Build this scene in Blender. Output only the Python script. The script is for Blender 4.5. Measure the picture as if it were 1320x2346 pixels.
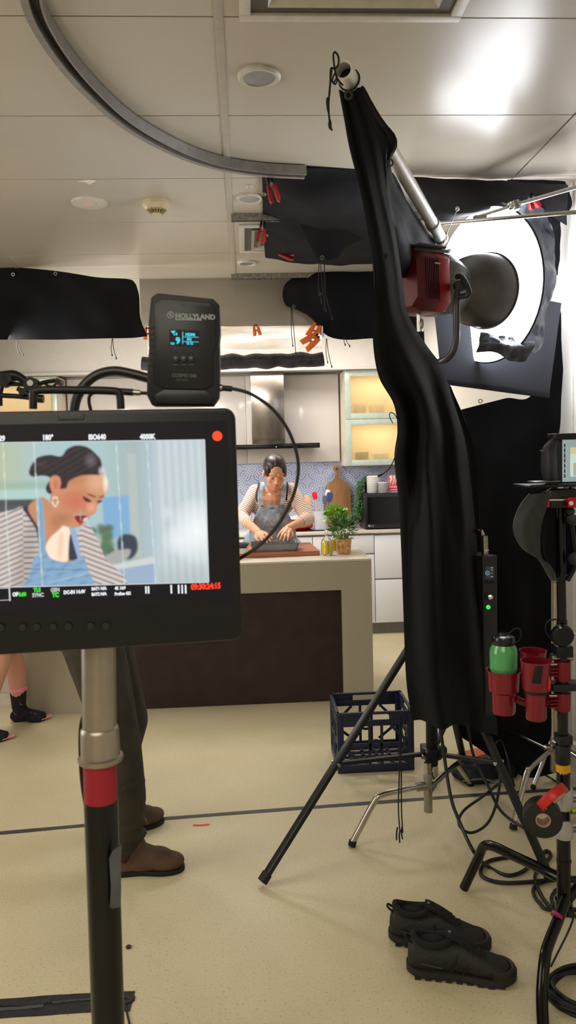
import bpy, bmesh, math, random
import numpy as np
from math import sin, cos, pi, radians, sqrt, atan2
from mathutils import Vector as V, Matrix, noise

random.seed(7)
SC = bpy.context.scene
COL = SC.collection
for _o in list(bpy.data.objects):
    bpy.data.objects.remove(_o)

# ---------------------------------------------------------------- camera
FPX, IW, IH = 1763.0, 1320, 2346
EYE = V((0, 0, 1.55))
YAW, PIT, ROL = radians(3.1), radians(-4.2), radians(1.5)
FWD = V((sin(YAW) * cos(PIT), cos(YAW) * cos(PIT), sin(PIT)))
_r = V((cos(YAW), -sin(YAW), 0)); _u = _r.cross(FWD)
RGT = _r * cos(ROL) - _u * sin(ROL)
UPV = RGT.cross(FWD)
cd = bpy.data.cameras.new('camera'); cam = bpy.data.objects.new('camera', cd); COL.objects.link(cam)
cam.matrix_world = Matrix(((RGT.x, UPV.x, -FWD.x, EYE.x), (RGT.y, UPV.y, -FWD.y, EYE.y), (RGT.z, UPV.z, -FWD.z, EYE.z), (0, 0, 0, 1)))
cd.sensor_fit = 'VERTICAL'; cd.sensor_height = 24.0; cd.lens = 24.0 * FPX / IH
cd.clip_start = 0.05; cd.clip_end = 100
cd.dof.use_dof = True; cd.dof.focus_distance = 4.6; cd.dof.aperture_fstop = 8.5
SC.camera = cam
# ---------------------------------------------------------------- world, exposure, big lights
SC.view_settings.view_transform = 'Standard'; SC.view_settings.look = 'None'
SC.view_settings.exposure = 0.0; SC.view_settings.gamma = 1.0; SC.view_settings.use_curve_mapping = False
w = bpy.data.worlds.new('room_world'); SC.world = w; w.use_nodes = True
w.node_tree.nodes['Background'].inputs[0].default_value = (0.9, 0.95, 1, 1)
w.node_tree.nodes['Background'].inputs[1].default_value = 0.3


def area(name, loc, aim, sx, sy, power, col=(1, 1, 1), spread=180):
    l = bpy.data.lights.new(name, 'AREA'); l.shape = 'RECTANGLE'; l.size = sx; l.size_y = sy; l.energy = power; l.color = col
    l.spread = radians(spread)
    o = bpy.data.objects.new(name, l); COL.objects.link(o); o.location = loc
    o.rotation_euler = (V(aim) - V(loc)).to_track_quat('-Z', 'Y').to_euler()
    return o


area('rear_fill_light', (-0.7, -1.2, 2.66), (-0.7, -1.0, 0), 2.2, 1.6, 60, (1.0, 0.91, 0.76))  # added unseen fill overhead behind the camera, brightens the foreground
area('left_fill_light', (-2.9, 2.2, 1.7), (0.5, 3.6, 1.3), 1.6, 1.8, 42, (1.0, 0.94, 0.84))  # added unseen fill from the left; the wall has no window
area('set_key_lamp', (-1.6, 4.98, 2.0), (0.3, 5.7, 1.2), 0.7, 0.7, 34, (1.0, 0.93, 0.85))
area('kitchen_fill_light', (0.35, 5.9, 2.62), (0.35, 6.1, 0), 1.6, 0.5, 25, (1.0, 0.92, 0.84))  # added unseen fill above the back bench, brightens the kitchen


def ray(x, y):
    return FWD + RGT * ((x - 660) / FPX) + UPV * ((1173 - y) / FPX)


def P(x, y, Y):
    d = ray(x, y); return EYE + d * (Y / d.y)


def PZ(x, y, z=0.0):
    d = ray(x, y); return EYE + d * ((z - 1.55) / d.z)


def PX(x, y, X):
    d = ray(x, y); return EYE + d * (X / d.x)


# ---------------------------------------------------------------- materials
def lin(c):
    return tuple((v / 255 / 12.92 if v / 255 <= 0.04045 else ((v / 255 + 0.055) / 1.055) ** 2.4) for v in c)


MATS = {}


def mat(name, rgb, rough=0.5, metal=0.0, var=0.06, scale=30, bump=0.0, bscale=200, emis=None, es=0.0, trans=0.0, ior=1.45, coat=0.0, sheen=0.0, spec=0.5, sss=0.0):
    if name in MATS: return MATS[name]
    m = bpy.data.materials.new(name); m.use_nodes = True; nt = m.node_tree; N = nt.nodes; L = nt.links
    b = N['Principled BSDF']; c = lin(rgb)
    b.inputs['Roughness'].default_value = rough; b.inputs['Metallic'].default_value = metal
    b.inputs['Transmission Weight'].default_value = trans; b.inputs['IOR'].default_value = ior
    b.inputs['Coat Weight'].default_value = coat; b.inputs['Sheen Weight'].default_value = sheen
    b.inputs['Specular IOR Level'].default_value = spec
    if sss: b.inputs['Subsurface Weight'].default_value = sss; b.inputs['Subsurface Radius'].default_value = (0.01, 0.004, 0.002)
    tc = N.new('ShaderNodeTexCoord')
    nz = N.new('ShaderNodeTexNoise'); nz.inputs['Scale'].default_value = scale; nz.inputs['Detail'].default_value = 4
    L.new(tc.outputs['Object'], nz.inputs['Vector'])
    rp = N.new('ShaderNodeValToRGB'); L.new(nz.outputs['Fac'], rp.inputs['Fac'])
    rp.color_ramp.elements[0].position = 0.3; rp.color_ramp.elements[1].position = 0.7
    rp.color_ramp.elements[0].color = (*[max(0, v * (1 - var * 1.5)) for v in c], 1)
    rp.color_ramp.elements[1].color = (*[min(1, v * (1 + var)) for v in c], 1)
    L.new(rp.outputs[0], b.inputs['Base Color'])
    if bump:
        n2 = N.new('ShaderNodeTexNoise'); n2.inputs['Scale'].default_value = bscale; n2.inputs['Detail'].default_value = 3
        L.new(tc.outputs['Object'], n2.inputs['Vector'])
        bp = N.new('ShaderNodeBump'); bp.inputs['Strength'].default_value = bump; bp.inputs['Distance'].default_value = 0.01
        L.new(n2.outputs['Fac'], bp.inputs['Height']); L.new(bp.outputs[0], b.inputs['Normal'])
    if emis is not None:
        b.inputs['Emission Color'].default_value = (*lin(emis), 1); b.inputs['Emission Strength'].default_value = es
    MATS[name] = m; return m


def glow(name, rgb, s=1.0):
    if name in MATS: return MATS[name]
    m = mat(name, (5, 5, 6), 0.4, emis=rgb, es=s); return m


class NT:
    """small node builder"""
    def __init__(s, name):
        s.m = bpy.data.materials.new(name); s.m.use_nodes = True; s.t = s.m.node_tree; s.b = s.t.nodes['Principled BSDF']
        s.tc = s.t.nodes.new('ShaderNodeTexCoord'); MATS[name] = s.m

    def n(s, kind, **kw):
        n = s.t.nodes.new(kind)
        for k, v in kw.items(): setattr(n, k, v)
        return n

    def l(s, a, b): s.t.links.new(a, b)

    def m2(s, op, a, b=None, c=None):
        n = s.t.nodes.new('ShaderNodeMath'); n.operation = op
        for i, x in enumerate((a, b, c)):
            if x is None: continue
            if isinstance(x, (int, float)): n.inputs[i].default_value = x
            else: s.l(x, n.inputs[i])
        return n.outputs[0]

    def mix(s, f, a, b):
        n = s.t.nodes.new('ShaderNodeMix'); n.data_type = 'RGBA'
        if isinstance(f, (int, float)): n.inputs[0].default_value = f
        else: s.l(f, n.inputs[0])
        for i, x in ((6, a), (7, b)):
            if isinstance(x, tuple): n.inputs[i].default_value = (*lin(x), 1)
            else: s.l(x, n.inputs[i])
        return n.outputs[2]

    def noise(s, scale, detail=3, vec=None, rough=0.5):
        n = s.t.nodes.new('ShaderNodeTexNoise'); n.inputs['Scale'].default_value = scale; n.inputs['Detail'].default_value = detail
        n.inputs['Roughness'].default_value = rough
        s.l(vec or s.tc.outputs['Object'], n.inputs['Vector']); return n.outputs['Fac']

    def bump(s, h, st=0.2, d=0.005):
        n = s.t.nodes.new('ShaderNodeBump'); n.inputs['Strength'].default_value = st; n.inputs['Distance'].default_value = d
        s.l(h, n.inputs['Height']); s.l(n.outputs[0], s.b.inputs['Normal'])


# ---------------------------------------------------------------- geometry
def catmull(pts, k=6, closed=False):
    n = len(pts)
    if n < 3: return [V(p) for p in pts]
    out = []
    rng = range(n) if closed else range(n - 1)
    for i in rng:
        if closed: a, b, c, d = (V(pts[(i + j) % n]) for j in (-1, 0, 1, 2))
        else:
            b = V(pts[i]); c = V(pts[i + 1]); a = V(pts[i - 1]) if i else b * 2 - c; d = V(pts[i + 2]) if i + 2 < n else c * 2 - b
        for j in range(k):
            t = j / k
            out.append(0.5 * ((2 * b) + (c - a) * t + (2 * a - 5 * b + 4 * c - d) * t * t + (3 * b - a - 3 * c + d) * t ** 3))
    if not closed: out.append(V(pts[-1]))
    return out


class MB:
    def __init__(s): s.v = []; s.f = []; s.attr = {}

    def add(s, vs, fs):
        o = len(s.v); s.v += [V(x) for x in vs]; s.f += [tuple(i + o for i in f) for f in fs]; return s

    def box(s, c, sz, ax=None):
        c = V(c); X, Y, Z = ax if ax else (V((1, 0, 0)), V((0, 1, 0)), V((0, 0, 1)))
        h = [q / 2 for q in sz]
        vs = [c + X * (h[0] * i) + Y * (h[1] * j) + Z * (h[2] * k) for i in (-1, 1) for j in (-1, 1) for k in (-1, 1)]
        return s.add(vs, [(0, 1, 3, 2), (4, 6, 7, 5), (0, 4, 5, 1), (2, 3, 7, 6), (0, 2, 6, 4), (1, 5, 7, 3)])

    def b2(s, lo, hi):
        lo = V(lo); hi = V(hi); return s.box((lo + hi) / 2, [hi[i] - lo[i] for i in range(3)])

    def tube(s, pts, r, n=10, k=0, closed=False, flat=1.0):
        pts = catmull(pts, k, closed) if k else [V(p) for p in pts]
        m = len(pts); rs = r if isinstance(r, (list, tuple)) else [r] * m
        if len(rs) != m: rs = [np.interp(i / (m - 1) * (len(rs) - 1), range(len(rs)), rs) for i in range(m)]
        vs = []; fs = []; up = None
        for i, p in enumerate(pts):
            if closed: t = pts[(i + 1) % m] - pts[i - 1]
            else: t = (pts[min(i + 1, m - 1)] - pts[max(i - 1, 0)])
            if t.length < 1e-9: t = V((0, 0, 1))
            t.normalize()
            if up is None:
                up = V((0, 0, 1)) if abs(t.z) < 0.9 else V((0, 1, 0))
            a = t.cross(up)
            if a.length < 1e-6: a = t.orthogonal()
            a.normalize(); up = a.cross(t).normalized()
            for j in range(n):
                th = 2 * pi * j / n; vs.append(p + a * (cos(th) * rs[i]) + up * (sin(th) * rs[i] * flat))
        for i in range(m if closed else m - 1):
            for j in range(n):
                A = i * n + j; B = i * n + (j + 1) % n; C = ((i + 1) % m) * n + (j + 1) % n; D = ((i + 1) % m) * n + j
                fs.append((A, B, C, D))
        if not closed:
            fs.append(tuple(reversed(range(n)))); fs.append(tuple(range((m - 1) * n, m * n)))
        return s.add(vs, fs)

    def cyl(s, p0, p1, r0, r1=None, n=20): return s.tube([p0, p1], [r0, r0 if r1 is None else r1], n)

    def lathe(s, prof, c=(0, 0, 0), axis=(0, 0, 1), n=32, sx=1.0):
        c = V(c); a = V(axis).normalized(); u = a.orthogonal().normalized() if abs(a.z) < 0.99 else V((1, 0, 0)); w_ = a.cross(u)
        vs = []; fs = []; m = len(prof)
        for r, z in prof:
            for j in range(n):
                th = 2 * pi * j / n; vs.append(c + a * z + u * (cos(th) * r * sx) + w_ * (sin(th) * r))
        for i in range(m - 1):
            for j in range(n): fs.append((i * n + j, i * n + (j + 1) % n, (i + 1) * n + (j + 1) % n, (i + 1) * n + j))
        loop = abs(prof[0][0] - prof[-1][0]) < 1e-9 and abs(prof[0][1] - prof[-1][1]) < 1e-9
        if loop: return s.add(vs, fs)
        if prof[0][0] > 1e-6: fs.append(tuple(reversed(range(n))))
        if prof[-1][0] > 1e-6: fs.append(tuple(range((m - 1) * n, m * n)))
        return s.add(vs, fs)

    def ell(s, c, r, ax=None, n=16):
        c = V(c); X, Y, Z = ax if ax else (V((1, 0, 0)), V((0, 1, 0)), V((0, 0, 1)))
        if isinstance(r, (int, float)): r = (r, r, r)
        vs = []; fs = []; m = n // 2 + 1
        for i in range(1, m - 1):
            ph = pi * i / (m - 1)
            for j in range(n):
                th = 2 * pi * j / n; vs.append(c + X * (r[0] * sin(ph) * cos(th)) + Y * (r[1] * sin(ph) * sin(th)) + Z * (r[2] * cos(ph)))
        T = len(vs); vs += [c + Z * r[2], c - Z * r[2]]
        for i in range(m - 3):
            for j in range(n): fs.append((i * n + j, (i + 1) * n + j, (i + 1) * n + (j + 1) % n, i * n + (j + 1) % n))
        for j in range(n):
            fs.append((T, j, (j + 1) % n)); fs.append((T + 1, (m - 3) * n + (j + 1) % n, (m - 3) * n + j))
        return s.add(vs, fs)

    def cap(s, p0, p1, r0, r1=None, n=14):
        r1 = r0 if r1 is None else r1
        p0 = V(p0); p1 = V(p1); s.ell(p0, r0, n=n); s.ell(p1, r1, n=n); return s.cyl(p0, p1, r0 * 0.995, r1 * 0.995, n)

    def chain(s, pts, rs):
        for i in range(len(pts) - 1): s.cap(pts[i], pts[i + 1], rs[i], rs[i + 1])
        return s

    def prism(s, out, d):
        """outline of 3D points pushed along vector d"""
        n = len(out); vs = [V(p) for p in out] + [V(p) + V(d) for p in out]
        fs = [tuple(range(n)), tuple(reversed(range(n, 2 * n)))] + [(i, (i + 1) % n, n + (i + 1) % n, n + i) for i in range(n)]
        return s.add(vs, fs)

    def grid(s, rows):
        m = len(rows); n = len(rows[0]); vs = [p for r in rows for p in r]
        return s.add(vs, [(i * n + j, i * n + j + 1, (i + 1) * n + j + 1, (i + 1) * n + j) for i in range(m - 1) for j in range(n - 1)])


BASE = {}


def base_of(o):
    return BASE.get(o.name, V((0, 0, 0))) if o else V((0, 0, 0))


def fin(o, label, cat, group=None, kind=None):
    if label: o['label'] = label
    if cat: o['category'] = cat
    if group: o['group'] = group
    if kind: o['kind'] = kind
    return o


def root(name, loc, label, cat, group=None):
    o = bpy.data.objects.new(name, None); COL.objects.link(o); o.location = loc; o.empty_display_size = 0.05
    BASE[o.name] = V(loc); return fin(o, label, cat, group)


def build(mb, name, m, parent=None, smooth=None, bevel=0, solid=0, remesh=0, sm=0, sub=0, label=None, even=True, top=None, dec=0):
    """parent=None with top=(label, category, group): its own thing"""
    if parent is not None: b = base_of(parent)
    elif top == 'structure': b = V((0, 0, 0))
    else:
        xs = [p.x for p in mb.v]; ys = [p.y for p in mb.v]; b = V(((min(xs) + max(xs)) / 2, (min(ys) + max(ys)) / 2, min(p.z for p in mb.v)))
    me = bpy.data.meshes.new(name); me.from_pydata([tuple(p - b) for p in mb.v], [], mb.f); me.update()
    bm = bmesh.new(); bm.from_mesh(me); bmesh.ops.recalc_face_normals(bm, faces=bm.faces); bm.to_mesh(me); bm.free()
    o = bpy.data.objects.new(name, me); COL.objects.link(o)
    if remesh:
        r = o.modifiers.new('r', 'REMESH'); r.mode = 'VOXEL'; r.voxel_size = remesh; r.use_smooth_shade = True
        if sm: c = o.modifiers.new('s', 'SMOOTH'); c.iterations = sm; c.factor = 0.5
    if solid: q = o.modifiers.new('t', 'SOLIDIFY'); q.thickness = solid; q.offset = 0; q.use_even_offset = False
    if bevel: q = o.modifiers.new('b', 'BEVEL'); q.width = bevel; q.segments = 2; q.limit_method = 'ANGLE'; q.angle_limit = radians(40)
    if sub: q = o.modifiers.new('u', 'SUBSURF'); q.levels = sub; q.render_levels = sub
    if o.modifiers:
        dg = bpy.context.evaluated_depsgraph_get(); m2 = bpy.data.meshes.new_from_object(o.evaluated_get(dg)); o.modifiers.clear(); o.data = m2; me = m2; me.name = name
    if isinstance(m, (list, tuple)):
        me.materials.clear()
        for q in m: me.materials.append(q)
    else:
        me.materials.clear(); me.materials.append(m)
    if smooth is None or smooth is True:
        me.polygons.foreach_set('use_smooth', [True] * len(me.polygons))
        if smooth is None and not remesh:
            me.set_sharp_from_angle(angle=radians(38))
    if parent is not None: o.parent = parent
    else: o.location = b
    BASE[o.name] = b
    if top == 'structure': o['kind'] = 'structure'
    elif top: fin(o, *top)
    if label: o['label'] = label
    return o


def dup(rt, loc=None, rz=None, label=None, group=None):
    r = rt.copy(); COL.objects.link(r)
    if loc is not None: r.location = loc
    if rz is not None: r.rotation_euler = (0, 0, rz)
    if label: r['label'] = label
    if group: r['group'] = group
    for ch in list(rt.children):
        c = ch.copy(); COL.objects.link(c); c.parent = r
        for g in list(ch.children):
            d = g.copy(); COL.objects.link(d); d.parent = c
    return r


def text(parent, s, org, ax, ay, size, m, name='lettering', depth=0.0004, align='LEFT', bold=0.0, off=None, label=None, sx=1.0):
    cu = bpy.data.curves.new('t', 'FONT'); cu.body = s; cu.size = size; cu.extrude = depth; cu.offset = bold; cu.align_x = align; cu.resolution_u = 3
    to = bpy.data.objects.new('t', cu); COL.objects.link(to)
    dg = bpy.context.evaluated_depsgraph_get(); me = bpy.data.meshes.new_from_object(to.evaluated_get(dg)); bpy.data.objects.remove(to)
    ax = V(ax).normalized(); ay = V(ay).normalized(); az = ax.cross(ay)
    b = base_of(parent)
    for v in me.vertices: v.co = V(org) + ax * v.co.x * sx + ay * v.co.y + az * v.co.z - b
    me.materials.clear(); me.materials.append(m)
    o = bpy.data.objects.new(name, me); COL.objects.link(o); o.parent = parent; me.name = name; BASE[o.name] = b
    if label: o['label'] = label
    return o


def fb(p, sc, seed=0.0):
    return noise.noise(V((p[0] * sc + seed, p[1] * sc - seed, p[2] * sc + seed * 0.7)))


def patch(mb, rows, ku=6, kv=6, amp=0.01, sc=4, seed=0, folds=None, d=(0, 1, 0)):
    """rows of control points; smooth sheet with creases along d"""
    R = [catmull([V(p) for p in r], ku) for r in rows]
    cols = list(zip(*R)); Cc = [catmull(list(c), kv) for c in cols]
    G = list(zip(*Cc)); d = V(d); m = len(G); n = len(G[0])
    out = []
    for i, r in enumerate(G):
        o = []
        for j, p in enumerate(r):
            q = V(p); a = fb(q, sc, seed) * amp + fb(q, sc * 3, seed + 5) * amp * 0.35
            if folds: a += folds[1] * sin(j / (n - 1) * pi * 2 * folds[0] + 1.5 * fb(q, 1.5, seed)) * min(1, 0.25 + i / (m - 1) * 1.5)
            o.append(q + d * a)
        out.append(o)
    mb.grid(out); return out


def C(x, y, Y): return P(x, y, Y)


# ---------------------------------------------------------------- shared materials
BLK = mat('black_painted_metal', (19, 21, 27), 0.38, 0.3, 0.1)
BLKP = mat('black_plastic', (15, 17, 22), 0.45, 0, 0.1, bump=0.02, bscale=400)
RUB = mat('black_rubber', (16, 16, 18), 0.6)
CHR = mat('chrome', (205, 205, 205), 0.16, 1.0, 0.05)
STL = mat('brushed_steel', (165, 162, 156), 0.34, 1.0, 0.1, scale=60)
REDP = mat('red_anodised', (150, 14, 28), 0.35, 0.2, 0.08)
WHT = mat('white_paint', (214, 212, 206), 0.45)
CLOTH = mat('black_drape_cloth', (7, 9, 15), 0.74, 0, 0.18, scale=7, bump=0.12, bscale=420, sheen=0.0, spec=0.22)
CORD = mat('black_cord', (12, 12, 14), 0.7)
EYE_M = mat('eyelet_metal', (190, 190, 190), 0.25, 1.0)
CABLE = mat('cable_rubber', (20, 20, 22), 0.42)
RED = mat('red_tape', (165, 25, 40), 0.5, 0, 0.12, scale=8)
ORG = mat('orange_plastic', (240, 120, 50), 0.45)
# ================================================================ SETTING
WR, WL, WB, WF, HC = 1.50, -3.2, 7.02, -2.6, 2.73
t = NT('vinyl_floor')
n1 = t.noise(3, 4); n2 = t.noise(125, 5, rough=0.75); n3 = t.noise(260, 2)
c1 = t.mix(n1, (198, 186, 150), (218, 208, 174))
r1 = t.m2('MULTIPLY', t.m2('SUBTRACT', n2, 0.565), 8.0); r1 = t.m2('MINIMUM', t.m2('MAXIMUM', r1, 0.0), 0.75)
c2 = t.mix(r1, c1, (126, 114, 80))
r2 = t.m2('MINIMUM', t.m2('MAXIMUM', t.m2('MULTIPLY', t.m2('SUBTRACT', n3, 0.60), 9.0), 0.0), 0.5)
c3 = t.mix(r2, c2, (228, 216, 176))
t.l(c3, t.b.inputs['Base Color']); t.b.inputs['Roughness'].default_value = 0.42; t.bump(n2, 0.05)
build(MB().b2((WL, WF, -0.08), (WR + 0.02, WB + 0.1, 0)), 'floor', t.m, top='structure')

wallm = mat('wall_paint', (205, 200, 192), 0.6, 0, 0.03, scale=2)
build(MB().b2((WR, WF, 0), (WR + 0.1, WB, HC)), 'wall_right', mat('white_gloss_wall', (218, 216, 212), 0.3, 0, 0.02, scale=2), top='structure')
build(MB().b2((WL - 0.1, WF, 0), (WL, WB, HC)), 'wall_left', wallm, top='structure')
build(MB().b2((WL, WB, 0), (WR + 0.1, WB + 0.1, HC)), 'wall_back', wallm, top='structure')
build(MB().b2((WL, WF - 0.1, 0), (WR + 0.1, WF, HC)), 'wall_front', wallm, top='structure')
mb = MB()
for zz, dz in ((0.05, 0.09),): mb.b2((WR - 0.012, WF, 0), (WR, 3.5, zz + dz / 2))
build(mb, 'baseboard_right', WHT, top='structure')
# panel joint of the right wall
build(MB().b2((WR - 0.008, 3.44, 0.1), (WR, 3.455, HC)), 'trim_1', WHT, top='structure')

ceilm = mat("ceiling_panel_metal", (184, 178, 164), 0.27, 0.0, 0.03, scale=1.2, spec=0.6)
mb = MB(); xs = [WL, -2.68, -1.345, -0.035, 1.205, WR + 0.1]
ys = [2.165 + 0.602 * k for k in range(-8, 9)]; g = 0.003
for i in range(len(xs) - 1):
    for j in range(len(ys) - 1):
        mb.b2((xs[i] + (0.014 if i != 4 else 0.004), ys[j] + g, HC), (xs[i + 1] - (0.014 if i != 3 else 0.004), ys[j + 1] - g, HC + 0.015))
mb.b2((WL, WF, HC + 0.02), (WR + 0.1, WB + 0.1, HC + 0.06))
build(mb, 'ceiling', ceilm, top='structure')
mb = MB()
for x in (-2.68, -1.345, -0.035): mb.b2((x - 0.0135, WF, HC - 0.003), (x + 0.0135, WB, HC + 0.018))
build(mb, 'trim_2', mat('ceiling_rail', (176, 171, 160), 0.5), bevel=0.001, top='structure')
# kitchen soffit over the cupboards
build(MB().b2((WL, 6.62, 2.29), (WR, WB, HC)), 'trim_3', mat('soffit_paint', (206, 202, 196), 0.5, 0, 0.02), top='structure')
build(MB().b2((WL, 6.58, 2.268), (WR, 6.66, 2.292)), 'trim_4', mat('soffit_paint', (206, 202, 196)), bevel=0.003, top='structure')
# bulkhead hanging from the ceiling in front of the cupboards
b0 = P(319, 640, 5.2); b1 = P(750, 748, 5.2)
build(MB().b2((b0.x, 5.2, b1.z + 0.01), (b1.x, 5.75, HC)), 'trim_5', mat('bulkhead_laminate', (152, 146, 134), 0.32, 0.2, 0.03, scale=2), bevel=0.003, top='structure')

# ---- tiled splashback
t = NT('moroccan_tile'); sep = t.n('ShaderNodeSeparateXYZ'); t.l(t.tc.outputs['Object'], sep.inputs[0])
X = t.m2('MULTIPLY', sep.outputs[0], 1 / 0.125); Z = t.m2('MULTIPLY', sep.outputs[2], 1 / 0.125)
fx = t.m2('SUBTRACT', t.m2('FRACT', X), 0.5); fz = t.m2('SUBTRACT', t.m2('FRACT', Z), 0.5)
ax_ = t.m2('ABSOLUTE', fx); az_ = t.m2('ABSOLUTE', fz)
rad = t.m2('SQRT', t.m2('ADD', t.m2('MULTIPLY', fx, fx), t.m2('MULTIPLY', fz, fz)))
cx = t.m2('SUBTRACT', 0.5, ax_); cz = t.m2('SUBTRACT', 0.5, az_)
rc = t.m2('SQRT', t.m2('ADD', t.m2('MULTIPLY', cx, cx), t.m2('MULTIPLY', cz, cz)))
dia = t.m2('ADD', ax_, az_)
par = t.m2('MODULO', t.m2('ADD', t.m2('FLOOR', X), t.m2('FLOOR', Z)), 2.0)
ringA = t.m2('GREATER_THAN', t.m2('SINE', t.m2('MULTIPLY', rad, 42.0)), 0.15)
ringB = t.m2('GREATER_THAN', t.m2('SINE', t.m2('MULTIPLY', rc, 38.0)), 0.2)
latt = t.m2('GREATER_THAN', t.m2('SINE', t.m2('MULTIPLY', dia, 50.0)), 0.35)
sA = t.m2('MULTIPLY', ringB, t.m2('LESS_THAN', rc, 0.42)); sB = t.m2('MULTIPLY', latt, t.m2('GREATER_THAN', rc, 0.42))
f1 = t.m2('MAXIMUM', sA, sB)
f2 = t.m2('MULTIPLY', ringA, t.m2('GREATER_THAN', t.m2('SINE', t.m2('MULTIPLY', t.m2('SUBTRACT', ax_, az_), 30.0)), -0.6))
ff = t.m2('ADD', t.m2('MULTIPLY', f1, t.m2('SUBTRACT', 1.0, par)), t.m2('MULTIPLY', f2, par))
line = t.m2('GREATER_THAN', t.m2('MAXIMUM', ax_, az_), 0.488)
nb = t.noise(9, 2); blue = t.mix(nb, (74, 110, 190), (136, 160, 212))
c = t.mix(t.m2('MULTIPLY', ff, 0.82), (214, 220, 240), blue); c = t.mix(t.m2('MULTIPLY', line, 0.5), c, (200, 204, 214))
t.l(c, t.b.inputs['Base Color']); t.b.inputs['Roughness'].default_value = 0.25
build(MB().b2((WL, WB - 0.02, 0.9), (WR, WB, 1.485)), 'trim_6', t.m, top='structure')
# glossy wall panels between splashback and soffit
mb = MB()
for a, b in ((-1.55, 0.0215), (0.0235, 0.86)): mb.b2((a, 6.95, 1.485), (b, WB, 2.268))
build(mb, 'trim_7', mat('gloss_panel', (205, 200, 196), 0.18, 0, 0.02, scale=2, coat=0.5), bevel=0.002, top='structure')

# ================================================================ KITCHEN
CABW = mat('white_cabinet_laminate', (226, 228, 234), 0.3, 0, 0.02, scale=3)
STONE = mat('pale_stone_top', (216, 208, 196), 0.3, 0, 0.05, scale=40)
GREIGE = mat('greige_laminate', (172, 165, 146), 0.42, 0, 0.02, scale=3)
BY = 6.44
# base cupboards
def base_unit(x0, x1, label, rows, handle=True):
    r = root('base_cabinet', (x0, BY, 0), label, 'cabinet', 'white base cabinets along the back wall')
    build(MB().b2((x0 + 0.001, BY + 0.02, 0.1), (x1 - 0.001, WB - 0.03, 0.872)), 'carcass', CABW, r)
    z = 0.105
    for k, h in enumerate(rows):
        d = build(MB().b2((x0 + 0.003, BY, z), (x1 - 0.003, BY + 0.019, z + h - 0.012)), 'drawer' if len(rows) > 1 else 'door', CABW, r, bevel=0.0015)
        build(MB().b2((x0 + 0.004, BY + 0.004, z + h - 0.0115), (x1 - 0.004, BY + 0.019, z + h - 0.001)), 'finger_groove', mat('groove_grey', (120, 118, 116), 0.5), d)
        z += h
    build(MB().b2((x0, BY + 0.06, 0.0), (x1, BY + 0.075, 0.1)), 'plinth', mat('plinth_grey', (120, 118, 116), 0.4), r)
    return r
xa = PZ(597, 1215, 0.88)
cuts = [-2.55, -1.9, -1.0, -0.1, 0.17, 0.55, 1.075, WR - 0.02]
labs = ['white base cabinet at the far left end of the back bench', 'white base cabinet left behind the big monitor', 'white base cabinet behind the monitor, left of the cook',
        'narrow white base cabinet directly behind the cook', 'white base cabinet under the cooktop, right of the cook', 'white drawer cabinet behind the potted herbs',
        'white drawer cabinet under the microwave beside the black drape']
for i in range(7): base_unit(cuts[i], cuts[i + 1], labs[i], [0.38, 0.38] if i in (0, 6) else [0.60, 0.165])
build(MB().b2((-2.6, BY - 0.015, 0.875), (WR - 0.01, WB - 0.02, 0.9)), 'worktop', STONE, bevel=0.002, top=('long pale stone worktop running along the tiled back wall', 'worktop'))
# island
isl = root('kitchen_island', (-0.3, 4.95, 0), 'greige kitchen island with thick pale top and dark open recess', 'kitchen island')
IX0, IX1, IY0, IY1 = -1.40, 0.765, 4.70, 5.28
build(MB().b2((IX0, IY0, 0.887), (IX1, IY1, 0.90)), 'countertop', STONE, isl, bevel=0.0015)
build(MB().b2((IX0 + 0.001, IY0 + 0.002, 0.709), (IX1 - 0.001, IY1 - 0.002, 0.886)), 'apron', GREIGE, isl)
build(MB().b2((IX0 + 0.001, IY0 + 0.002, 0), (-0.80, IY1 - 0.002, 0.709)), 'end_panel', GREIGE, isl)
build(MB().b2((0.575, IY0 + 0.002, 0), (IX1 - 0.001, IY1 - 0.002, 0.709)), 'end_panel', GREIGE, isl)
build(MB().b2((-0.799, IY0 + 0.03, 0), (0.574, IY0 + 0.05, 0.709)), 'back_panel', mat('dark_wood', (48, 32, 30), 0.5, 0, 0.2, scale=12), isl)
# white unit left of the island
lu = root('white_cabinet', (-2.1, 5.1, 0), 'pinkish white low cabinet at left behind the socked legs', 'cabinet')
build(MB().b2((-2.7, 4.9, 0.09), (-1.43, 5.5, 0.9)), 'carcass', mat('pinkish_white', (214, 204, 198), 0.4), lu, bevel=0.003)
build(MB().b2((-2.7, 4.885, 0.26), (-1.44, 4.9, 0.29)), 'rail', mat('pinkish_white', (214, 204, 198)), lu)
build(MB().b2((-2.7, 4.91, 0.0), (-1.43, 5.5, 0.09)), 'plinth', mat('pinkish_white', (214, 204, 198)), lu)
# range hood
hood = root('range_hood', (0.19, 6.8, 1.6), 'stainless range hood with black glass canopy above the cooktop', 'range hood')
h0 = P(733, 1020, 6.5); hz = h0.z
build(MB().b2((-0.27, 6.5, hz - 0.012), (h0.x, 6.94, hz + 0.022)), 'canopy', mat('black_glass', (10, 10, 12), 0.08, 0, 0.02), hood, bevel=0.002)
build(MB().b2((-0.27, 6.495, hz - 0.02), (h0.x, 6.51, hz + 0.018)), 'control_strip', mat('black_glass_strip', (14, 14, 16), 0.15), hood, bevel=0.001)
ca = P(576, 950, 6.65); cb = P(652, 950, 6.65)
build(MB().b2((ca.x, 6.65, hz + 0.022), (cb.x, 6.945, 2.266)), 'chimney', mat('stainless_chimney', (150, 142, 134), 0.22, 0.95, 0.05, scale=1.5), hood, bevel=0.002)
build(MB().cyl(P(633, 1024, 6.495) - V((0, 0.004, 0)), P(633, 1024, 6.495), 0.004), 'indicator_lamp', glow('hood_led', (230, 240, 255), 1.5), hood)
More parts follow.
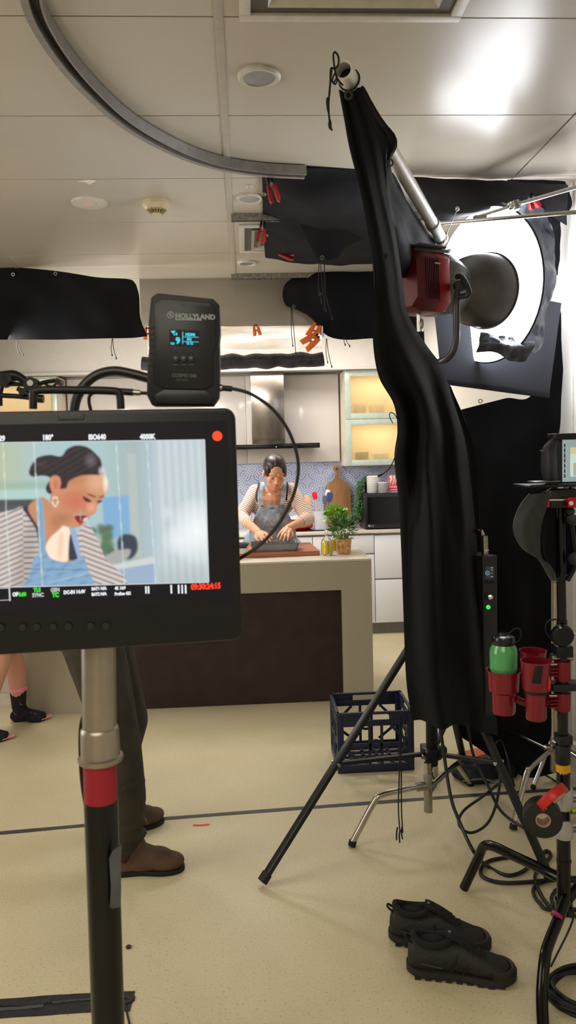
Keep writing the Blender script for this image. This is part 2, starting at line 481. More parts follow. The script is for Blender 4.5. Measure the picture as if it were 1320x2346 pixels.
# glass wall cabinets
def wall_cab(x0, x1, z0, zm, z1, label, seed):
    Y0, Y1 = 6.63, 6.99
    r = root('wall_cabinet', ((x0 + x1) / 2, (Y0 + Y1) / 2, z0), label, 'cabinet', 'frosted glass wall cabinets')
    mb = MB(); th = 0.018
    mb.b2((x0, Y0 + 0.02, z0), (x0 + th, Y1, z1)).b2((x1 - th, Y0 + 0.02, z0), (x1, Y1, z1)).b2((x0 + th, Y0 + 0.02, z0), (x1 - th, Y1, z0 + th)).b2((x0 + th, Y0 + 0.02, z1 - th), (x1 - th, Y1, z1))
    mb.b2((x0 + th, Y0 + 0.02, zm - 0.009), (x1 - th, Y1, zm + 0.009)).b2((x0 + th, Y1 - 0.01, z0 + th), (x1 - th, Y1, z1 - th))
    build(mb, 'carcass', mat('cab_inside', (224, 214, 196), 0.5), r)
    for a, b in ((z0, zm), (zm, z1)):
        f = 0.05; mb = MB()
        mb.b2((x0, Y0, a + 0.002), (x0 + f, Y0 + 0.018, b - 0.002)).b2((x1 - f, Y0, a + 0.002), (x1, Y0 + 0.018, b - 0.002))
        mb.b2((x0 + f, Y0, a + 0.002), (x1 - f, Y0 + 0.018, a + f)).b2((x0 + f, Y0, b - f), (x1 - f, Y0 + 0.018, b - 0.002))
        d = build(mb, 'door', mat('aluminium_glass_frame', (176, 190, 180), 0.3, 0.1), r, bevel=0.001)
        build(MB().b2((x0 + f - 0.004, Y0 + 0.006, a + f - 0.004), (x1 - f + 0.004, Y0 + 0.011, b - f + 0.004)), 'frosted_pane', FROST, d)
        l = area('cabinet_strip_light', ((x0 + x1) / 2, Y1 - 0.14, b - 0.035), ((x0 + x1) / 2, Y1 - 0.08, a), x1 - x0 - 0.2, 0.05, 1.6, (1.0, 0.80, 0.52))
        build(MB().b2((x0 + 0.08, Y1 - 0.16, b - 0.03), (x1 - 0.08, Y1 - 0.12, b - 0.02)), 'strip_light', glow('warm_strip', (255, 214, 130), 2.0), r)
    return r
FROST = bpy.data.materials.new('frosted_glass'); FROST.use_nodes = True; _t = FROST.node_tree; _t.nodes.remove(_t.nodes['Principled BSDF'])
_a = _t.nodes.new('ShaderNodeBsdfTranslucent'); _a.inputs[0].default_value = (0.9, 0.86, 0.74, 1)
_b = _t.nodes.new('ShaderNodeBsdfTransparent'); _b.inputs[0].default_value = (0.9, 0.86, 0.78, 1)
_g = _t.nodes.new('ShaderNodeBsdfGlossy'); _g.inputs['Roughness'].default_value = 0.25
_n = _t.nodes.new('ShaderNodeTexNoise'); _n.inputs['Scale'].default_value = 300
_m = _t.nodes.new('ShaderNodeMixShader'); _m.inputs[0].default_value = 0.68; _m2 = _t.nodes.new('ShaderNodeMixShader'); _m2.inputs[0].default_value = 0.05
_t.links.new(_a.outputs[0], _m.inputs[1]); _t.links.new(_b.outputs[0], _m.inputs[2]); _t.links.new(_m.outputs[0], _m2.inputs[1]); _t.links.new(_g.outputs[0], _m2.inputs[2])
_t.links.new(_m2.outputs[0], _t.nodes['Material Output'].inputs[0])
c0 = P(792, 1068, 6.63); c1 = P(790, 853, 6.63); cm = P(791, 961, 6.63)
wall_cab(0.875, 1.475, c0.z, cm.z, 2.266, 'lit frosted glass wall cabinet beside the black drape, above the microwave', 1)
lx = P(130, 900, 6.63).x
wall_cab(lx - 1.2, lx, c0.z, cm.z, 2.266, 'lit frosted glass wall cabinet at far left behind the jointed arm', 2)
# crockery inside the right cabinet
BOWLM = [mat('dark_bowl', (40, 48, 50), 0.4), mat('pale_bowl', (170, 190, 180), 0.4), mat('cream_bowl', (214, 204, 180), 0.4)]
for (px, py, r_, h_, m_, lb) in ((828, 1052, 0.062, 0.10, 0, 'dark bowl at left on the lower shelf of the lit cabinet'), (871, 1052, 0.07, 0.08, 1, 'pale bowl at right on the lower shelf of the lit cabinet'),
                            (822, 944, 0.058, 0.12, 2, 'cream bowl at left on the upper shelf of the lit cabinet'), (862, 944, 0.068, 0.12, 2, 'wide cream bowl at right on the upper shelf of the lit cabinet')):
    q = P(px, py, 6.8); z = (c0.z + 0.019) if py > 1000 else cm.z + 0.0095
    build(MB().lathe([(r_ * 0.6, 0), (r_ * 0.9, h_ * 0.3), (r_, h_), (r_ - 0.004, h_), (r_ * 0.85, h_ * 0.3), (r_ * 0.5, 0.008), (0, 0.008)], (q.x, 6.76, z)), 'bowl', BOWLM[m_], top=(lb, 'bowl'))

# ---- lamp sling under the bulkhead
sl = root('sheet_lamp', P(540, 780, 5.12), 'glowing white diffusion sheet lamp slung under the grey bulkhead', 'lamp')
t = NT('lit_sheet'); mp_ = t.n('ShaderNodeMapping'); mp_.inputs['Scale'].default_value = (1.0, 4, 9); mp_.inputs['Rotation'].default_value = (0, .12, 0); t.l(t.tc.outputs['Object'], mp_.inputs[0]); n1 = t.m2('ADD', t.m2('MULTIPLY', t.m2('SUBTRACT', t.noise(2.2, 3, mp_.outputs[0]), .5), 3.2), .6)
t.l(t.mix(n1, (206, 178, 140), (255, 252, 244)), t.b.inputs['Emission Color']); t.b.inputs['Emission Strength'].default_value = 0.95; t.b.inputs['Base Color'].default_value = (0.4, 0.38, 0.35, 1)  # tan streaks put the shaded swoops of the cloth into its glow
SHEET = t.m
rows = [[C(x, 746 + (x - 335) * 0.004, 5.28) for x in (338, 440, 540, 640, 738)], [C(x, 752, 5.12) for x in (338, 440, 540, 640, 738)],
        [C(x, 782 - (x - 335) * 0.01, 5.06) for x in (338, 440, 540, 640, 738)], [C(x, 806 - (x - 335) * 0.025, 5.12) for x in (338, 440, 540, 640, 738)], [C(x, 811 - (x - 335) * 0.03, 5.3) for x in (338, 440, 540, 640, 738)]]
mb = MB(); patch(mb, rows, 8, 5, 0.02, 6, 3); build(mb, 'diffusion_sheet', SHEET, sl, solid=0.002)
area('sheet_lamp_light', P(540, 800, 5.50), V((0.1, 5.6, 0.9)), 0.9, 0.25, 22, (1.0, 0.94, 0.86))
rb = MB(); pts = [C(x, 832 - (x - 335) * 0.024 + (3 if i % 2 else 0), 5.13) for i, x in enumerate(range(325, 745, 26))]
rb.tube(pts, [0.043 + 0.004 * (i % 3) for i in range(len(pts))], 14, 4)
o = build(rb, 'rolled_black_cloth', mat('crumpled_black_wrap', (56, 56, 62), 0.4, 0.1, 0.3, scale=20, bump=0.5, bscale=22), top=('rolled crumpled black wrap hanging below the glowing sheet lamp', 'cloth roll'))

def spring_clamp(p, ang, s, m, label, group, tip=BLKP):
    """spring clamp: two jaws, two handles, pivot, built around p in a plane facing the camera"""
    r = root('spring_clamp', p, label, 'clamp', group)
    A = V((cos(ang), 0, sin(ang))); B = V((-sin(ang), 0, cos(ang)))
    p = V(p)
    for k in (-1, 1):
        out = [p + B * (k * 0.04 * s) + A * (-0.05 * s), p + B * (k * 0.16 * s) + A * (-0.7 * s), p + B * (k * 0.62 * s) + A * (-0.75 * s), p + B * (k * 0.55 * s), p + B * (k * 0.42 * s) + A * (0.75 * s), p + B * (k * 0.03 * s) + A * (0.75 * s), p + B * (k * 0.10 * s) + A * (0.3 * s)]
        build(MB().prism([q - V((0, 0.14 * s, 0)) for q in out], (0, 0.28 * s, 0)), 'clamp_arm', m, r, bevel=0.001)
        build(MB().box(p + B * (k * 0.11 * s) + A * (0.72 * s), (0.25 * s, 0.3 * s, 0.16 * s), (A, V((0, 1, 0)), B)), 'jaw_pad', tip, r)
    build(MB().cyl(p - V((0, 0.2 * s, 0)), p + V((0, 0.2 * s, 0)), 0.1 * s), 'pivot', STL, r)
    return r
OG = 'orange spring clamps on the sheet lamp'
spring_clamp(P(588, 757, 5.03), radians(100), 0.045, ORG, 'small orange clamp in the middle of the glowing sheet lamp', OG)
spring_clamp(P(720, 758, 5.03), radians(60), 0.065, ORG, 'orange clamp topmost at the right end of the sheet lamp', OG)
spring_clamp(P(712, 782, 4.98), radians(35), 0.075, ORG, 'orange clamp with long jaws lowest at the right end of the sheet lamp', OG)
spring_clamp(P(339, 765, 5.03), radians(90), 0.05, ORG, 'orange clamp at the left end of the sheet lamp beside the transmitter', OG)
sp = root('silver_spigot', P(736, 760, 5.1), 'short silver spigot at the right end of the sheet lamp', 'spigot')
build(MB().cyl(P(736, 748, 5.1), P(736, 770, 5.1), 0.018), 'pin', CHR, sp); build(MB().cyl(P(736, 766, 5.1), P(736, 772, 5.1), 0.021), 'collar', CHR, sp)
# ================================================================ CEILING FITTINGS
CW = mat('ceiling_white', (196, 192, 182), 0.45)
def downlight(px, py, rr, label):
    q = PZ(px, py, HC); r = root('downlight', (q.x, q.y, HC - 0.012), label, 'downlight', 'recessed ceiling downlights')
    build(MB().lathe([(rr, 0.012), (rr, 0.006), (rr * 0.9, 0), (rr * 0.76, 0.001), (rr * 0.72, 0.010)], (q.x, q.y, HC - 0.012), n=40), 'trim_ring', CW, r)
    build(MB().lathe([(rr * 0.74, 0.004), (rr * 0.6, 0.009), (0, 0.011)], (q.x, q.y, HC - 0.012), n=40), 'lens', mat('lamp_lens', (150, 154, 152), 0.2, 0.3), r)
downlight(594, 173, 0.068, 'unlit round downlight in the ceiling panel left of the black frame pole')
downlight(572, 452, 0.062, 'small unlit downlight beside the black cloth clamped to the ceiling')
downlight(566, 601, 0.058, 'unlit downlight farthest back, above the grey bulkhead')
q = PZ(205, 464, HC); r = root('emergency_light', q, 'flat round white emergency light with tiny red lamp on the ceiling', 'ceiling light')
build(MB().lathe([(0.083, 0), (0.080, -0.006), (0.03, -0.011), (0, -0.011)], q, n=48), 'cover', mat('off_white_plastic', (205, 200, 188), 0.4), r)
build(MB().ell(PZ(199, 465, HC - 0.011), 0.0045), 'red_indicator', glow('red_led_dim', (255, 90, 50), 1.6), r)
build(MB().ell(PZ(220, 467, HC - 0.011), 0.003), 'screw', STL, r)
q = PZ(358, 462, HC); r = root('smoke_detector', q, 'cream domed smoke detector on the ceiling', 'smoke detector')
CRM = mat('cream_plastic', (206, 194, 158), 0.4)
build(MB().lathe([(0.062, 0), (0.064, -0.018), (0.058, -0.026), (0.056, -0.028), (0.050, -0.036), (0.030, -0.044)], q, n=40), 'body', CRM, r)
build(MB().lathe([(0.026, -0.050), (0.024, -0.058), (0.012, -0.062), (0, -0.062)], q, n=30), 'cap', CRM, r)
mb = MB()
for k in range(18):
    a = 2 * pi * k / 18; mb.cyl(q + V((cos(a) * 0.046, sin(a) * 0.046, -0.036)), q + V((cos(a) * 0.024, sin(a) * 0.024, -0.056)), 0.0032, n=6)
build(mb, 'vent_ribs', mat('detector_ribs', (150, 138, 108), 0.5), r)
build(MB().lathe([(0.04, -0.03), (0.022, -0.054), (0, -0.054)], q, n=24), 'chamber', mat('dark_grey_plastic', (60, 55, 48), 0.6), r)
q = PZ(571, 427, HC); r = root('ceiling_sensor', q, 'tiny round sensor on the ceiling above the small downlight', 'sensor')
build(MB().lathe([(0.02, 0), (0.018, -0.004), (0, -0.005)], q), 'disc', CW, r); build(MB().ell(q - V((0, 0, 0.005)), 0.004), 'button', STL, r)

def vent(x0, y0, x1, y1, label, n=5, square=True):
    r = root('ceiling_vent', ((x0 + x1) / 2, (y0 + y1) / 2, HC - 0.012), label, 'ceiling vent', 'air vents in the ceiling')
    w_ = 0.03; mb = MB(); z0 = HC - 0.012; z1 = HC - 0.001
    mb.b2((x0, y0, z0), (x1, y0 + w_, z1)).b2((x0, y1 - w_, z0), (x1, y1, z1)).b2((x0, y0 + w_, z0), (x0 + w_, y1 - w_, z1)).b2((x1 - w_, y0 + w_, z0), (x1, y1 - w_, z1))
    build(mb, 'frame', CW, r, bevel=0.002)
    build(MB().b2((x0 + w_, y0 + w_, HC - 0.004), (x1 - w_, y1 - w_, HC - 0.001)), 'dark_backing', mat('vent_dark', (88, 85, 78), 0.6), r)
    for k in range(1, n):
        a = w_ + k * (min(x1 - x0, y1 - y0) / 2 - w_) / n
        vs = []; d = 0.02
        lo = (x0 + a, y0 + a); hi = (x1 - a, y1 - a)
        o = [(lo[0], lo[1]), (hi[0], lo[1]), (hi[0], hi[1]), (lo[0], hi[1])]
        i_ = [(lo[0] + d, lo[1] + d), (hi[0] - d, lo[1] + d), (hi[0] - d, hi[1] - d), (lo[0] + d, hi[1] - d)]
        mb = MB()
        for e in range(4):
            f = (e + 1) % 4
            mb.add([V((*o[e], HC - 0.016)), V((*o[f], HC - 0.016)), V((*i_[f], HC - 0.002)), V((*i_[e], HC - 0.002)), V((*o[e], HC - 0.014)), V((*o[f], HC - 0.014)), V((*i_[f], HC - 0.0005)), V((*i_[e], HC - 0.0005))], [(0, 1, 2, 3), (7, 6, 5, 4), (0, 4, 5, 1), (2, 6, 7, 3), (1, 5, 6, 2), (0, 3, 7, 4)])
        build(mb, 'louvre', CW, r)
a = PZ(548, 40, HC); vent(a.x, a.y - 0.6, a.x + 0.6, a.y + 0.0, 'square louvred ceiling vent cut by the top edge of the photo', 6)
a = PZ(532, 570, HC); vent(0.005, 4.02, 0.42, 4.53, 'square louvred ceiling vent half covered by the clamped black cloth', 5)
# galvanised channels
for (pa, pb, lb) in (((530, 498), (604, 496), 'short galvanised metal channel on the ceiling beside the black cloth'), ((530, 634), (665, 628), 'long galvanised metal channel where the ceiling meets the bulkhead')):
    A = PZ(*pa, HC - 0.02); B = PZ(*pb, HC - 0.02); B.y = A.y
    if pb[0] > 620: B.x = 1.45
    else: B.x = 1.0
    r = root('metal_channel', A, lb, 'channel', 'galvanised channels on the ceiling'); mb = MB()
    mb.b2((A.x, A.y, HC - 0.032), (B.x, A.y + 0.003, HC - 0.004)).b2((A.x, A.y, HC - 0.004), (B.x, A.y + 0.04, HC - 0.001)).b2((A.x, A.y + 0.037, HC - 0.032), (B.x, A.y + 0.04, HC - 0.004))
    build(mb, 'channel', mat('galvanised', (140, 138, 128), 0.45, 0.6, 0.3, scale=60), r)
    mb = MB()
    for k in range(6): x = A.x + 0.03 + k * 0.12; mb.cyl((x, A.y - 0.002, HC - 0.018), (x, A.y + 0.001, HC - 0.018), 0.006)
    build(mb, 'bolt_heads', STL, r)
# curved curtain track
tp = [PZ(*p, HC - 0.02) for p in ((62, -120), (80, 0), (112, 70), (160, 140), (215, 202), (280, 262), (350, 308), (430, 347), (510, 372), (600, 386), (700, 392))]
rt = root('curved_ceiling_track', tp[4], 'grey curved track fixed to the ceiling, sweeping from top left to the black cloth', 'ceiling track')
cp = catmull(tp, 8)
def ribbon(pts, off, wd, z0, z1):
    mb = MB(); L = []
    for i, p in enumerate(pts):
        t_ = (pts[min(i + 1, len(pts) - 1)] - pts[max(i - 1, 0)]); t_.z = 0; t_.normalize(); nrm = V((-t_.y, t_.x, 0))
        a = p + nrm * off; b = p + nrm * (off + wd); L.append([V((a.x, a.y, z0)), V((b.x, b.y, z0)), V((b.x, b.y, z1)), V((a.x, a.y, z1))])
    for i in range(len(L) - 1):
        mb.add(L[i] + L[i + 1], [(0, 1, 5, 4), (1, 2, 6, 5), (2, 3, 7, 6), (3, 0, 4, 7)] + ([(3, 2, 1, 0)] if i == 0 else []) + ([(4, 5, 6, 7)] if i == len(L) - 2 else []))
    return mb
TRK = mat('track_aluminium', (138, 136, 132), 0.4, 0.35, 0.1)
build(ribbon(cp, 0.012, 0.020, HC - 0.042, HC - 0.004), 'track_rail', TRK, rt); build(ribbon(cp, -0.020, 0.006, HC - 0.042, HC - 0.004), 'track_lip', TRK, rt)
build(ribbon(cp, -0.013, 0.024, HC - 0.016, HC - 0.003), 'dark_slot', mat('track_slot', (40, 36, 34), 0.6), rt)
# peeling paint scrap
q = PZ(205, 418, HC - 0.002); build(MB().prism([PZ(*p, HC - 0.0015) for p in ((178, 416), (205, 412), (222, 414), (205, 423), (196, 418))], (0, 0, 0.0012)), 'ceiling_paint_scrap', mat('paint_scrap', (236, 232, 222), 0.5), top=('small torn flake of white paint on the ceiling near the emergency light', 'paint flake'))

# ================================================================ BLACK CLOTHS
def ring(mb, p, nrm, r=0.011):
    mb.lathe([(r * 0.55, -0.0015), (r, -0.0015), (r, 0.0015), (r * 0.55, 0.0015), (r * 0.55, -0.0015)], p, nrm, 18)
def tie(mb, p, L, sw=0.02, seed=0, r=0.0022):
    rr = random.Random(seed)
    for k in (-1, 1):
        pts = [p + V((k * 0.002, -0.004, 0)), p + V((k * 0.006 + rr.uniform(-1, 1) * sw * 0.4, -0.006, -L * 0.5)), p + V((sw * rr.uniform(0.2, 1) + k * 0.012, -0.006, -L * (0.92 + 0.08 * k)))]
        mb.tube(pts, r, 6, 5); mb.ell(pts[-1], (r * 2, r * 2, r * 4), n=8)
def hung_cloth(name, loc, label, rows, eyes, ties, ku=6, kv=6, amp=0.02, sc=3, seed=1, folds=None, d=(0, 1, 0), th=0.004, m=None, group='black cloths hung around the set'):
    r = root(name, loc, label, 'black cloth', group)
    mb = MB(); patch(mb, rows, ku, kv, amp, sc, seed, folds, d); build(mb, 'fabric', m or CLOTH, r, solid=th)
    for e in eyes: mb = MB(); ring(mb, e[0], e[1] if len(e) > 1 else (0, -1, 0)); build(mb, 'eyelet', EYE_M, r)
    for i, (p, L) in enumerate(ties): mb = MB(); tie(mb, V(p), L, seed=i + seed); build(mb, 'tie_cord', CORD, r)
    return r
# left drape above the kitchen
Yl = 4.86
hung_cloth('hung_drape', P(150, 690, Yl), 'wide black drape hung from the ceiling left of the bulkhead',
    [[P(-260, 594, Yl), P(-100, 603, Yl), P(20, 612, Yl), P(120, 620, Yl), P(230, 636, Yl), P(296, 640, Yl), P(312, 652, Yl)],
     [P(-260, 640, Yl), P(-100, 645, Yl), P(20, 650, Yl), P(120, 655, Yl), P(230, 660, Yl), P(300, 665, Yl), P(319, 680, Yl)],
     [P(-260, 712, Yl), P(-100, 712, Yl), P(20, 712, Yl), P(120, 712, Yl), P(230, 712, Yl), P(300, 716, Yl), P(322, 730, Yl)],
     [P(-260, 782, Yl), P(-100, 780, Yl), P(20, 779, Yl), P(120, 778, Yl), P(230, 776, Yl), P(300, 774, Yl), P(338, 770, Yl)]],
    [(P(30, 629, Yl - 0.03),), (P(127, 627, Yl - 0.03),)], [(P(42, 779, Yl), 0.09), (P(258, 776, Yl), 0.12)], 8, 8, 0.03, 2.2, 3)
# ceiling cloth with clamps
def PC(x, y, dz): return PZ(x, y, HC - dz)
rowsB = [[PC(600, 380, .006), PC(660, 380, .006), PC(740, 385, .006), PC(830, 392, .006), PC(900, 398, .006)],
         [PC(602, 440, .02), PC(660, 440, .05), PC(740, 450, .08), PC(840, 450, .08), PC(930, 450, .05)],
         [PC(603, 500, .02), PC(670, 510, .06), PC(750, 520, .10), PC(850, 520, .1), PC(960, 520, .05)],
         [PC(606, 560, .02), PC(680, 570, .06), PC(760, 580, .09), PC(860, 580, .09), PC(980, 580, .05)],
         [PC(608, 583, .015), PC(680, 597, .03), PC(760, 606, .05), PC(860, 607, .05), PC(1000, 607, .03)]]
rB = hung_cloth('ceiling_cloth', PC(720, 500, 0), 'black cloth spread flat under the ceiling with red clamps at its left edge', rowsB,
    [(PC(607, 389, .03), (0, -.3, -1)), (PC(605, 445, .045), (0, -.3, -1)), (PC(610, 539, .045), (0, -.3, -1)), (PC(616, 583, .03), (0, -.3, -1))], [], 8, 8, 0.03, 3, 9, d=(0, 0, 1))
def red_clip(p, d, L, label):
    r = root('red_clamp', p, label, 'clamp', 'red and black clamps on the black cloths'); d = V(d).normalized(); s_ = d.cross(V((0, -1, 0.3))).normalized(); n_ = s_.cross(d)
    for k in (-1, 1):
        build(MB().prism([p + s_ * k * 0.004, p + s_ * k * 0.018, p + s_ * k * 0.024 + d * L * 0.8, p + s_ * k * 0.018 + d * L, p + s_ * k * 0.009 + d * L * .9], n_ * 0.022), 'handle', REDP if k > 0 else mat('red_grip', (190, 25, 35), 0.4), r, bevel=0.001)
        build(MB().prism([p + s_ * k * 0.003, p + s_ * k * 0.014, p + s_ * k * 0.012 - d * L * 0.5, p + s_ * k * 0.002 - d * L * .5], n_ * 0.022), 'jaw', BLK, r, bevel=0.001)
    build(MB().cyl(p - n_ * .004, p + n_ * .027, 0.007), 'pivot', STL, r)
red_clip(PC(620, 425, .06), (0.25, 0.1, -1), 0.075, 'red clamp topmost on the left edge of the ceiling cloth')
red_clip(PC(601, 525, .06), (-.15, 0.1, -1), 0.07, 'red clamp halfway down the left edge of the ceiling cloth')
red_clip(PC(640, 580, .04), (1, 0, -.35), 0.09, 'red clamp at the lowest corner of the ceiling cloth')
# dark lower flap hanging in the middle of the ceiling cloth
Yc = 3.9
hung_cloth('hanging_cloth_corner', P(735, 500, Yc), 'pointed black cloth corner drooping below the ceiling cloth',
    [[P(632, 400, 3.4), P(700, 400, 3.4), P(790, 405, 3.4), P(860, 410, 3.4)], [P(670, 470, 3.7), P(720, 480, 3.7), P(790, 480, 3.7), P(860, 480, 3.7)],
     [P(700, 540, 3.9), P(735, 550, 3.9), P(780, 550, 3.9), P(850, 540, 3.9)], [P(722, 586, 4.0), P(738, 594, 4.0), P(772, 590, 4.0), P(800, 560, 4.0)]],
    [(P(738, 590, 3.95),)], [(P(733, 592, 3.95), 0.26), (P(743, 592, 3.95), 0.30)], 7, 6, 0.03, 4, 21)
# drape over bulkhead end
Yd = 5.05
hung_cloth('bulkhead_drape', P(780, 690, Yd), 'black drape hung over the right end of the bulkhead with fanned creases',
    [[P(690, 628, 5.12), P(760, 612, 5.1), P(850, 608, 5.1), P(960, 606, 5.1)], [P(655, 650, 5.12), P(740, 650, 5.05), P(840, 650, 5.05), P(960, 650, 5.05)],
     [P(648, 680, 5.12), P(752, 690, 5.05), P(850, 700, 5.05), P(960, 700, 5.05)], [P(660, 702, 5.12), P(752, 730, 5.08), P(850, 740, 5.05), P(960, 740, 5.05)], [P(690, 684, 5.12), P(752, 770, 5.08), P(860, 775, 5.05), P(960, 775, 5.05)]],
    [(P(673, 702, 5.06),), (P(733, 674, 5.0),), (P(775, 613, 5.0),)], [(P(668, 705, 5.06), .29), (P(790, 772, 5.0), .06), (P(748, 776, 5.0), .18)], 8, 7, 0.035, 3, 33)
# sagging top-right cloth
hung_cloth('sagging_cloth', P(1080, 450, 3.3), 'black cloth sagging from the ceiling above the bright round disc',
    [[P(925, 406, 3.35), P(1050, 412, 3.38), P(1150, 414, 3.4), P(1220, 418, 3.35), P(1300, 425, 3.35)],
     [P(948, 440, 3.3), P(1040, 466, 3.3), P(1130, 450, 3.3), P(1210, 445, 3.3), P(1300, 455, 3.3)],
     [P(962, 475, 3.28), P(1050, 488, 3.25), P(1130, 472, 3.26), P(1200, 458, 3.28), P(1300, 490, 3.3)],
     [P(985, 528, 3.3), P(1050, 500, 3.27), P(1130, 478, 3.28), P(1190, 466, 3.3), P(1300, 515, 3.3)]], [], [], 8, 6, 0.03, 5, 41, m=mat('black_drape_thin', (30, 30, 36), 0.6, 0, 0.15, bump=0.12, bscale=300))
hung_cloth('corner_cloth', P(1260, 480, 3.42), 'black cloth bunched in the corner against the white wall',
    [[P(1160, 412, 3.42), P(1230, 414, 3.42), P(1290, 420, 3.42)], [P(1185, 450, 3.42), P(1240, 470, 3.42), P(1310, 470, 3.42)], [P(1200, 500, 3.45), P(1250, 515, 3.45), P(1283, 505, 3.45)], [P(1210, 560, 3.5), P(1245, 562, 3.5), P(1281, 540, 3.5)], [P(1230, 640, 3.5), P(1255, 640, 3.5), P(1278, 630, 3.5)]],
    [], [(P(1258, 540, 3.4), .06)], 7, 6, 0.04, 6, 45)
# big rear drape on the right reaching the floor
hung_cloth('floor_length_drape', P(1160, 1760, 3.62), 'floor-length black drape hung behind the stands at right',
    [[P(1020, 948, 3.6), P(1090, 930, 3.6), P(1160, 912, 3.6), P(1225, 895, 3.6), P(1290, 690, 3.6)],
     [P(1020, 1010, 3.6), P(1090, 1020, 3.62), P(1160, 985, 3.6), P(1225, 960, 3.62), P(1290, 930, 3.6)],
     [P(1020, 1120, 3.6), P(1090, 1120, 3.64), P(1160, 1080, 3.6), P(1225, 1050, 3.62), P(1290, 1020, 3.6)],
     [P(1025, 1300, 3.6), P(1090, 1300, 3.6), P(1160, 1290, 3.62), P(1225, 1280, 3.6), P(1291, 1280, 3.6)],
     [P(1030, 1500, 3.6), P(1090, 1500, 3.6), P(1160, 1500, 3.62), P(1225, 1500, 3.58), P(1296, 1500, 3.6)],
     [P(1040, 1660, 3.6), P(1095, 1665, 3.6), P(1160, 1690, 3.6), P(1225, 1700, 3.55), P(1300, 1700, 3.5)],
     [P(1085, 1705, 3.62), P(1130, 1735, 3.58), P(1170, 1765, 3.5), P(1225, 1775, 3.45), P(1315, 1765, 3.48)]],
    [(P(1101, 919, 3.52),)], [], 9, 7, 0.07, 2.0, 55, folds=(2.5, 0.018))
# ---- main frame drape
fr = root('frame_pole', P(787, 160, 1.73), 'silver tube frame pole running back from its open dark end near the ceiling', 'pole')
A = P(787, 160, 1.73); B = P(1012, 548, 2.95); dv = (B - A).normalized()
build(MB().lathe([(0.0165, 0.0), (0.021, 0.0), (0.0212, 0.02), (0.0212, (B - A).length), (0.0165, (B - A).length), (0.0165, 0.0)], A, dv, 36), 'tube', mat('frame_tube', (222, 220, 214), 0.42, 0.35), fr)
build(MB().cyl(A + dv * 0.03, A + dv * 0.05, 0.0168), 'inner_shade_disc', mat('tube_dark', (8, 8, 10), 0.8), fr)  # near-black disc stands in for the shade inside the open tube
build(MB().cyl(A + dv * 0.045, A + dv * 0.4, 0.0225), 'sleeve_joint', mat('frame_tube', (196, 194, 188)), fr) if 0 else None
for s_, L_ in ((0.86, 0.03), (1.0, 0.02)):
    q = A + dv * s_ * (B - A).length * 0.98; build(MB().cyl(q, q + dv * L_, 0.026), 'joint_collar', STL, fr)
md = root('frame_drape', P(985, 1650, 2.75), 'big black drape hanging from the silver frame pole and gathered into a bundle', 'black drape')
def rw(*a): return [P(*p) for p in a]
def lerp_row(x0, y0, Y0, x1, y1, Y1, n=6, b=0.0):
    return [P(x0 + (x1 - x0) * i / n, y0 + (y1 - y0) * i / n, Y0 + (Y1 - Y0) * i / n - b * sin(pi * i / n)) for i in range(n + 1)]
rows = [lerp_row(778, 206, 1.74, 826, 201, 1.745, b=0.0), lerp_row(790, 270, 1.78, 848, 262, 1.82, b=.01), lerp_row(803, 340, 1.83, 872, 350, 1.92, b=.02), lerp_row(828, 440, 1.92, 886, 450, 2.05, b=.03),
        lerp_row(846, 540, 2.0, 905, 540, 2.15, b=.03), lerp_row(856, 620, 2.1, 916, 610, 2.25, b=.03), lerp_row(858, 715, 2.2, 932, 715, 2.35, b=.05), lerp_row(856, 790, 2.3, 972, 785, 2.5, b=.08),
        lerp_row(870, 865, 2.4, 1012, 842, 2.62, b=.12), lerp_row(903, 925, 2.5, 1030, 900, 2.68, b=.12), lerp_row(912, 985, 2.55, 1058, 985, 2.75, b=.14), lerp_row(905, 1050, 2.58, 1072, 1060, 2.78, b=.16),
        lerp_row(915, 1150, 2.6, 1086, 1180, 2.8, b=.18), lerp_row(921, 1270, 2.62, 1096, 1300, 2.8, b=.2), lerp_row(926, 1420, 2.65, 1112, 1450, 2.8, b=.2), lerp_row(932, 1560, 2.68, 1130, 1580, 2.82, b=.2), lerp_row(945, 1650, 2.7, 1140, 1685, 2.85, b=.2)]
mb = MB(); R = [catmull(r, 9) for r in rows]; Gc = list(zip(*[catmull(list(c), 7) for c in zip(*R)])); m_ = len(Gc); n_ = len(Gc[0]); out = []
for i, r in enumerate(Gc):
    o = []; f = i / (m_ - 1)
    for j, p in enumerate(r):
        u_ = j / (n_ - 1); amp = 0.006 + 0.036 * max(0, min(1, (f - 0.42) / 0.15)); edge = min(1, 6 * min(u_, 1 - u_))
        a = amp * (sin(u_ * 13 + 5 * fb(p, 0.9, 3)) + .55 * sin(u_ * 27 + 7 * fb(p, 0.8, 6)) * (fb(p, 1.3, 1) + .4)) * edge + fb(p, 6, 8) * 0.010 + fb(p, 2.5, 2) * 0.04 * edge
        o.append(p + V((0.2, 1, 0)) * a)
    out.append(o)
mb.grid(out); build(mb, 'hanging_fabric', CLOTH, md, solid=0.005)
rows = [rw((812, 206, 1.765), (822, 203, 1.76), (834, 200, 1.75)), rw((845, 270, 1.87), (858, 266, 1.86), (873, 262, 1.84)), rw((865, 330, 1.97), (890, 325, 1.97), (912, 322, 1.96)), rw((872, 385, 2.05), (885, 378, 2.08), (894, 372, 2.1)),
        rw((875, 450, 2.1), (895, 440, 2.25), (914, 430, 2.4)), rw((880, 530, 2.2), (925, 520, 2.5), (962, 500, 2.74)), rw((890, 600, 2.4), (950, 590, 2.7), (1008, 556, 3.0)), rw((900, 640, 2.6), (955, 625, 2.8), (1014, 590, 3.05))]
mb = MB(); patch(mb, rows, 12, 8, 0.03, 5, 14, folds=(2.2, 0.02)); build(mb, 'rear_flap', CLOTH, md, solid=0.004)
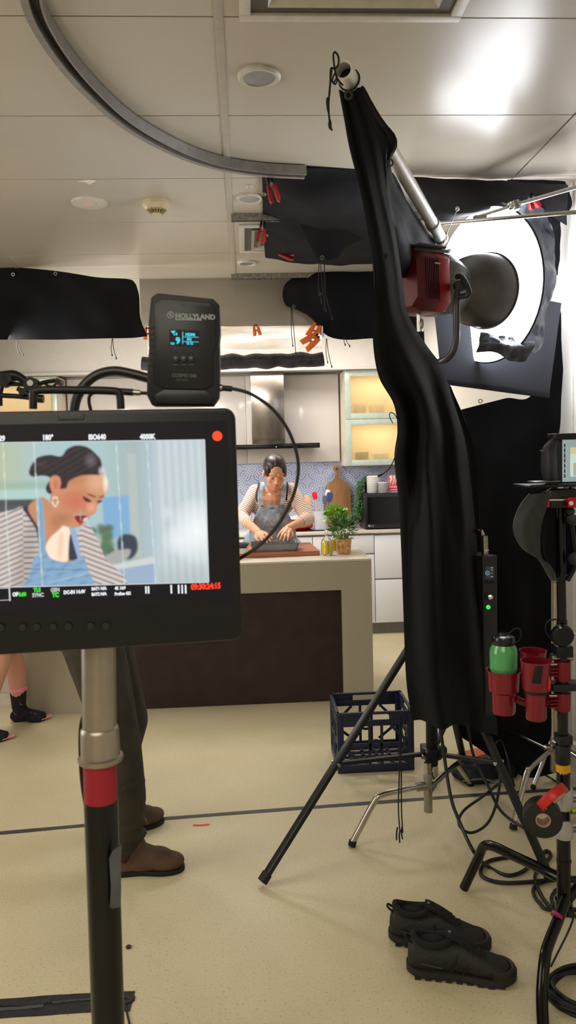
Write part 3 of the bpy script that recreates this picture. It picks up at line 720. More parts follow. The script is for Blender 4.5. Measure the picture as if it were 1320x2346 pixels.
# second side panel behind, down to the bundle
rows = [rw((1000, 850, 2.78), (1020, 870, 2.8), (1036, 885, 2.82)), rw((1010, 960, 2.8), (1040, 960, 2.82), (1068, 960, 2.84)), rw((1020, 1080, 2.8), (1060, 1080, 2.84), (1090, 1040, 2.9)), rw((1020, 1250, 2.85), (1060, 1250, 2.86), (1098, 1150, 2.9)), rw((1020, 1400, 2.85), (1070, 1400, 2.86), (1110, 1400, 2.88))]
mb = MB(); patch(mb, rows, 8, 7, 0.03, 4, 17, folds=(1.5, 0.015)); build(mb, 'side_fabric', CLOTH, md, solid=0.004)
for p in ((797, 224, 1.735), (880, 588, 2.12), (892, 377, 2.04)):
    mb = MB(); ring(mb, P(*p) - V((0, .012, 0)), (0.1, -1, -0.4), 0.0095); build(mb, 'eyelet', mat('dark_eyelet', (60, 60, 62), 0.3, 0.8), md)
mb = MB(); mb.b2(P(797, 224, 1.72) - V((.003, 0, .004)), P(797, 224, 1.725) + V((.003, 0.001, .004)))
build(mb, 'eyelet_hole', mat('ceil_glint', (190, 188, 180), 0.5), md) if 0 else None
# cord tied on the pole end
q = A + dv * 0.035; cb_ = root('tie_cord', q, 'thin black cord knotted round the open end of the frame pole', 'cord')
X_ = V((1, 0, 0)); Z_ = V((0, 0, 1))
def cordp(x, y, Y=1.72): return P(x, y, Y)
mb = MB(); e1 = dv.orthogonal().normalized(); e2 = dv.cross(e1)
mb.tube([q + dv * 0.012 + e1 * (0.0235 * cos(k * pi / 8)) + e2 * (0.0235 * sin(k * pi / 8)) for k in range(16)], 0.0022, 6, 0, closed=True)
build(mb, 'loop', CORD, cb_)
build(MB().tube([cordp(786, 196), cordp(772, 178), cordp(766, 150), cordp(764, 125), cordp(769, 120), cordp(776, 132), cordp(775, 148), cordp(768, 158)], 0.0022, 6, 6), 'bow', CORD, cb_)
build(MB().tube([cordp(772, 178), cordp(764, 190), cordp(762, 182), cordp(768, 168), cordp(773, 182), cordp(768, 193), cordp(760, 185)], 0.0019, 6, 6), 'knot', CORD, cb_)
build(MB().tube([cordp(766, 157), cordp(758, 158), cordp(757, 180), cordp(755, 215), cordp(750, 240), cordp(752, 256)], 0.0022, 6, 6), 'tail', CORD, cb_)
build(MB().tube([cordp(760, 160), cordp(756, 200), cordp(753, 240), cordp(755, 275), cordp(758, 292), cordp(761, 299)], 0.0022, 6, 6), 'tail', CORD, cb_)
for p in ((751, 234), (756, 285)): build(MB().ell(cordp(*p), (0.004, 0.004, 0.011)), 'toggle', CORD, cb_)

# ================================================================ LIGHT
LC = P(1003, 655, 2.83); ax1 = V((0.80, 0.60, 0.05)).normalized(); up1 = V((0, 0, 1)); sd1 = ax1.cross(up1).normalized(); up1 = sd1.cross(ax1).normalized()  # sd1 points toward camera-right side
def LL(a, s, u): return LC + ax1 * a + sd1 * s + up1 * u
lt = root('studio_lamp', LC, 'large studio lamp with red rear housing and round grey reflector', 'studio lamp')
GRY = mat('lamp_grey', (92, 92, 92), 0.4, 0.2, 0.1); DRK = mat('lamp_dark', (38, 38, 42), 0.45, 0.1, 0.1)
DRED = mat('lamp_red', (150, 22, 28), 0.4, 0.1, 0.08)
hh = 0.105; hw = 0.085
def sect(a, w_, h, ch): return [LL(a, -w_ + ch, -h), LL(a, w_ - ch, -h), LL(a, w_, -h + ch), LL(a, w_, h - ch), LL(a, w_ - ch, h), LL(a, -w_ + ch, h), LL(a, -w_, h - ch), LL(a, -w_, -h + ch)]
def loft(mb, secs):
    n = len(secs[0]); vs = [p for s_ in secs for p in s_]
    fs = [(i * n + j, i * n + (j + 1) % n, (i + 1) * n + (j + 1) % n, (i + 1) * n + j) for i in range(len(secs) - 1) for j in range(n)]
    fs += [tuple(reversed(range(n))), tuple(range((len(secs) - 1) * n, len(secs) * n))]
    return mb.add(vs, fs)
mb = MB(); loft(mb, [sect(-0.20, hw * 0.86, hh * 0.86, 0.03), sect(-0.165, hw, hh, 0.03), sect(-0.04, hw, hh, 0.03)]); build(mb, 'rear_housing', mat('lamp_red_dark', (84, 14, 22), 0.45, 0.1), lt, bevel=0.002)
mb = MB(); loft(mb, [sect(-0.10, hw + 0.003, hh * 0.99, 0.03), sect(-0.045, hw + 0.004, hh, 0.03), sect(-0.035, hw, hh * .98, 0.03)]); build(mb, 'red_band', DRED, lt, bevel=0.002)
mb = MB(); loft(mb, [sect(-0.036, hw * 0.98, hh * 1.0, 0.035), sect(0.02, hw * 1.0, hh * 1.0, 0.04), sect(0.10, hw * 0.88, hh * 0.88, 0.045)]); build(mb, 'front_housing', GRY, lt, bevel=0.003)
mb = MB(); mb.prism([LL(-0.19, hw * 0.7, hh + 0.001), LL(-0.03, hw * 0.9, hh + 0.002), LL(0.03, hw * .6, hh + 0.02), LL(-0.02, -hw * .7, hh + 0.022), LL(-0.18, -hw * .7, hh + 0.014), LL(-0.2, 0, hh + 0.012)], up1 * -0.012); build(mb, 'top_cover', DRK, lt, bevel=0.003)
mb = MB()
for k in range(16): a = -0.17 + k * 0.009; mb.box(LL(a, hw * 0.45, hh + 0.013), (0.003, 0.07, 0.006), (ax1, sd1, up1))
build(mb, 'top_grille', mat('grille_grey', (110, 110, 112), 0.5), lt)
mb = MB()
for k in range(13): mb.box(LL(-0.165 + k * 0.0092, hw + 0.001, 0), (0.003, 0.004, hh * 1.3), (ax1, sd1, up1))
build(mb, 'side_grille', mat('grille_red', (60, 10, 16), 0.5), lt)
build(MB().box(LL(-0.11, hw + 0.006, hh * 0.5), (0.03, 0.002, 0.004), (ax1, sd1, up1)), 'label_stripe', mat('pale_print', (190, 190, 190), .5), lt)
R0, R1, RL = 0.072, 0.142, 0.20
build(MB().lathe([(R0, 0.0), (R0 + 0.004, 0.02), (0.118, 0.07), (0.136, 0.13), (R1, RL), (R1 + 0.004, RL), (R1 + 0.004, RL + 0.006), (R1 - 0.004, RL + 0.004), (0.132, 0.13), (0.112, 0.07), (R0 - 0.004, 0.02), (R0 - 0.004, 0.0), (R0, 0)], LL(0.095, 0, 0), ax1, 48), 'reflector', mat('reflector_grey', (92, 90, 92), 0.33, 0.55, 0.05), lt)
build(MB().cyl(LL(0.10, 0, 0), LL(0.112, 0, 0), 0.05), 'emitter', glow('lamp_emitter', (255, 255, 255), 8), lt)
build(MB().tube([P(1062, 645, 2.7), P(1052, 660, 2.68), P(1046, 690, 2.66), P(1046, 740, 2.66), P(1044, 785, 2.66), P(1034, 812, 2.68), P(1012, 828, 2.74), P(985, 832, 2.85)], 0.0125, 12, 6), 'yoke', mat('yoke_grey', (70, 70, 72), 0.32, 0.5), lt)
build(MB().tube([P(1048, 634, 2.70), P(1058, 634, 2.66), P(1074, 664, 2.62), P(1072, 676, 2.62), P(1052, 680, 2.66)], 0.0095, 10, 4), 'locking_handle', DRK, lt)
build(MB().cyl(P(1050, 655, 2.74), P(1056, 655, 2.66), 0.018), 'pivot_knob', DRK, lt)
build(MB().cyl(P(960, 718, 2.75), P(962, 760, 2.75), 0.010), 'mount_pin', CHR, lt)
build(MB().ell(P(966, 742, 2.72), (0.009, 0.005, 0.018)), 'tee_knob', STL, lt)
sf = root('safety_wire', P(1048, 480, 2.85), 'thin steel safety wire from the lamp up to a small ball fitting', 'wire')
build(MB().tube([P(1012, 575, 2.8), P(1026, 530, 2.82), P(1047, 482, 2.85)], 0.0016, 6, 4), 'cable', STL, sf); build(MB().ell(P(1048, 478, 2.85), 0.008), 'ball_end', CHR, sf)
# round disc; its own glow stands in for the lamp beam landing there
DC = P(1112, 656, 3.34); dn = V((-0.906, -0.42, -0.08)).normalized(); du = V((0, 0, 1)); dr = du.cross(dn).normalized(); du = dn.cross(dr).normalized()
df = root('glow_disc', DC, 'glaring white round disc glowing by itself in place of the studio lamp beam', 'glow disc')
build(MB().lathe([(0, 0.006), (0.3, 0.003), (0.322, 0.0), (0.322, -0.006), (0, -0.006)], DC, dn, 64), 'glowing_face', mat('beam_spot_glow', (240, 240, 240), 0.8, emis=(246, 248, 255), es=12), df)
rim = []
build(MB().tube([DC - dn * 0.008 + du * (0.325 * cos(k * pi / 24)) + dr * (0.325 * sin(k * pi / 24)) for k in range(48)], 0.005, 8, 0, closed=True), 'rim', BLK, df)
FOIL = mat('black_foil', (62, 65, 72), 0.36, 0.35, 0.2, scale=12, bump=0.8, bscale=16)
pr = [((1150, 462, 3.22), (1215, 470, 3.25), (1250, 485, 3.3)), ((1178, 500, 3.25), (1225, 500, 3.28), (1264, 520, 3.33)), ((1204, 545, 3.28), (1235, 550, 3.3), (1270, 570, 3.36)), ((1221, 600, 3.3), (1245, 600, 3.32), (1272, 615, 3.38)), ((1228, 660, 3.3), (1248, 650, 3.32), (1268, 660, 3.38)),
      ((1219, 720, 3.28), (1238, 720, 3.3), (1250, 730, 3.36)), ((1196, 762, 3.24), (1225, 770, 3.28), (1242, 790, 3.32)), ((1168, 772, 3.2), (1205, 800, 3.24), (1222, 812, 3.28))]
mb = MB(); patch(mb, [rw(*r) for r in pr], 6, 6, 0.05, 9, 61); fo = root('foil_wrap', P(1240, 640, 3.35), 'crumpled dark foil wrapped around the right rim of the bright disc', 'foil')
build(mb, 'foil_collar', FOIL, fo, solid=0.002)
pr = [((1102, 760, 3.16), (1140, 768, 3.17), (1180, 770, 3.18), (1222, 785, 3.2)), ((1100, 785, 3.15), (1140, 790, 3.15), (1180, 792, 3.16), (1222, 795, 3.18)), ((1094, 806, 3.16), (1130, 808, 3.17), (1170, 826, 3.18), (1202, 829, 3.2))]
mb = MB(); patch(mb, [rw(*r) for r in pr], 6, 6, 0.05, 12, 66); build(mb, 'foil_flap', FOIL, fo, solid=0.002)
# flag board
fb0 = rw((988, 636, 3.44), (1287, 694, 3.44), (1258, 912, 3.44), (1014, 880, 3.44)); q = (fb0[0] + fb0[2]) / 2
fl = root('flag_board', q, 'dark grey tilted flag board behind the round disc', 'flag board')
build(MB().prism(fb0, (0, 0.012, 0)), 'panel', mat('flag_grey', (52, 55, 64), 0.6, 0, 0.08, scale=5), fl, bevel=0.002)
e = fb0[3]; f_ = fb0[2]; build(MB().prism([e, f_, f_ + V((0, 0, .022)), e + V((0, 0, .022))], (0, -0.012, 0)), 'bottom_rail', BLK, fl, bevel=0.001)
# grip arms from the right
ga = root('chrome_boom', P(1180, 470, 3.1), 'upper chrome grip arm reaching in from the right above the disc', 'boom arm', 'chrome booms above the glowing disc')
build(MB().cyl(P(1345, 422, 2.75), P(1172, 472, 3.1), 0.008), 'rod', CHR, ga); build(MB().cyl(P(1180, 470, 3.1), P(1085, 500, 3.2), 0.007), 'front_rod', CHR, ga)
build(MB().cyl(P(1176, 462, 3.08), P(1182, 482, 3.08), 0.022), 'arm_joint', mat('grip_head_steel', (170, 170, 172), 0.3, 0.9), ga); build(MB().ell(P(1172, 474, 3.05), 0.014), 'knob', CHR, ga)
gb = root('chrome_boom', P(1150, 500, 3.1), 'lower chrome grip arm reaching in from the right across the disc top', 'boom arm', 'chrome booms above the glowing disc')
build(MB().cyl(P(1345, 484, 2.75), P(990, 513, 3.15), 0.0075), 'rod', CHR, gb); build(MB().box(P(1100, 503, 3.1), (0.05, 0.03, 0.03)), 'clamp_block', mat('grip_head_steel', (170, 170, 172)), gb, bevel=0.003)
red_clip(P(1216, 458, 3.2), (0.2, 0, -.5), 0.045, 'red clamp holding cloth above the right side of the disc')
# ================================================================ PEOPLE
def tint_mat(name, rough=0.55, sss=0.0, attr='tint', bump=0, bscale=60):
    t = NT(name); a = t.n('ShaderNodeAttribute', attribute_name=attr); n = t.noise(60, 3)
    mx = t.n('ShaderNodeMix', data_type='RGBA', blend_type='MULTIPLY'); mx.inputs[0].default_value = 0.12
    t.l(a.outputs['Color'], mx.inputs[6]); t.l(n, mx.inputs[7]); t.l(mx.outputs[2], t.b.inputs['Base Color'])
    t.b.inputs['Roughness'].default_value = rough
    if bump: t.bump(t.noise(bscale, 4), bump, 0.003)
    if sss: t.b.inputs['Subsurface Weight'].default_value = sss; t.b.inputs['Subsurface Radius'].default_value = (0.012, 0.005, 0.003)
    return t.m
def paint(o, fn, name='tint'):
    me = o.data; b = BASE[o.name]; n = len(me.vertices)
    at = me.color_attributes.new(name=name, type='FLOAT_COLOR', domain='POINT')
    buf = np.empty((n, 4), np.float32)
    for i, v in enumerate(me.vertices): buf[i] = (*lin(fn(v.co + b)), 1)
    at.data.foreach_set('color', buf.ravel())
SKIN = tint_mat('skin', 0.5, 0.08)
def smooth_mask(x, a, b): return max(0.0, min(1.0, (x - a) / (b - a)))
def mixc(a, b, f): return tuple(a[i] * (1 - f) + b[i] * f for i in range(3))

class Frame:
    def __init__(s, o, fwd, up):
        s.o = V(o); s.f = V(fwd).normalized(); s.r = s.f.cross(V(up)).normalized(); s.u = s.r.cross(s.f).normalized()
    def __call__(s, x, y, z): return s.o + s.r * x + s.f * y + s.u * z
    def inv(s, p): d = p - s.o; return V((d.dot(s.r), d.dot(s.f), d.dot(s.u)))
    @property
    def ax(s): return (s.r, s.f, s.u)

def head(mb, H, k=1.0):
    def E(c, r, n=18): mb.ell(H(*[q * k for q in c]), [q * k for q in r], H.ax, n)
    E((0, -.018, .032), (.074, .094, .084), 24); E((0, .022, -.028), (.061, .066, .088), 24); E((0, .05, -.093), (.027, .024, .02))
    E((-.033, .052, -.03), (.028, .026, .03)); E((.033, .052, -.03), (.028, .026, .03)); E((0, .045, -.065), (.038, .036, .035))
    mb.chain([H(0, .084 * k, .008 * k), H(0, .092 * k, -.012 * k), H(0, .104 * k, -.032 * k)], [.0065 * k, .0075 * k, .0105 * k])
    for sx in (-1, 1):
        E((sx * .011, .093, -.036), (.008, .010, .007), 12); E((sx * .078, -.006, -.012), (.010, .020, .031), 14)
        mb.cap(H(sx * .014 * k, .080 * k, .017 * k), H(sx * .046 * k, .066 * k, .02 * k), .0085 * k, .008 * k); E((sx * .031, .072, -.002), (.0155, .0125, .010), 14)
    E((0, .0865, -.0595), (.020, .010, .0055), 14); E((0, .0835, -.069), (.0175, .011, .007), 14)
SKIN_C = (214, 156, 122)
def face_colour(H, k=1.0, skin=SKIN_C, lips=(196, 40, 48), hair=(38, 28, 28), hairline=True):
    def fn(p):
        q = H.inv(p) / k; c = skin; x, y, z = abs(q.x), q.y, q.z
        if y > .02 and -.13 < z < .13:
            c = mixc(c, (206, 112, 88), 0.55 * max(0, 1 - sqrt(((x - .038) / .022) ** 2 + ((z + .028) / .018) ** 2)))
            if y > .055 and .017 < x < .046 and -.003 < z < .007: c = mixc(c, (150, 84, 64), 0.35)
        return c
    return fn
def hand(mb, F, k=1.0, curl=0.5, side=1, spread=1.0):
    """F at wrist: y along the fingers, x across the palm, z = back of hand"""
    mb.chain([F(-.022 * k, .02 * k, 0), F(-.028 * k, .075 * k, 0)], [.014 * k, .0125 * k]); mb.chain([F(.022 * k, .02 * k, 0), F(.028 * k, .075 * k, 0)], [.014 * k, .0125 * k]); mb.chain([F(0, 0, 0), F(0, .08 * k, .002)], [.022 * k, .0135 * k])
    mb.ell(F(0, .045 * k, 0), (.036 * k, .045 * k, .0135 * k), F.ax)
    L = [.066, .078, .074, .056] if side > 0 else [.056, .074, .078, .066]
    for i in range(4):
        x = (-.031 + i * .0207) * k; l = L[i] * k; sp = (i - 1.5) * .09 * spread
        a = 0; p = F(x, .078 * k, 0); d = 0; pts = [p]
        for s_ in (.45, .30, .25):
            d += curl * 0.55; a_ = s_ * l
            q = F.inv(pts[-1]); pts.append(F(q.x + sp * a_, q.y + cos(d) * a_, q.z - sin(d) * a_))
        mb.chain(pts, [.0088 * k, .0082 * k, .0076 * k, .0066 * k])
    sgn = -side
    mb.chain([F(sgn * .024 * k, .018 * k, -.004), F(sgn * .048 * k, .045 * k, -.012 * k), F(sgn * .052 * k, .072 * k, -.02 * k), F(sgn * .046 * k, .09 * k, -.026 * k)], [.014 * k, .0115 * k, .0095 * k, .008 * k])

# ---------------- the cook behind the island
wr_ = root('person', (P(625, 1150, 5.55).x, 5.55, 0), 'person cooking behind the island in striped top and denim overalls, hands in baking tin', 'person')
hc = P(630, 1083, 5.50)
H = Frame(hc, (0.10, -0.89, -0.43), (0.06, -0.43, 0.89))
KH = 1.02
bm_ = MB(); head(bm_, H, KH)
shL = P(586, 1128, 5.62); shR = P(665, 1124, 5.62); elL = P(552, 1184, 5.50); elR = P(706, 1188, 5.48); wL = P(592, 1219, 5.20); wR = P(660, 1210, 5.22)
nk = P(624, 1128, 5.60); ch = P(622, 1150, 5.58); pel = V((ch.x - 0.01, 5.66, 0.90))
bm_.chain([H(0, -.02, -.06), H(0, -.035, -.13), nk], [.052, .047, .055])
bm_.chain([shL, nk + V((0, 0, -.03)), shR], [.05, .06, .05])
bm_.chain([nk + V((0, 0, -.07)), V((ch.x, 5.62, 1.08)), pel], [.09, .10, .11])
bm_.cap(V((ch.x - .07, 5.60, 1.20)), V((ch.x + .07, 5.60, 1.20)), .075); bm_.cap(V((ch.x - .06, 5.62, 1.02)), V((ch.x + .06, 5.62, 1.02)), .085); bm_.cap(pel - V((.07, 0, 0)), pel + V((.07, 0, 0)), .10)
for s_, e_, w__, sd in ((shL, elL, wL, -1), (shR, elR, wR, 1)):
    bm_.chain([s_, e_, w__], [.046, .036, .025])
for sx in (-1, 1): bm_.chain([pel + V((sx * .085, 0, -.05)), pel + V((sx * .09, -.03, -.42)), pel + V((sx * .09, .0, -.80))], [.085, .058, .042]); bm_.chain([pel + V((sx * .09, .02, -.85)), pel + V((sx * .09, -.13, -.865))], [.04, .03])
FHL = Frame(wL, (P(616, 1234, 5.08) - wL), V((-0.15, -0.1, 1))); FHR = Frame(wR, (P(645, 1234, 5.08) - wR), V((0.2, -0.1, 1)))
hand(bm_, FHL, 0.95, 0.35, -1); hand(bm_, FHR, 0.95, 0.35, 1)
body = build(bm_, 'body', SKIN, wr_, remesh=0.0042, sm=3)
fc = face_colour(H, KH)
paint(body, lambda p: fc(p))
# hair
HAIR = mat('dark_hair', (40, 31, 30), 0.34, 0, 0.35, scale=60, bump=0.15, bscale=130)
hb = MB()
hb.ell(H(0, -.027 * KH, .040 * KH), (.0835 * KH, .0975 * KH, .0865 * KH), H.ax, 32); hb.ell(H(0, -.045, -.02), (.066, .06, .06), H.ax, 20)
for sx in (-1, 1): hb.ell(H(sx * .052, .012, .030), (.030, .050, .055), H.ax, 20)
hb.ell(H(0, -.135, .02), (.045, .04, .042), H.ax, 18)
build(hb, 'hair', HAIR, wr_, remesh=0.005, sm=3)
LIP = mat('red_lips', (196, 44, 50), .35, bump=.1, bscale=300); BRW = mat('brow_hair', (70, 48, 42), .7)
lm = MB(); lm.tube([H(-.021, .078, -.064), H(-.012, .089, -.0585), H(-.004, .0945, -.0565), H(0, .0945, -.058), H(.004, .0945, -.0565), H(.012, .089, -.0585), H(.021, .078, -.064)], [.001, .0034, .0042, .004, .0042, .0034, .001], 8, 4); lm.tube([H(-.020, .078, -.0655), H(-.010, .0885, -.071), H(0, .0915, -.0725), H(.010, .0885, -.071), H(.020, .078, -.0655)], [.001, .0042, .0052, .0042, .001], 8, 4); build(lm, 'lips', LIP, wr_)
for sx in (-1, 1):
    build(MB().tube([H(sx * .013, .0895, .019), H(sx * .025, .0865, .024), H(sx * .037, .0795, .0255), H(sx * .050, .068, .020)], [.0012, .0020, .0018, .0006], 6, 4, flat=.7), 'eyebrow', BRW, wr_); build(MB().tube([H(sx * .016, .079, -.004), H(sx * .024, .0835, -.0085), H(sx * .034, .0835, -.0095), H(sx * .046, .073, -.004)], [.0006, .0013, .0015, .0006], 6, 4), 'eyelashes', mat('lash', (30, 20, 20), .6), wr_)
pm = MB(); pm.tube([H(.012, .058, .086), H(.010, .030, .1105), H(.006, -.01, .1275), H(.004, -.05, .1245)], [.0022, .0013, .0008, .0003], 6, 5); build(pm, 'parting', mat('scalp', (150, 112, 92), 0.6), wr_)
# striped top
STR = NT('striped_jersey'); a = STR.n('ShaderNodeAttribute', attribute_name='sv'); fr_ = STR.m2('FRACT', STR.m2('MULTIPLY', a.outputs['Fac'], 1 / 0.0145))
k_ = STR.m2('LESS_THAN', fr_, 0.30); STR.l(STR.mix(k_, (228, 206, 190), (92, 50, 46)), STR.b.inputs['Base Color']); STR.b.inputs['Roughness'].default_value = 0.85; STR.bump(STR.noise(300, 2), 0.1, 0.002)
def seg_dist(p, a, b):
    ab = b - a; tu = (p - a).dot(ab) / ab.length_squared; t_ = max(0, min(1, tu)); return (p - (a + ab * t_)).length, max(-.3, min(1.5, tu)) * ab.length
sm_ = MB()
sm_.chain([shL, shL.lerp(shR, .12)], [.060, .05]); sm_.chain([shR, shR.lerp(shL, .12)], [.060, .05])
sm_.chain([nk + V((0, .02, -.09)), V((ch.x, 5.63, 1.08)), pel], [.095, .115, .12])
sm_.cap(V((ch.x - .085, 5.61, 1.20)), V((ch.x + .085, 5.61, 1.20)), .083); sm_.cap(V((ch.x - .07, 5.63, 1.02)), V((ch.x + .07, 5.63, 1.02)), .094); sm_.cap(pel - V((.08, 0, 0)), pel + V((.08, 0, 0)), .105)
cuL = elL.lerp(wL, .36); cuR = elR.lerp(wR, .36)
sm_.chain([shL, elL, cuL], [.058, .050, .041]); sm_.chain([shR, elR, cuR], [.058, .050, .041])
sm_.chain([shL, V((ch.x - .05, 5.62, 1.20))], [.058, .08]); sm_.chain([shR, V((ch.x + .05, 5.62, 1.20))], [.058, .08])
top_ = build(sm_, 'striped_top', STR.m, wr_, remesh=0.0055, sm=4)
# scoop neckline: cut the jersey open over the chest
me = top_.data; bm2 = bmesh.new(); bm2.from_mesh(me); bb = BASE[top_.name]
nc = P(624, 1128, 5.54)
dele = []
for v in bm2.verts:
    p = v.co + bb
    if p.y < 5.66 and ((p.x - nc.x) / .070) ** 2 + ((p.z - (nc.z + .03)) / .128) ** 2 < 1: dele.append(v)
bmesh.ops.delete(bm2, geom=dele, context='VERTS'); bm2.to_mesh(me); bm2.free()
at = me.attributes.new('sv', 'FLOAT', 'POINT'); vals = []
for v in me.vertices:
    p = v.co + bb; c_ = [(seg_dist(p, shL, elL), 0), (seg_dist(p, elL, cuL), (elL - shL).length), (seg_dist(p, shR, elR), 0), (seg_dist(p, elR, cuR), (elR - shR).length)]
    (d_, t__), off_ = min(c_, key=lambda q: q[0][0])
    vals.append(off_ + t__ + 3 if (d_ < .062 and abs(p.x - ch.x) > .105) else p.z)
at.data.foreach_set('value', vals)
# denim overalls
DEN = NT('pale_denim'); n1 = DEN.m2('ADD', DEN.m2('MULTIPLY', DEN.m2('SUBTRACT', DEN.noise(22, 6, rough=.75), .5), 2.6), .5); n2 = DEN.noise(5, 2); DEN.l(DEN.mix(n1, (92, 108, 126), (176, 188, 200)), DEN.b.inputs['Base Color']); DEN.b.inputs['Roughness'].default_value = .85; DEN.bump(DEN.noise(45, 4), .5, .006)
dm = MB()
def bibpt(x, z, off=0.0): 
    return V((ch.x + x, 5.475 + 1.9 * x * x + (0.06 if z > 1.2 else 0.0) * ((z - 1.2) / .1) - off, z))
zt = P(624, 1157, 5.47).z; rows_ = []
for i in range(9):
    f = i / 8; z = zt - f * (zt - .86); hw_ = .088 + .085 * smooth_mask(f, 0, .55)
    rows_.append([bibpt(hw_ * (j / 8 * 2 - 1), z, .008 * sin(j * 1.3 + i)) for j in range(9)])
dm.grid(rows_); build(dm, 'denim_bib', DEN.m, wr_, solid=.008, sub=1)
dp = MB(); dp.grid([[bibpt(x, z, .014) for x in (-.055, -.02, .02, .055)] for z in (zt - .06, zt - .10, zt - .15)]); pk = build(dp, 'bib_pocket', DEN.m, wr_, solid=.004)
for sx, a_, b_ in ((-1, (590, 1158), (601, 1112)), (1, (648, 1152), (651, 1112))):
    q0 = bibpt(sx * .072, zt - .004, .01); q1 = P(*((a_[0] + b_[0]) / 2, (a_[1] + b_[1]) / 2), 5.50); q2 = P(*b_, 5.55); q3 = q2 + V((0, .08, .02))
    sb = MB(); L_ = [q0, q1, q2, q3]; cc = catmull(L_, 5)
    sb.grid([[p + V((-.014, 0, 0)), p + V((.014, 0, 0))] for p in cc]); st_ = build(sb, 'denim_strap', DEN.m, wr_, solid=.005)
    build(MB().lathe([(0, .006), (.009, .005), (.009, 0), (0, 0)], q0, (0, -1, 0), 14), 'strap_button', STL, st_)
    tb = MB(); o_ = V((sx * .026, .012, 0)); tb.grid([[p + o_ + V((-.006, 0, 0)), p + o_ + V((.006, 0, 0))] for p in cc[2:]]); build(tb, 'dark_singlet_strap', mat('navy_jersey', (36, 38, 50), .8), wr_, solid=.004)
lg = MB()
for sx in (-1, 1): lg.chain([pel + V((sx * .085, 0, 0)), pel + V((sx * .09, -.01, -.42)), pel + V((sx * .09, .01, -.80))], [.125, .09, .07])
build(lg, 'denim_trousers', DEN.m, wr_, remesh=.01, sm=3)
pocket_mark = build(MB().box(bibpt(0, zt - .022, .016), (.03, .002, .012)), 'bib_label', mat('label_brown', (90, 84, 84), .6), wr_)

# ---------------- crew member in boots
def seg(mb, *a): return mb.chain([V(p) for p in a[0]], a[1])
cr = root('person', (-0.56, 2.98, 0), 'person standing behind the big monitor in dark olive trousers and brown pull-on boots', 'person')
def cx_(x, y, z): return V((x, y, z))
hipz = .88; hx = -.60; hy = 3.0
bm_ = MB(); HM = Frame((hx + .02, hy, 1.575), (1, .25, -.1), (0, 0, 1)); head(bm_, HM, .98)
bm_.chain([HM(0, -.02, -.06), V((hx, hy, 1.42))], [.055, .06]); bm_.chain([V((hx, hy - .15, 1.36)), V((hx, hy, 1.40)), V((hx, hy + .15, 1.36))], [.055, .07, .055])
bm_.chain([V((hx, hy, 1.28)), V((hx, hy, 1.08)), V((hx, hy, .94))], [.13, .12, .13]); bm_.cap(V((hx, hy - .07, 1.25)), V((hx, hy + .07, 1.25)), .12)
for sy in (-1, 1):
    s0 = V((hx, hy + sy * .18, 1.36)); e0 = V((hx - .02, hy + sy * .2, 1.08)); w0 = V((hx + .16, hy + sy * .14, 1.02)); bm_.chain([s0, e0, w0], [.05, .04, .028])
    hand(bm_, Frame(w0, (1, -sy * .3, .1), (0, 0, 1)), 1, .5, sy)
    bm_.chain([V((hx, hy + sy * .09, .88)), V((hx + .09, hy + sy * .12, .5)), V((hx + (.115 if sy < 0 else .03), hy + (-.18 if sy < 0 else .12), .12))], [.08, .055, .036])
body = build(bm_, 'body', SKIN, cr, remesh=.009, sm=2); paint(body, lambda p: (196, 148, 120))
hb = MB(); hb.ell(HM(0, -.03, .04), (.082, .092, .085), HM.ax, 20); build(hb, 'hair', mat('brown_hair', (70, 50, 38), .5, bump=.4, bscale=90), cr, remesh=.007, sm=2)
tb = MB(); tb.chain([V((hx, hy, 1.30)), V((hx, hy, .9))], [.155, .16]); tb.cap(V((hx, hy - .12, 1.33)), V((hx, hy + .12, 1.33)), .092); tb.cap(V((hx, hy - .07, 1.22)), V((hx, hy + .07, 1.22)), .145)
for sy in (-1, 1): tb.chain([V((hx, hy + sy * .18, 1.36)), V((hx - .02, hy + sy * .2, 1.08)), V((hx + .1, hy + sy * .16, 1.04))], [.068, .055, .045])
build(tb, 'dark_jumper', mat('charcoal_knit', (40, 42, 46), .9, bump=.3, bscale=200), cr, remesh=.01, sm=3)
OLV = mat('olive_trousers', (52, 48, 38), .85, 0, .2, scale=10, bump=1.0, bscale=11)
tr = MB(); f1 = P(318, 1830, 3.04); nl = (-.475, 2.82); fl_ = (-.555, 3.12)
tr.cap(V((hx, hy - .06, .90)), V((hx, hy + .06, .90)), .135)
for (fx_, fy_) in (nl, fl_):
    tr.chain([V((hx, hy + (fy_ - hy) * .5, .88)), V((hx + .095, hy + (fy_ - hy) * .75, .50)), V((fx_ - .0, fy_, .30)), V((fx_ - .015, fy_, .13))], [.12, .082, .070, .062])
for k_ in range(5): 
    for (fx_, fy_) in (nl, fl_): tr.ell(V((fx_ - .0, fy_, .15 + k_ * .05)), (.070 - .004 * (k_ % 2), .068, .016))
build(tr, 'trousers', OLV, cr, remesh=.008, sm=3)
BOOT = mat('brown_nubuck', (88, 66, 52), .75, 0, .18, scale=14, bump=.15, bscale=120); SOLE = mat('dark_sole', (24, 22, 22), .7)
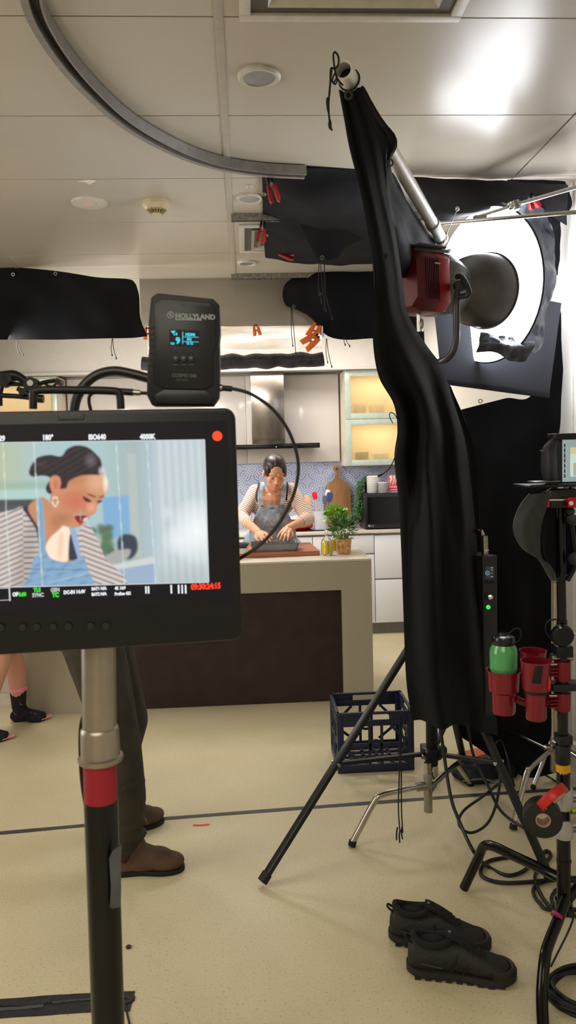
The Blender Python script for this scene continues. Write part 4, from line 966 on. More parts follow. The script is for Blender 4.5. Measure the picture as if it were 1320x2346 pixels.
def boot(ax_, ay_, ang, s=1.0):
    F = Frame((ax_, ay_, 0), (cos(ang), sin(ang), 0), (0, 0, 1)); mb = MB()
    mb.chain([F(0, -.015, .15), F(0, -.01, .07)], [.046, .043]); mb.ell(F(0, -.022, .05), (.037, .042, .038), F.ax); mb.ell(F(0, .06, .040), (.041, .10, .036), F.ax); mb.ell(F(0, .14, .038), (.047, .075, .036), F.ax); mb.ell(F(0, -.01, .035), (.038, .055, .03), F.ax); mb.ell(F(0, .05, .075), (.036, .065, .035), F.ax); mb.ell(F(0, .022, .105), (.040, .05, .045), F.ax); mb.ell(F(0, .10, .062), (.038, .07, .034), F.ax)
    bt = build(mb, 'boot', BOOT, cr, remesh=.005, sm=12)
    out = [F(x * .88, y * .94, .018) for x, y in ((-.032, -.055), (-.040, -.02), (-.037, .05), (-.050, .13), (-.044, .19), (-.02, .222), (.015, .222), (.042, .195), (.052, .14), (.037, .05), (.040, -.02), (.030, -.055), (0, -.066))]
    mb = MB(); mb.prism(catmull(out, 4, True), (0, 0, -.0175)); build(mb, 'sole', SOLE, bt, bevel=.003)
    for sx in (-1, 1): build(MB().ell(F(sx * .036, -.008, .105), (.012, .026, .05), F.ax), 'elastic_gusset', mat('maroon_elastic', (62, 26, 34), .8), bt)
    t_ = MB(); L_ = [F(0, .028, .18), F(0, .05, .205), F(0, .07, .205), F(0, .078, .185)]; cc = catmull(L_, 5); t_.grid([[p + F.r * -.010, p + F.r * .010] for p in cc]); build(t_, 'pull_tab', BOOT, bt, solid=.003)
    return bt
boot(-.485, 2.82, .02); boot(-.575, 3.12, .55)
# ---------------- bare legs with grip socks
sk = root('person', (-1.3, 4.5, 0), 'person with bare legs and black pink-toed socks in front of the island at left', 'person')
hx, hy = -1.42, 4.45; HM = Frame((hx + .0, hy, 1.52), (1, .3, -.15), (0, 0, 1)); bm_ = MB(); head(bm_, HM, .95)
bm_.chain([HM(0, -.02, -.06), V((hx, hy, 1.36))], [.05, .055]); bm_.chain([V((hx, hy - .13, 1.31)), V((hx, hy, 1.34)), V((hx, hy + .13, 1.31))], [.05, .06, .05]); bm_.chain([V((hx, hy, 1.2)), V((hx, hy, 1.02)), V((hx, hy, .9))], [.11, .10, .12])
for sy in (-1, 1):
    s0 = V((hx, hy + sy * .15, 1.31)); e0 = V((hx, hy + sy * .17, 1.05)); w0 = V((hx + .12, hy + sy * .12, .95)); bm_.chain([s0, e0, w0], [.042, .035, .024]); hand(bm_, Frame(w0, (1, 0, -.3), (0, 0, 1)), .92, .5, sy)
far = PZ(52, 1642, 0.03); near = PZ(-28, 1688, .03)
fk = P(62, 1500, 4.64)
fa = V((far.x - .02, 4.60, .09)); na = V((near.x - .05, 4.30, .09))
bm_.chain([V((hx, hy + .07, .86)), V((fa.x - .01, 4.54, .46)), V((fa.x + .0, 4.59, .30)), fa], [.085, .056, .058, .036]); bm_.chain([V((hx, hy - .07, .86)), V((na.x + .12, 4.36, .44)), V((na.x + .07, 4.32, .30)), na], [.085, .056, .058, .036])
def foot(mb, a, ang, inf=0.0):
    F = Frame((a.x, a.y, 0), (cos(ang), sin(ang), 0), (0, 0, 1)); mb.chain([F(0, -.02, .035), F(0, .05, .04), F(0, .13, .026)], [.032 + inf, .034 + inf, .026 + inf]); mb.chain([F(-.02, .07, .026), F(-.024, .13, .022)], [.024 + inf, .020 + inf]); mb.chain([F(.022, .07, .024), F(.026, .12, .018)], [.022 + inf, .016 + inf]); mb.chain([F(0, 0, .09), F(0, .03, .045)], [.036 + inf, .034 + inf]); return F
for a_, an in ((fa, .02), (na, -.05)):
    F = foot(bm_, a_, an)
    for i in range(5): bm_.chain([F(-.028 + i * .0145, .13 - .004 * i, .02), F(-.030 + i * .015, .178 - i * .010, .014)], [.0125 - .0012 * i, .0115 - .0014 * i])
body = build(bm_, 'body', SKIN, sk, remesh=.006, sm=2); paint(body, lambda p: (205, 150, 128) if p.z > .06 else (226, 160, 156))
hb = MB(); hb.ell(HM(0, -.03, .035), (.082, .092, .085), HM.ax, 20); build(hb, 'hair', HAIR, sk, remesh=.007, sm=2)
tb = MB(); tb.chain([V((hx, hy, 1.22)), V((hx, hy, .8))], [.125, .15]); tb.chain([V((hx, hy, .85)), V((hx + .02, hy, .62))], [.15, .165]); tb.cap(V((hx, hy - .1, 1.27)), V((hx, hy + .1, 1.27)), .075)
for sy in (-1, 1): tb.chain([V((hx, hy + sy * .15, 1.31)), V((hx, hy + sy * .17, 1.1))], [.06, .055])
build(tb, 'dark_dress', mat('navy_cotton', (40, 42, 60), .9), sk, remesh=.01, sm=3)
SOCK = mat('black_sock', (28, 28, 34), .9, 0, .2, bump=.2, bscale=300); PINK = mat('pink_knit', (236, 140, 158), .85)
for a_, an in ((fa, .02), (na, -.05)):
    sb = MB(); F = foot(sb, a_, an, .004); sb.chain([F(0, 0, .18), F(0, 0, .09)], [.049, .042]); so = build(sb, 'sock', SOCK, sk, remesh=.005, sm=2)
    build(MB().lathe([(.046, -.014), (.0535, -.012), (.0535, .012), (.046, .014)], F(0, 0, .205), (0, 0, 1), 28), 'pink_cuff', PINK, so)
    build(MB().ell(F(0, -.035, .022), (.026, .02, .018), F.ax), 'pink_heel', PINK, so)
    g_ = MB()
    for k_ in range(5):
        c_ = F(.041 - .004 * (k_ % 2), -.02 + .018 * (k_ % 3), .07 + .028 * k_); g_.tube([c_, c_ + F.f * .006 + V((0, 0, -.012)), c_ + F.f * .014 + V((0, 0, -.010))], .0012, 5, 3)
        c_ = F(.028, .05 + .022 * (k_ % 3), .062 - .004 * (k_ % 3)); g_.tube([c_, c_ + F.f * .008, c_ + F.f * .010 + V((0, 0, -.01))], .0012, 5, 3)
    build(g_, 'sock_pattern', mat('mint_print', (130, 170, 170), .7), so)

# ================================================================ KITCHEN OBJECTS
WOOD = NT('reddish_wood'); sp_ = WOOD.n('ShaderNodeMapping'); sp_.inputs['Scale'].default_value = (2, 22, 22); WOOD.l(WOOD.tc.outputs['Object'], sp_.inputs[0]); n1 = WOOD.noise(5, 5, sp_.outputs[0]); WOOD.l(WOOD.mix(n1, (142, 78, 52), (206, 132, 96)), WOOD.b.inputs['Base Color']); WOOD.b.inputs['Roughness'].default_value = .4
ZI = .9
cbp = [PZ(540, 1283, ZI + .03), PZ(733, 1262, ZI + .03), PZ(708, 1243, ZI + .03), PZ(545, 1243, ZI + .03)]
cbp[0].x -= .05; cbp[3].x -= .05; y0 = max(cbp[0].y, IY0 + .01)
brd = build(MB().prism([V((cbp[0].x, cbp[1].y, ZI + .032)), V((cbp[1].x, cbp[1].y, ZI + .032)), V((cbp[2].x + .01, cbp[2].y, ZI + .032)), V((cbp[3].x, cbp[2].y, ZI + .032))], (0, 0, -.0315)), 'chopping_board', WOOD.m, bevel=.005, top=('thick reddish wooden chopping board on the island under the baking tin', 'chopping board'))
# baking tin
TIN = mat('grey_nonstick', (128, 128, 134), .35, .4, .06)
tl = PZ(578, 1233, ZI + .085); tr_ = PZ(687, 1229, ZI + .085); ty0 = 4.93; ty1 = 5.13; zb = ZI + .033; ztop = ZI + .085
def rrect(x0, x1, y0, y1, z, r, n=5):
    o = []
    for cx__, cy__, a0 in ((x1 - r, y1 - r, 0), (x0 + r, y1 - r, 90), (x0 + r, y0 + r, 180), (x1 - r, y0 + r, 270)):
        for k in range(n): a = radians(a0 + 90 * k / (n - 1)); o.append(V((cx__ + r * cos(a), cy__ + r * sin(a), z)))
    return o
tx0, tx1 = P(572, 1233, 5.0).x, P(686, 1229, 5.0).x
tn = root('baking_tin', ((tx0 + tx1) / 2, 5.03, zb), 'grey rectangular baking tin on the reddish chopping board', 'baking tin')
secs = [rrect(tx0 + .02, tx1 - .02, ty0 + .015, ty1 - .015, zb, .02), rrect(tx0 + .004, tx1 - .004, ty0 + .002, ty1 - .002, ztop - .004, .025), rrect(tx0 - .008, tx1 + .008, ty0 - .008, ty1 + .008, ztop, .03), rrect(tx0 + .008, tx1 - .008, ty0 + .006, ty1 - .006, ztop - .002, .022), rrect(tx0 + .024, tx1 - .024, ty0 + .019, ty1 - .019, zb + .004, .018)]
mb = MB(); n_ = len(secs[0]); mb.add([p for s_ in secs for p in s_], [(i * n_ + j, i * n_ + (j + 1) % n_, (i + 1) * n_ + (j + 1) % n_, (i + 1) * n_ + j) for i in range(4) for j in range(n_)] + [tuple(range(n_)), tuple(range(4 * n_, 5 * n_))]); build(mb, 'tin', TIN, tn)
# pastry being pressed in the tin
mb = MB()
for i in range(14): mb.ell(V((tx0 + .04 + random.random() * (tx1 - tx0 - .08), ty0 + .04 + random.random() * .12, zb + .008)), (.03, .02, .010))
build(mb, 'baking_dough', mat('dough', (226, 204, 186), .8), remesh=.005, sm=2, top=('pale dough pressed into the grey baking tin under the hands', 'dough'))
# bowls left of tin
bl = root('ingredient_bowl', (P(562, 1235, 4.98).x, 4.98, ZI + .033), 'small dark bowl stacked on a white one beside the monitor edge', 'bowl'); q = V((P(553, 1235, 4.90).x, 4.90, ZI + .033))
build(MB().lathe([(.025, 0), (.045, .03), (.047, .036), (.043, .036), (.02, .006), (0, .006)], q, n=28), 'white_bowl', WHT, bl); build(MB().lathe([(.03, .036), (.05, .062), (.052, .066), (.046, .066), (.02, .042), (0, .042)], q, n=28), 'dark_bowl', mat('slate_bowl', (62, 66, 72), .3), bl)
# oil bottles
GLS = bpy.data.materials.new('clear_glass'); GLS.use_nodes = True; _b = GLS.node_tree.nodes['Principled BSDF']; _b.inputs['Transmission Weight'].default_value = 1; _b.inputs['Roughness'].default_value = .02; _b.inputs['Base Color'].default_value = (.95, .97, .95, 1); _b.inputs['IOR'].default_value = 1.45
_nz = GLS.node_tree.nodes.new('ShaderNodeTexNoise'); _nz.inputs['Scale'].default_value = 12; _bp = GLS.node_tree.nodes.new('ShaderNodeBump'); _bp.inputs['Strength'].default_value = .03; GLS.node_tree.links.new(_nz.outputs['Fac'], _bp.inputs['Height']); GLS.node_tree.links.new(_bp.outputs[0], _b.inputs['Normal'])
OIL = mat('yellow_oil', (250, 214, 24), .15, 0, .04, emis=None)
def bottle(px, py, Y, R, h, lab):
    q = V((P(px, py, Y).x, Y, ZI + .0005)); r = root('oil_bottle', q, lab, 'bottle', 'oil bottles on the island')
    build(MB().lathe([(0, 0), (R * .9, 0), (R, .006), (R, h * .52), (R * .9, h * .62), (R * .38, h * .74), (R * .30, h * .80), (R * .30, h), (R * .24, h), (R * .24, h * .8), (R * .33, h * .73), (R * .84, h * .6), (R * .93, h * .5), (R * .93, .01), (0, .008)], q, n=32), 'glass', GLS, r)
    build(MB().lathe([(0, .0095), (R * .9, .011), (R * .9, h * .50), (R * .8, h * .575), (0, h * .575)], q, n=28), 'oil', OIL, r)
    return r
bottle(749, 1262, 4.93, .037, .155, 'round glass bottle of yellow oil nearest the chopping board')
bottle(764, 1258, 5.065, .027, .14, 'second bottle of yellow oil, half hidden between the first bottle and the cork pot')
# plants
def leaves(mb, c, R, n, L, seed, flat=.7, up=0.4, wd=.5, zmin=-9):
    rr = random.Random(seed)
    for i in range(n):
        d = V((rr.gauss(0, 1), rr.gauss(0, 1), rr.gauss(up, .8))).normalized(); p = V(c) + V((d.x * R[0], d.y * R[1], d.z * R[2])) * rr.uniform(.35, 1)
        if p.z < zmin: p.z = zmin + rr.random() * .02
        l = L * rr.uniform(.6, 1.1); a = (d + V((rr.uniform(-.6, .6), rr.uniform(-.6, .6), rr.uniform(-.2, .7)))).normalized(); s_ = a.cross(V((rr.uniform(-.5, .5), rr.uniform(-.5, .5), 1))).normalized(); u_ = a.cross(s_)
        w_ = l * wd * .5
        mb.add([p, p + a * l * .4 + s_ * w_ + u_ * l * .08, p + a * l * .45 - u_ * l * .03, p + a * l * .4 - s_ * w_ + u_ * l * .08, p + a * l * .8 + s_ * w_ * .6, p + a * l * .8 - s_ * w_ * .6, p + a * l + u_ * -.05 * l], [(0, 1, 2), (0, 2, 3), (1, 4, 6, 2), (3, 2, 6, 5)])
def leafmat(name, a, b):
    t = NT(name); n = t.noise(30, 2); t.l(t.mix(n, a, b), t.b.inputs['Base Color']); t.b.inputs['Roughness'].default_value = .4
    t.b.inputs['Subsurface Weight'].default_value = 0.0; return t.m
LG = leafmat('bright_leaf', (96, 150, 30), (160, 200, 70)); DG = leafmat('deep_leaf', (42, 86, 40), (104, 140, 72)); TG = leafmat('trailing_leaf', (34, 72, 34), (70, 112, 56))
q = V((P(788, 1262, 4.98).x, 4.98, ZI + .0005)); r = root('potted_plant', q, 'leafy dark green herb in a cork-textured pot on the island', 'potted plant')
build(MB().lathe([(0, 0), (.040, 0), (.044, .004), (.052, .095), (.054, .10), (.050, .10), (.046, .09), (0, .088)], q, n=36), 'cork_pot', mat('cork', (204, 158, 104), .85, 0, .3, scale=55, bump=.4, bscale=60), r)
build(MB().lathe([(0, .0885), (.0455, .0905), (0, .093)], q, n=20), 'soil', mat('soil', (50, 36, 26), .95), r)
mb = MB(); leaves(mb, q + V((0, 0, .165)), (.088, .08, .075), 230, .046, 3, zmin=q.z + .09); build(mb, 'foliage', DG, r, smooth=False)
mb = MB()
for k in range(9): a = k * .7; mb.tube([q + V((cos(a) * .02, sin(a) * .02, .09)), q + V((cos(a) * .05, sin(a) * .05, .16))], .0018, 5)
build(mb, 'stems', TG, r)
q = V((P(772, 1250, 5.16).x, 5.16, ZI + .0005)); r = root('herb_vase', q, 'bright green parsley bunch in a clear glass behind the darker herb', 'plant')
build(MB().lathe([(0, 0), (.03, 0), (.034, .15), (.031, .15), (.028, .006), (0, .006)], q, n=28), 'glass', GLS, r)
mb = MB(); leaves(mb, q + V((0, 0, .235)), (.082, .07, .062), 260, .034, 9, wd=.9); build(mb, 'foliage', LG, r, smooth=False)
mb = MB()
for k in range(16): a = k * .9; mb.tube([q + V((cos(a) * .012, sin(a) * .012, .01)), q + V((cos(a) * .018, sin(a) * .018, .14)), q + V((cos(a) * .05, sin(a) * .05, .22))], .0016, 5, 3)
build(mb, 'stems', LG, r)
# bench objects
ZB = .9005
def onb(px, Y): return V((P(px, 1205, Y).x, Y, ZB))
# paddle board
Yp = 6.93; pts = [(749, 1205), (747, 1150), (745, 1125), (750, 1110), (763, 1100), (769, 1090), (768, 1081), (764, 1075), (766, 1068), (772, 1064), (779, 1068), (781, 1075), (777, 1082), (777, 1092), (785, 1101), (798, 1110), (803, 1122), (804, 1150), (805, 1205)]
o = catmull([P(x, y, Yp) for x, y in pts], 4); [setattr(p, 'z', max(p.z, ZB)) for p in o]
for p in o: p.y = Yp + (p.z - ZB) * .08 - .03
r = root('paddle_board', P(775, 1205, Yp), 'large arched wooden paddle board leaning on the tiled wall', 'board')
W2 = NT('oak_board'); mp = W2.n('ShaderNodeMapping'); mp.inputs['Scale'].default_value = (26, 26, 1.5); W2.l(W2.tc.outputs['Object'], mp.inputs[0]); W2.l(W2.mix(W2.noise(2.5, 4, mp.outputs[0]), (122, 86, 52), (178, 132, 84)), W2.b.inputs['Base Color']); W2.b.inputs['Roughness'].default_value = .5
build(MB().prism(o, (0, .018, 0)), 'paddle', W2.m, r, bevel=.002)
c_ = P(772, 1074, Yp); c_.y = o[0].y + (c_.z - ZB) * .08 - .004; build(MB().cyl(c_ - V((0, .003, 0)), c_, .011), 'hanging_hole', mat('hole_dark', (70, 60, 60), .7), r)
# utensil crock
q = onb(735, 6.62); r = root('utensil_crock', q, 'pale grey-white ceramic crock holding kitchen utensils on the back bench', 'crock')
build(MB().lathe([(0, 0), (.056, 0), (.060, .004), (.062, .165), (.058, .165), (.055, .01), (0, .01)], q, n=36), 'crock', mat('pale_ceramic', (188, 192, 200), .35, 0, .06, scale=20), r)
def utensil(x0, Y, tip, m, hm, lab, w_, h_, shape='spat'):
    a = q + V((x0, 0, .02)); b = P(tip[0], tip[1], Y); d = (b - a).normalized(); s_ = d.cross(V((0, 1, 0))).normalized()
    r = root('kitchen_utensil', a, lab, 'utensil', 'utensils standing in the crock')
    build(MB().tube([a, b - d * h_ * .9], .006, 8), 'handle', hm, r)
    o = [b - d * h_ + s_ * .006, b - d * h_ * .8 + s_ * w_ * .9, b - d * h_ * .15 + s_ * w_, b + s_ * w_ * .5, b - s_ * w_ * .5, b - d * h_ * .15 - s_ * w_, b - d * h_ * .8 - s_ * w_ * .9, b - d * h_ - s_ * .006]
    build(MB().prism([p - V((0, .004, 0)) for p in catmull(o, 3, True)], (0, .008, 0)), 'blade' if shape == 'spat' else 'bowl', m, r, bevel=.001)
PLW = mat('pale_wood', (214, 170, 122), .55); RSP = mat('red_silicone', (205, 30, 46), .45); NSP = mat('navy_silicone', (52, 72, 120), .45); GSP = mat('grey_silicone', (92, 92, 110), .45)
utensil(-.035, 6.62, (702, 1135), PLW, PLW, 'pale wooden spatula leaning left in the crock', .022, .085)
utensil(-.01, 6.62, (720, 1127), RSP, PLW, 'red spatula standing in the crock', .021, .07)
utensil(.028, 6.62, (744, 1135), GSP, GSP, 'grey spoon standing in the crock', .018, .075)
utensil(.036, 6.62, (757, 1128), NSP, NSP, 'navy blue spatula leaning right in the crock', .027, .085)
utensil(.01, 6.66, (752, 1122), mat('white_silicone', (220, 220, 222), .45), PLW, 'white spatula behind the navy one in the crock', .02, .08)
# cooktop + red pot
build(MB().b2((P(640, 1210, 6.6).x, 6.5, .9), (P(741, 1210, 6.6).x, 6.86, .908)), 'cooktop', mat('cooktop_glass', (14, 14, 18), .1), bevel=.002, top=('black glass cooktop under the red pot on the back bench', 'cooktop'))
q = onb(686, 6.66) + V((0, 0, .009)); r = root('casserole_pot', q, 'red enamel casserole pot behind the cook\'s elbow', 'pot')
RE = mat('red_enamel', (206, 32, 30), .2, 0, .04, coat=.4)
build(MB().lathe([(0, 0), (.095, 0), (.118, .02), (.125, .085), (.130, .092), (.122, .092), (.116, .03), (.09, .008), (0, .008)], q, n=44), 'pot', RE, r)
for sx in (-1, 1): build(MB().tube([q + V((sx * .12, -.03, .08)), q + V((sx * .16, -.02, .082)), q + V((sx * .16, .02, .082)), q + V((sx * .12, .03, .08))], .009, 10, 5), 'side_handle', RE, r)
build(MB().lathe([(.124, .093), (.10, .108), (.03, .122), (.012, .124), (.012, .135), (.02, .142), (.016, .15), (0, .151)], q, n=40), 'lid', mat('pale_enamel', (222, 206, 206), .25), r)
# microwave
mx0 = P(836, 1200, 6.5).x; mx1 = mx0 + .50; mz0 = ZB + .008; mz1 = P(836, 1131, 6.5).z; r = root('microwave', ((mx0 + mx1) / 2, 6.65, ZB), 'black microwave oven on the back bench beside the black drape', 'microwave')
MWB = mat('microwave_black', (30, 31, 36), .35, .1)
build(MB().b2((mx0, 6.5, mz0), (mx1, 6.86, mz1)), 'casing', MWB, r, bevel=.003)
d_ = build(MB().b2((mx0 + .002, 6.484, mz0 + .003), (mx1 - .11, 6.499, mz1 - .003)), 'door', MWB, r, bevel=.002); build(MB().b2((mx0 + .022, 6.481, mz0 + .045), (mx1 - .13, 6.484, mz1 - .03)), 'window', mat('mw_glass', (6, 10, 14), .08), d_)
build(MB().b2((mx1 - .108, 6.484, mz0 + .003), (mx1 - .002, 6.499, mz1 - .003)), 'control_panel', MWB, r, bevel=.002)
LGM = mat('badge_silver', (170, 172, 176), .4)
text(d_, 'LG', (mx0 + .048, 6.480, mz0 + .018), (1, 0, 0), (0, 0, 1), .022, LGM, 'badge_lettering'); build(MB().lathe([(0, .001), (.0085, .001), (.0085, 0), (0, 0)], (mx0 + .034, 6.4805, mz0 + .026), (0, -1, 0), 20), 'badge_disc', LGM, d_)
for sx in (.03, .45): build(MB().cyl((mx0 + sx, 6.53, ZB), (mx0 + sx, 6.53, mz0), .012), 'foot', RUB, r)
# on the microwave
ZM = mz1 + .0008
def onm(px, Y=6.62): return V((P(px, 1131, Y).x, Y, ZM))
q = onm(856); r = root('canister', q, 'white canister with black chevron marks on the microwave', 'canister')
CHV = NT('chevron_ceramic'); sp2 = CHV.n('ShaderNodeSeparateXYZ'); CHV.l(CHV.tc.outputs['Object'], sp2.inputs[0]); tri = CHV.m2('PINGPONG', CHV.m2('MULTIPLY', sp2.outputs[0], 60.0), 0.5); kk = CHV.m2('LESS_THAN', CHV.m2('FRACT', CHV.m2('ADD', CHV.m2('MULTIPLY', sp2.outputs[2], 70.0), tri)), .28); CHV.l(CHV.mix(CHV.m2('MULTIPLY', kk, .75), (222, 222, 220), (70, 72, 76)), CHV.b.inputs['Base Color']); CHV.b.inputs['Roughness'].default_value = .35
build(MB().lathe([(0, 0), (.054, 0), (.057, .004), (.057, .132), (.052, .132), (.05, .01), (0, .01)], q, n=36), 'jar', CHV.m, r)
build(MB().lathe([(.059, .132), (.059, .14), (.05, .146), (0, .147)], q, n=36), 'lid', WHT, r)
q = onm(878, 6.535); r = root('canister', q, 'small plain grey canister on the microwave in front of the books', 'canister'); GC = mat('grey_ceramic', (150, 150, 152), .4); build(MB().lathe([(0, 0), (.040, 0), (.042, .003), (.042, .082), (0, .082)], q, n=32), 'jar', GC, r); build(MB().lathe([(.044, .082), (.044, .09), (.02, .094), (0, .094)], q, n=32), 'lid', mat('pale_lid', (196, 196, 198), .4), r)
z = ZM
for i, (col, w_, h_, lb, tx) in enumerate((((120, 170, 210), .19, .014, 'blue book lowest in the stack on the microwave', ''), ((206, 40, 60), .185, .022, 'red book in the middle of the stack on the microwave', 'Home Cooking'), ((230, 92, 104), .18, .022, 'coral book topmost in the stack on the microwave', ''))):
    a = onm(888, 6.54); r = root('book', (a.x + .1, 6.62, z), lb, 'book', 'books stacked on the microwave'); m_ = mat('cover_%d' % i, col, .5)
    x0 = a.x; mb = MB(); mb.b2((x0, 6.54, z), (x0 + w_, 6.72, z + .0022)).b2((x0, 6.54, z + h_ - .0022), (x0 + w_, 6.72, z + h_)).b2((x0, 6.54, z + .0022), (x0 + w_, 6.543, z + h_ - .0022)); build(mb, 'cover', m_, r)
    build(MB().b2((x0 + .004, 6.543, z + .0022), (x0 + w_ - .002, 6.715, z + h_ - .0022)), 'pages', mat('paper', (230, 226, 214), .8), r)
    if i: build(MB().b2((x0 + .02, 6.5392, z + .008), (x0 + .12, 6.54, z + .013)), 'spine_print', mat('spine_white', (236, 226, 224), .6), r)
    z += h_ + .0004
q = V((P(904, 1112, 6.6).x, 6.62, z)); r = root('patterned_jug', q, 'pink patterned jug on top of the book stack', 'jug')
PJ = NT('pink_swirl'); wv = PJ.n('ShaderNodeTexWave'); wv.inputs['Scale'].default_value = 12; wv.inputs['Distortion'].default_value = 9; PJ.l(PJ.tc.outputs['Object'], wv.inputs[0]); PJ.l(PJ.mix(wv.outputs['Fac'], (176, 92, 92), (232, 200, 196)), PJ.b.inputs['Base Color']); PJ.b.inputs['Roughness'].default_value = .35
build(MB().lathe([(0, 0), (.038, 0), (.05, .02), (.054, .05), (.05, .082), (.054, .088), (.048, .088), (.045, .05), (0, .01)], q, n=36), 'jug', PJ.m, r); build(MB().tube([q + V((.05, 0, .075)), q + V((.08, 0, .06)), q + V((.05, 0, .02))], .006, 8, 5), 'handle', PJ.m, r)
# trailing plant
q = onm(845, 6.72) ; q = onb(826, 6.80); r = root('trailing_plant', q, 'long trailing green plant hanging down left of the microwave', 'plant')
hang = []
rr = random.Random(4); mb = MB(); sm2 = MB()
for k in range(26):
    s_ = P(846 + rr.uniform(-6, 5), 1092 + rr.uniform(-4, 6), 6.70 + rr.uniform(-.05, .06)); e_ = P(822 + rr.uniform(-16, 8), rr.uniform(1165, 1204), 6.66 + rr.uniform(-.10, .1)); e_.z = max(e_.z, ZB + .012)
    m1 = s_.lerp(e_, .3) + V((-.03 - rr.random() * .02, 0, .03)); m2 = s_.lerp(e_, .65) + V((-.015 + rr.uniform(-.02, .02), 0, .0)); cc = catmull([s_, m1, m2, e_], 9); sm2.tube(cc, .0012, 4)
    for i in range(len(cc) - 1):
        for e in range(2):
            p = cc[i].lerp(cc[i + 1], rr.random()); a = V((rr.uniform(-1, 1), rr.uniform(-1, 1), rr.uniform(-1, .1))).normalized(); s3 = a.orthogonal().normalized() * .0045; l = .028
            mb.add([p, p + a * l * .5 + s3, p + a * l, p + a * l * .5 - s3], [(0, 1, 2, 3)])
mb.v = [V((p.x, p.y, max(p.z, ZB + .003))) for p in mb.v]
build(mb, 'foliage', TG, r, smooth=False); build(sm2, 'vines', DG, r)
pq = onm(846, 6.74); build(MB().lathe([(0, 0), (.04, 0), (.05, .09), (.046, .09), (0, .08)], pq, n=24), 'pot', mat('dark_pot', (60, 60, 60), .5), r)
# black cable at the wall cabinet
cbz = root('hanging_cable', P(895, 1050, 6.0), 'thin black cable dangling in front of the lit cabinet down to the canister', 'cable')
build(MB().tube([P(912, 1015, 2.52), P(910, 1030, 2.52), P(905, 1048, 2.52), P(893, 1072, 2.52), P(880, 1084, 2.52), P(868, 1091, 2.52)], .0018, 7, 6), 'cord', CABLE, cbz); build(MB().cyl(P(875, 1087, 2.52), P(866, 1092, 2.52), .0035), 'end_ferrule', BLKP, cbz)
build(MB().tube([P(912, 962, 2.52), P(903, 948, 2.52), P(894, 946, 2.52), P(893, 955, 2.52), P(900, 970, 2.52)], .0016, 7, 6), 'loop', CABLE, cbz)
# ================================================================ FIELD MONITOR (foreground)
# plane of the screen: passes through its right bottom corner, turned a few degrees
MO = P(556, 1466, .905); MX = V((cos(radians(6)), sin(radians(6)), 0)); MZ = V((0, 0, 1)); MN = MX.cross(MZ)  # MN points to the viewer (-Y)
def onM(x, y, off=0.0):
    d = ray(x, y); o = MO + MN * off; t_ = (o - EYE).dot(MN) / d.dot(MN); return EYE + d * t_
def mrect(mb, x0, y0, x1, y1, off, dep):
    a = onM(x0, y1, off); b = onM(x1, y0, off); a2 = MO + MX * (a - MO).dot(MX) + MZ * (a - MO).dot(MZ) + MN * off
    w_ = (b - a).dot(MX); h_ = (b - a).dot(MZ); c = a + MX * w_ / 2 + MZ * h_ / 2 - MN * dep / 2
    return mb.box(c, (w_, dep, h_), (MX, -MN, MZ))
mon = root('field_monitor', MO - MX * .2, 'big black production monitor on a stand showing the cook on its screen', 'monitor')
MBLK = mat('monitor_black', (11, 13, 20), .42, .1, .1)
wtl = onM(546, 934); H_ = (wtl - MO).z; Wd = .405
c_ = MO - MX * (Wd / 2) + MZ * (H_ / 2)
def rr_out(c, w_, h_, r, n=6):
    o = []
    for sx, sz, a0 in ((1, 1, 0), (-1, 1, 90), (-1, -1, 180), (1, -1, 270)):
        for k in range(n): a = radians(a0 + 90 * k / (n - 1)); o.append(c + MX * (sx * (w_ / 2 - r) + r * cos(a)) + MZ * (sz * (h_ / 2 - r) + r * sin(a)))
    return o
build(MB().prism(rr_out(c_, Wd, H_, .013), -MN * .034), 'housing', MBLK, mon, bevel=.003)
build(MB().prism(rr_out(c_ + MZ * .0165 + MN * .0008, Wd - .020, H_ - .062, .004), -MN * .0012), 'cover_glass', mat('monitor_glass', (11, 13, 30), .12, 0, .05), mon)
build(MB().prism(rr_out(c_ - MN * .034, Wd - .05, H_ - .05, .012), -MN * .018), 'rear_bulge', MBLK, mon, bevel=.004)
# --- picture on the screen
NX, NY = 330, 186
X0, X1, Y0, Y1 = -370.0, 1312.0, 48.0, 978.0
gx, gy = np.meshgrid(np.linspace(X0, X1, NX), np.linspace(Y0, Y1, NY))
img = np.zeros((NY, NX, 3))
def S(c): return np.array(lin(c))
def sstep(a, b, x): t_ = np.clip((x - a) / (b - a), 0, 1); return t_ * t_ * (3 - 2 * t_)
def put(mask, col):
    global img
    c = S(col) if isinstance(col, tuple) else col; img = img * (1 - mask[..., None]) + c * mask[..., None]
def polym(pts, soft=4, smooth=True):
    pts = [(p.x, p.y) for p in catmull([V((x, y, 0)) for x, y in pts], 5, True)] if smooth else pts
    P_ = np.array(pts); n = len(P_); ins = np.zeros(gx.shape, bool); dist = np.full(gx.shape, 1e9)
    for i in range(n):
        x1, y1 = P_[i]; x2, y2 = P_[(i + 1) % n]
        if y1 != y2: ins ^= ((y1 > gy) != (y2 > gy)) & (gx < (x2 - x1) * (gy - y1) / (y2 - y1) + x1)
        dx, dy = x2 - x1, y2 - y1; L2 = dx * dx + dy * dy + 1e-9; t_ = np.clip(((gx - x1) * dx + (gy - y1) * dy) / L2, 0, 1); dist = np.minimum(dist, np.hypot(gx - x1 - t_ * dx, gy - y1 - t_ * dy))
    return np.clip(np.where(ins, dist, -dist) / soft + .5, 0, 1)
def blob(x, y, rx, ry, p=1.0): return np.clip(1 - np.hypot((gx - x) / rx, (gy - y) / ry), 0, 1) ** p
def hgrad(a, xa, b, xb): f = sstep(xa, xb, gx)[..., None]; return S(a) * (1 - f) + S(b) * f
put(np.ones(gx.shape), hgrad((186, 192, 160), -100, (172, 200, 204), 330))
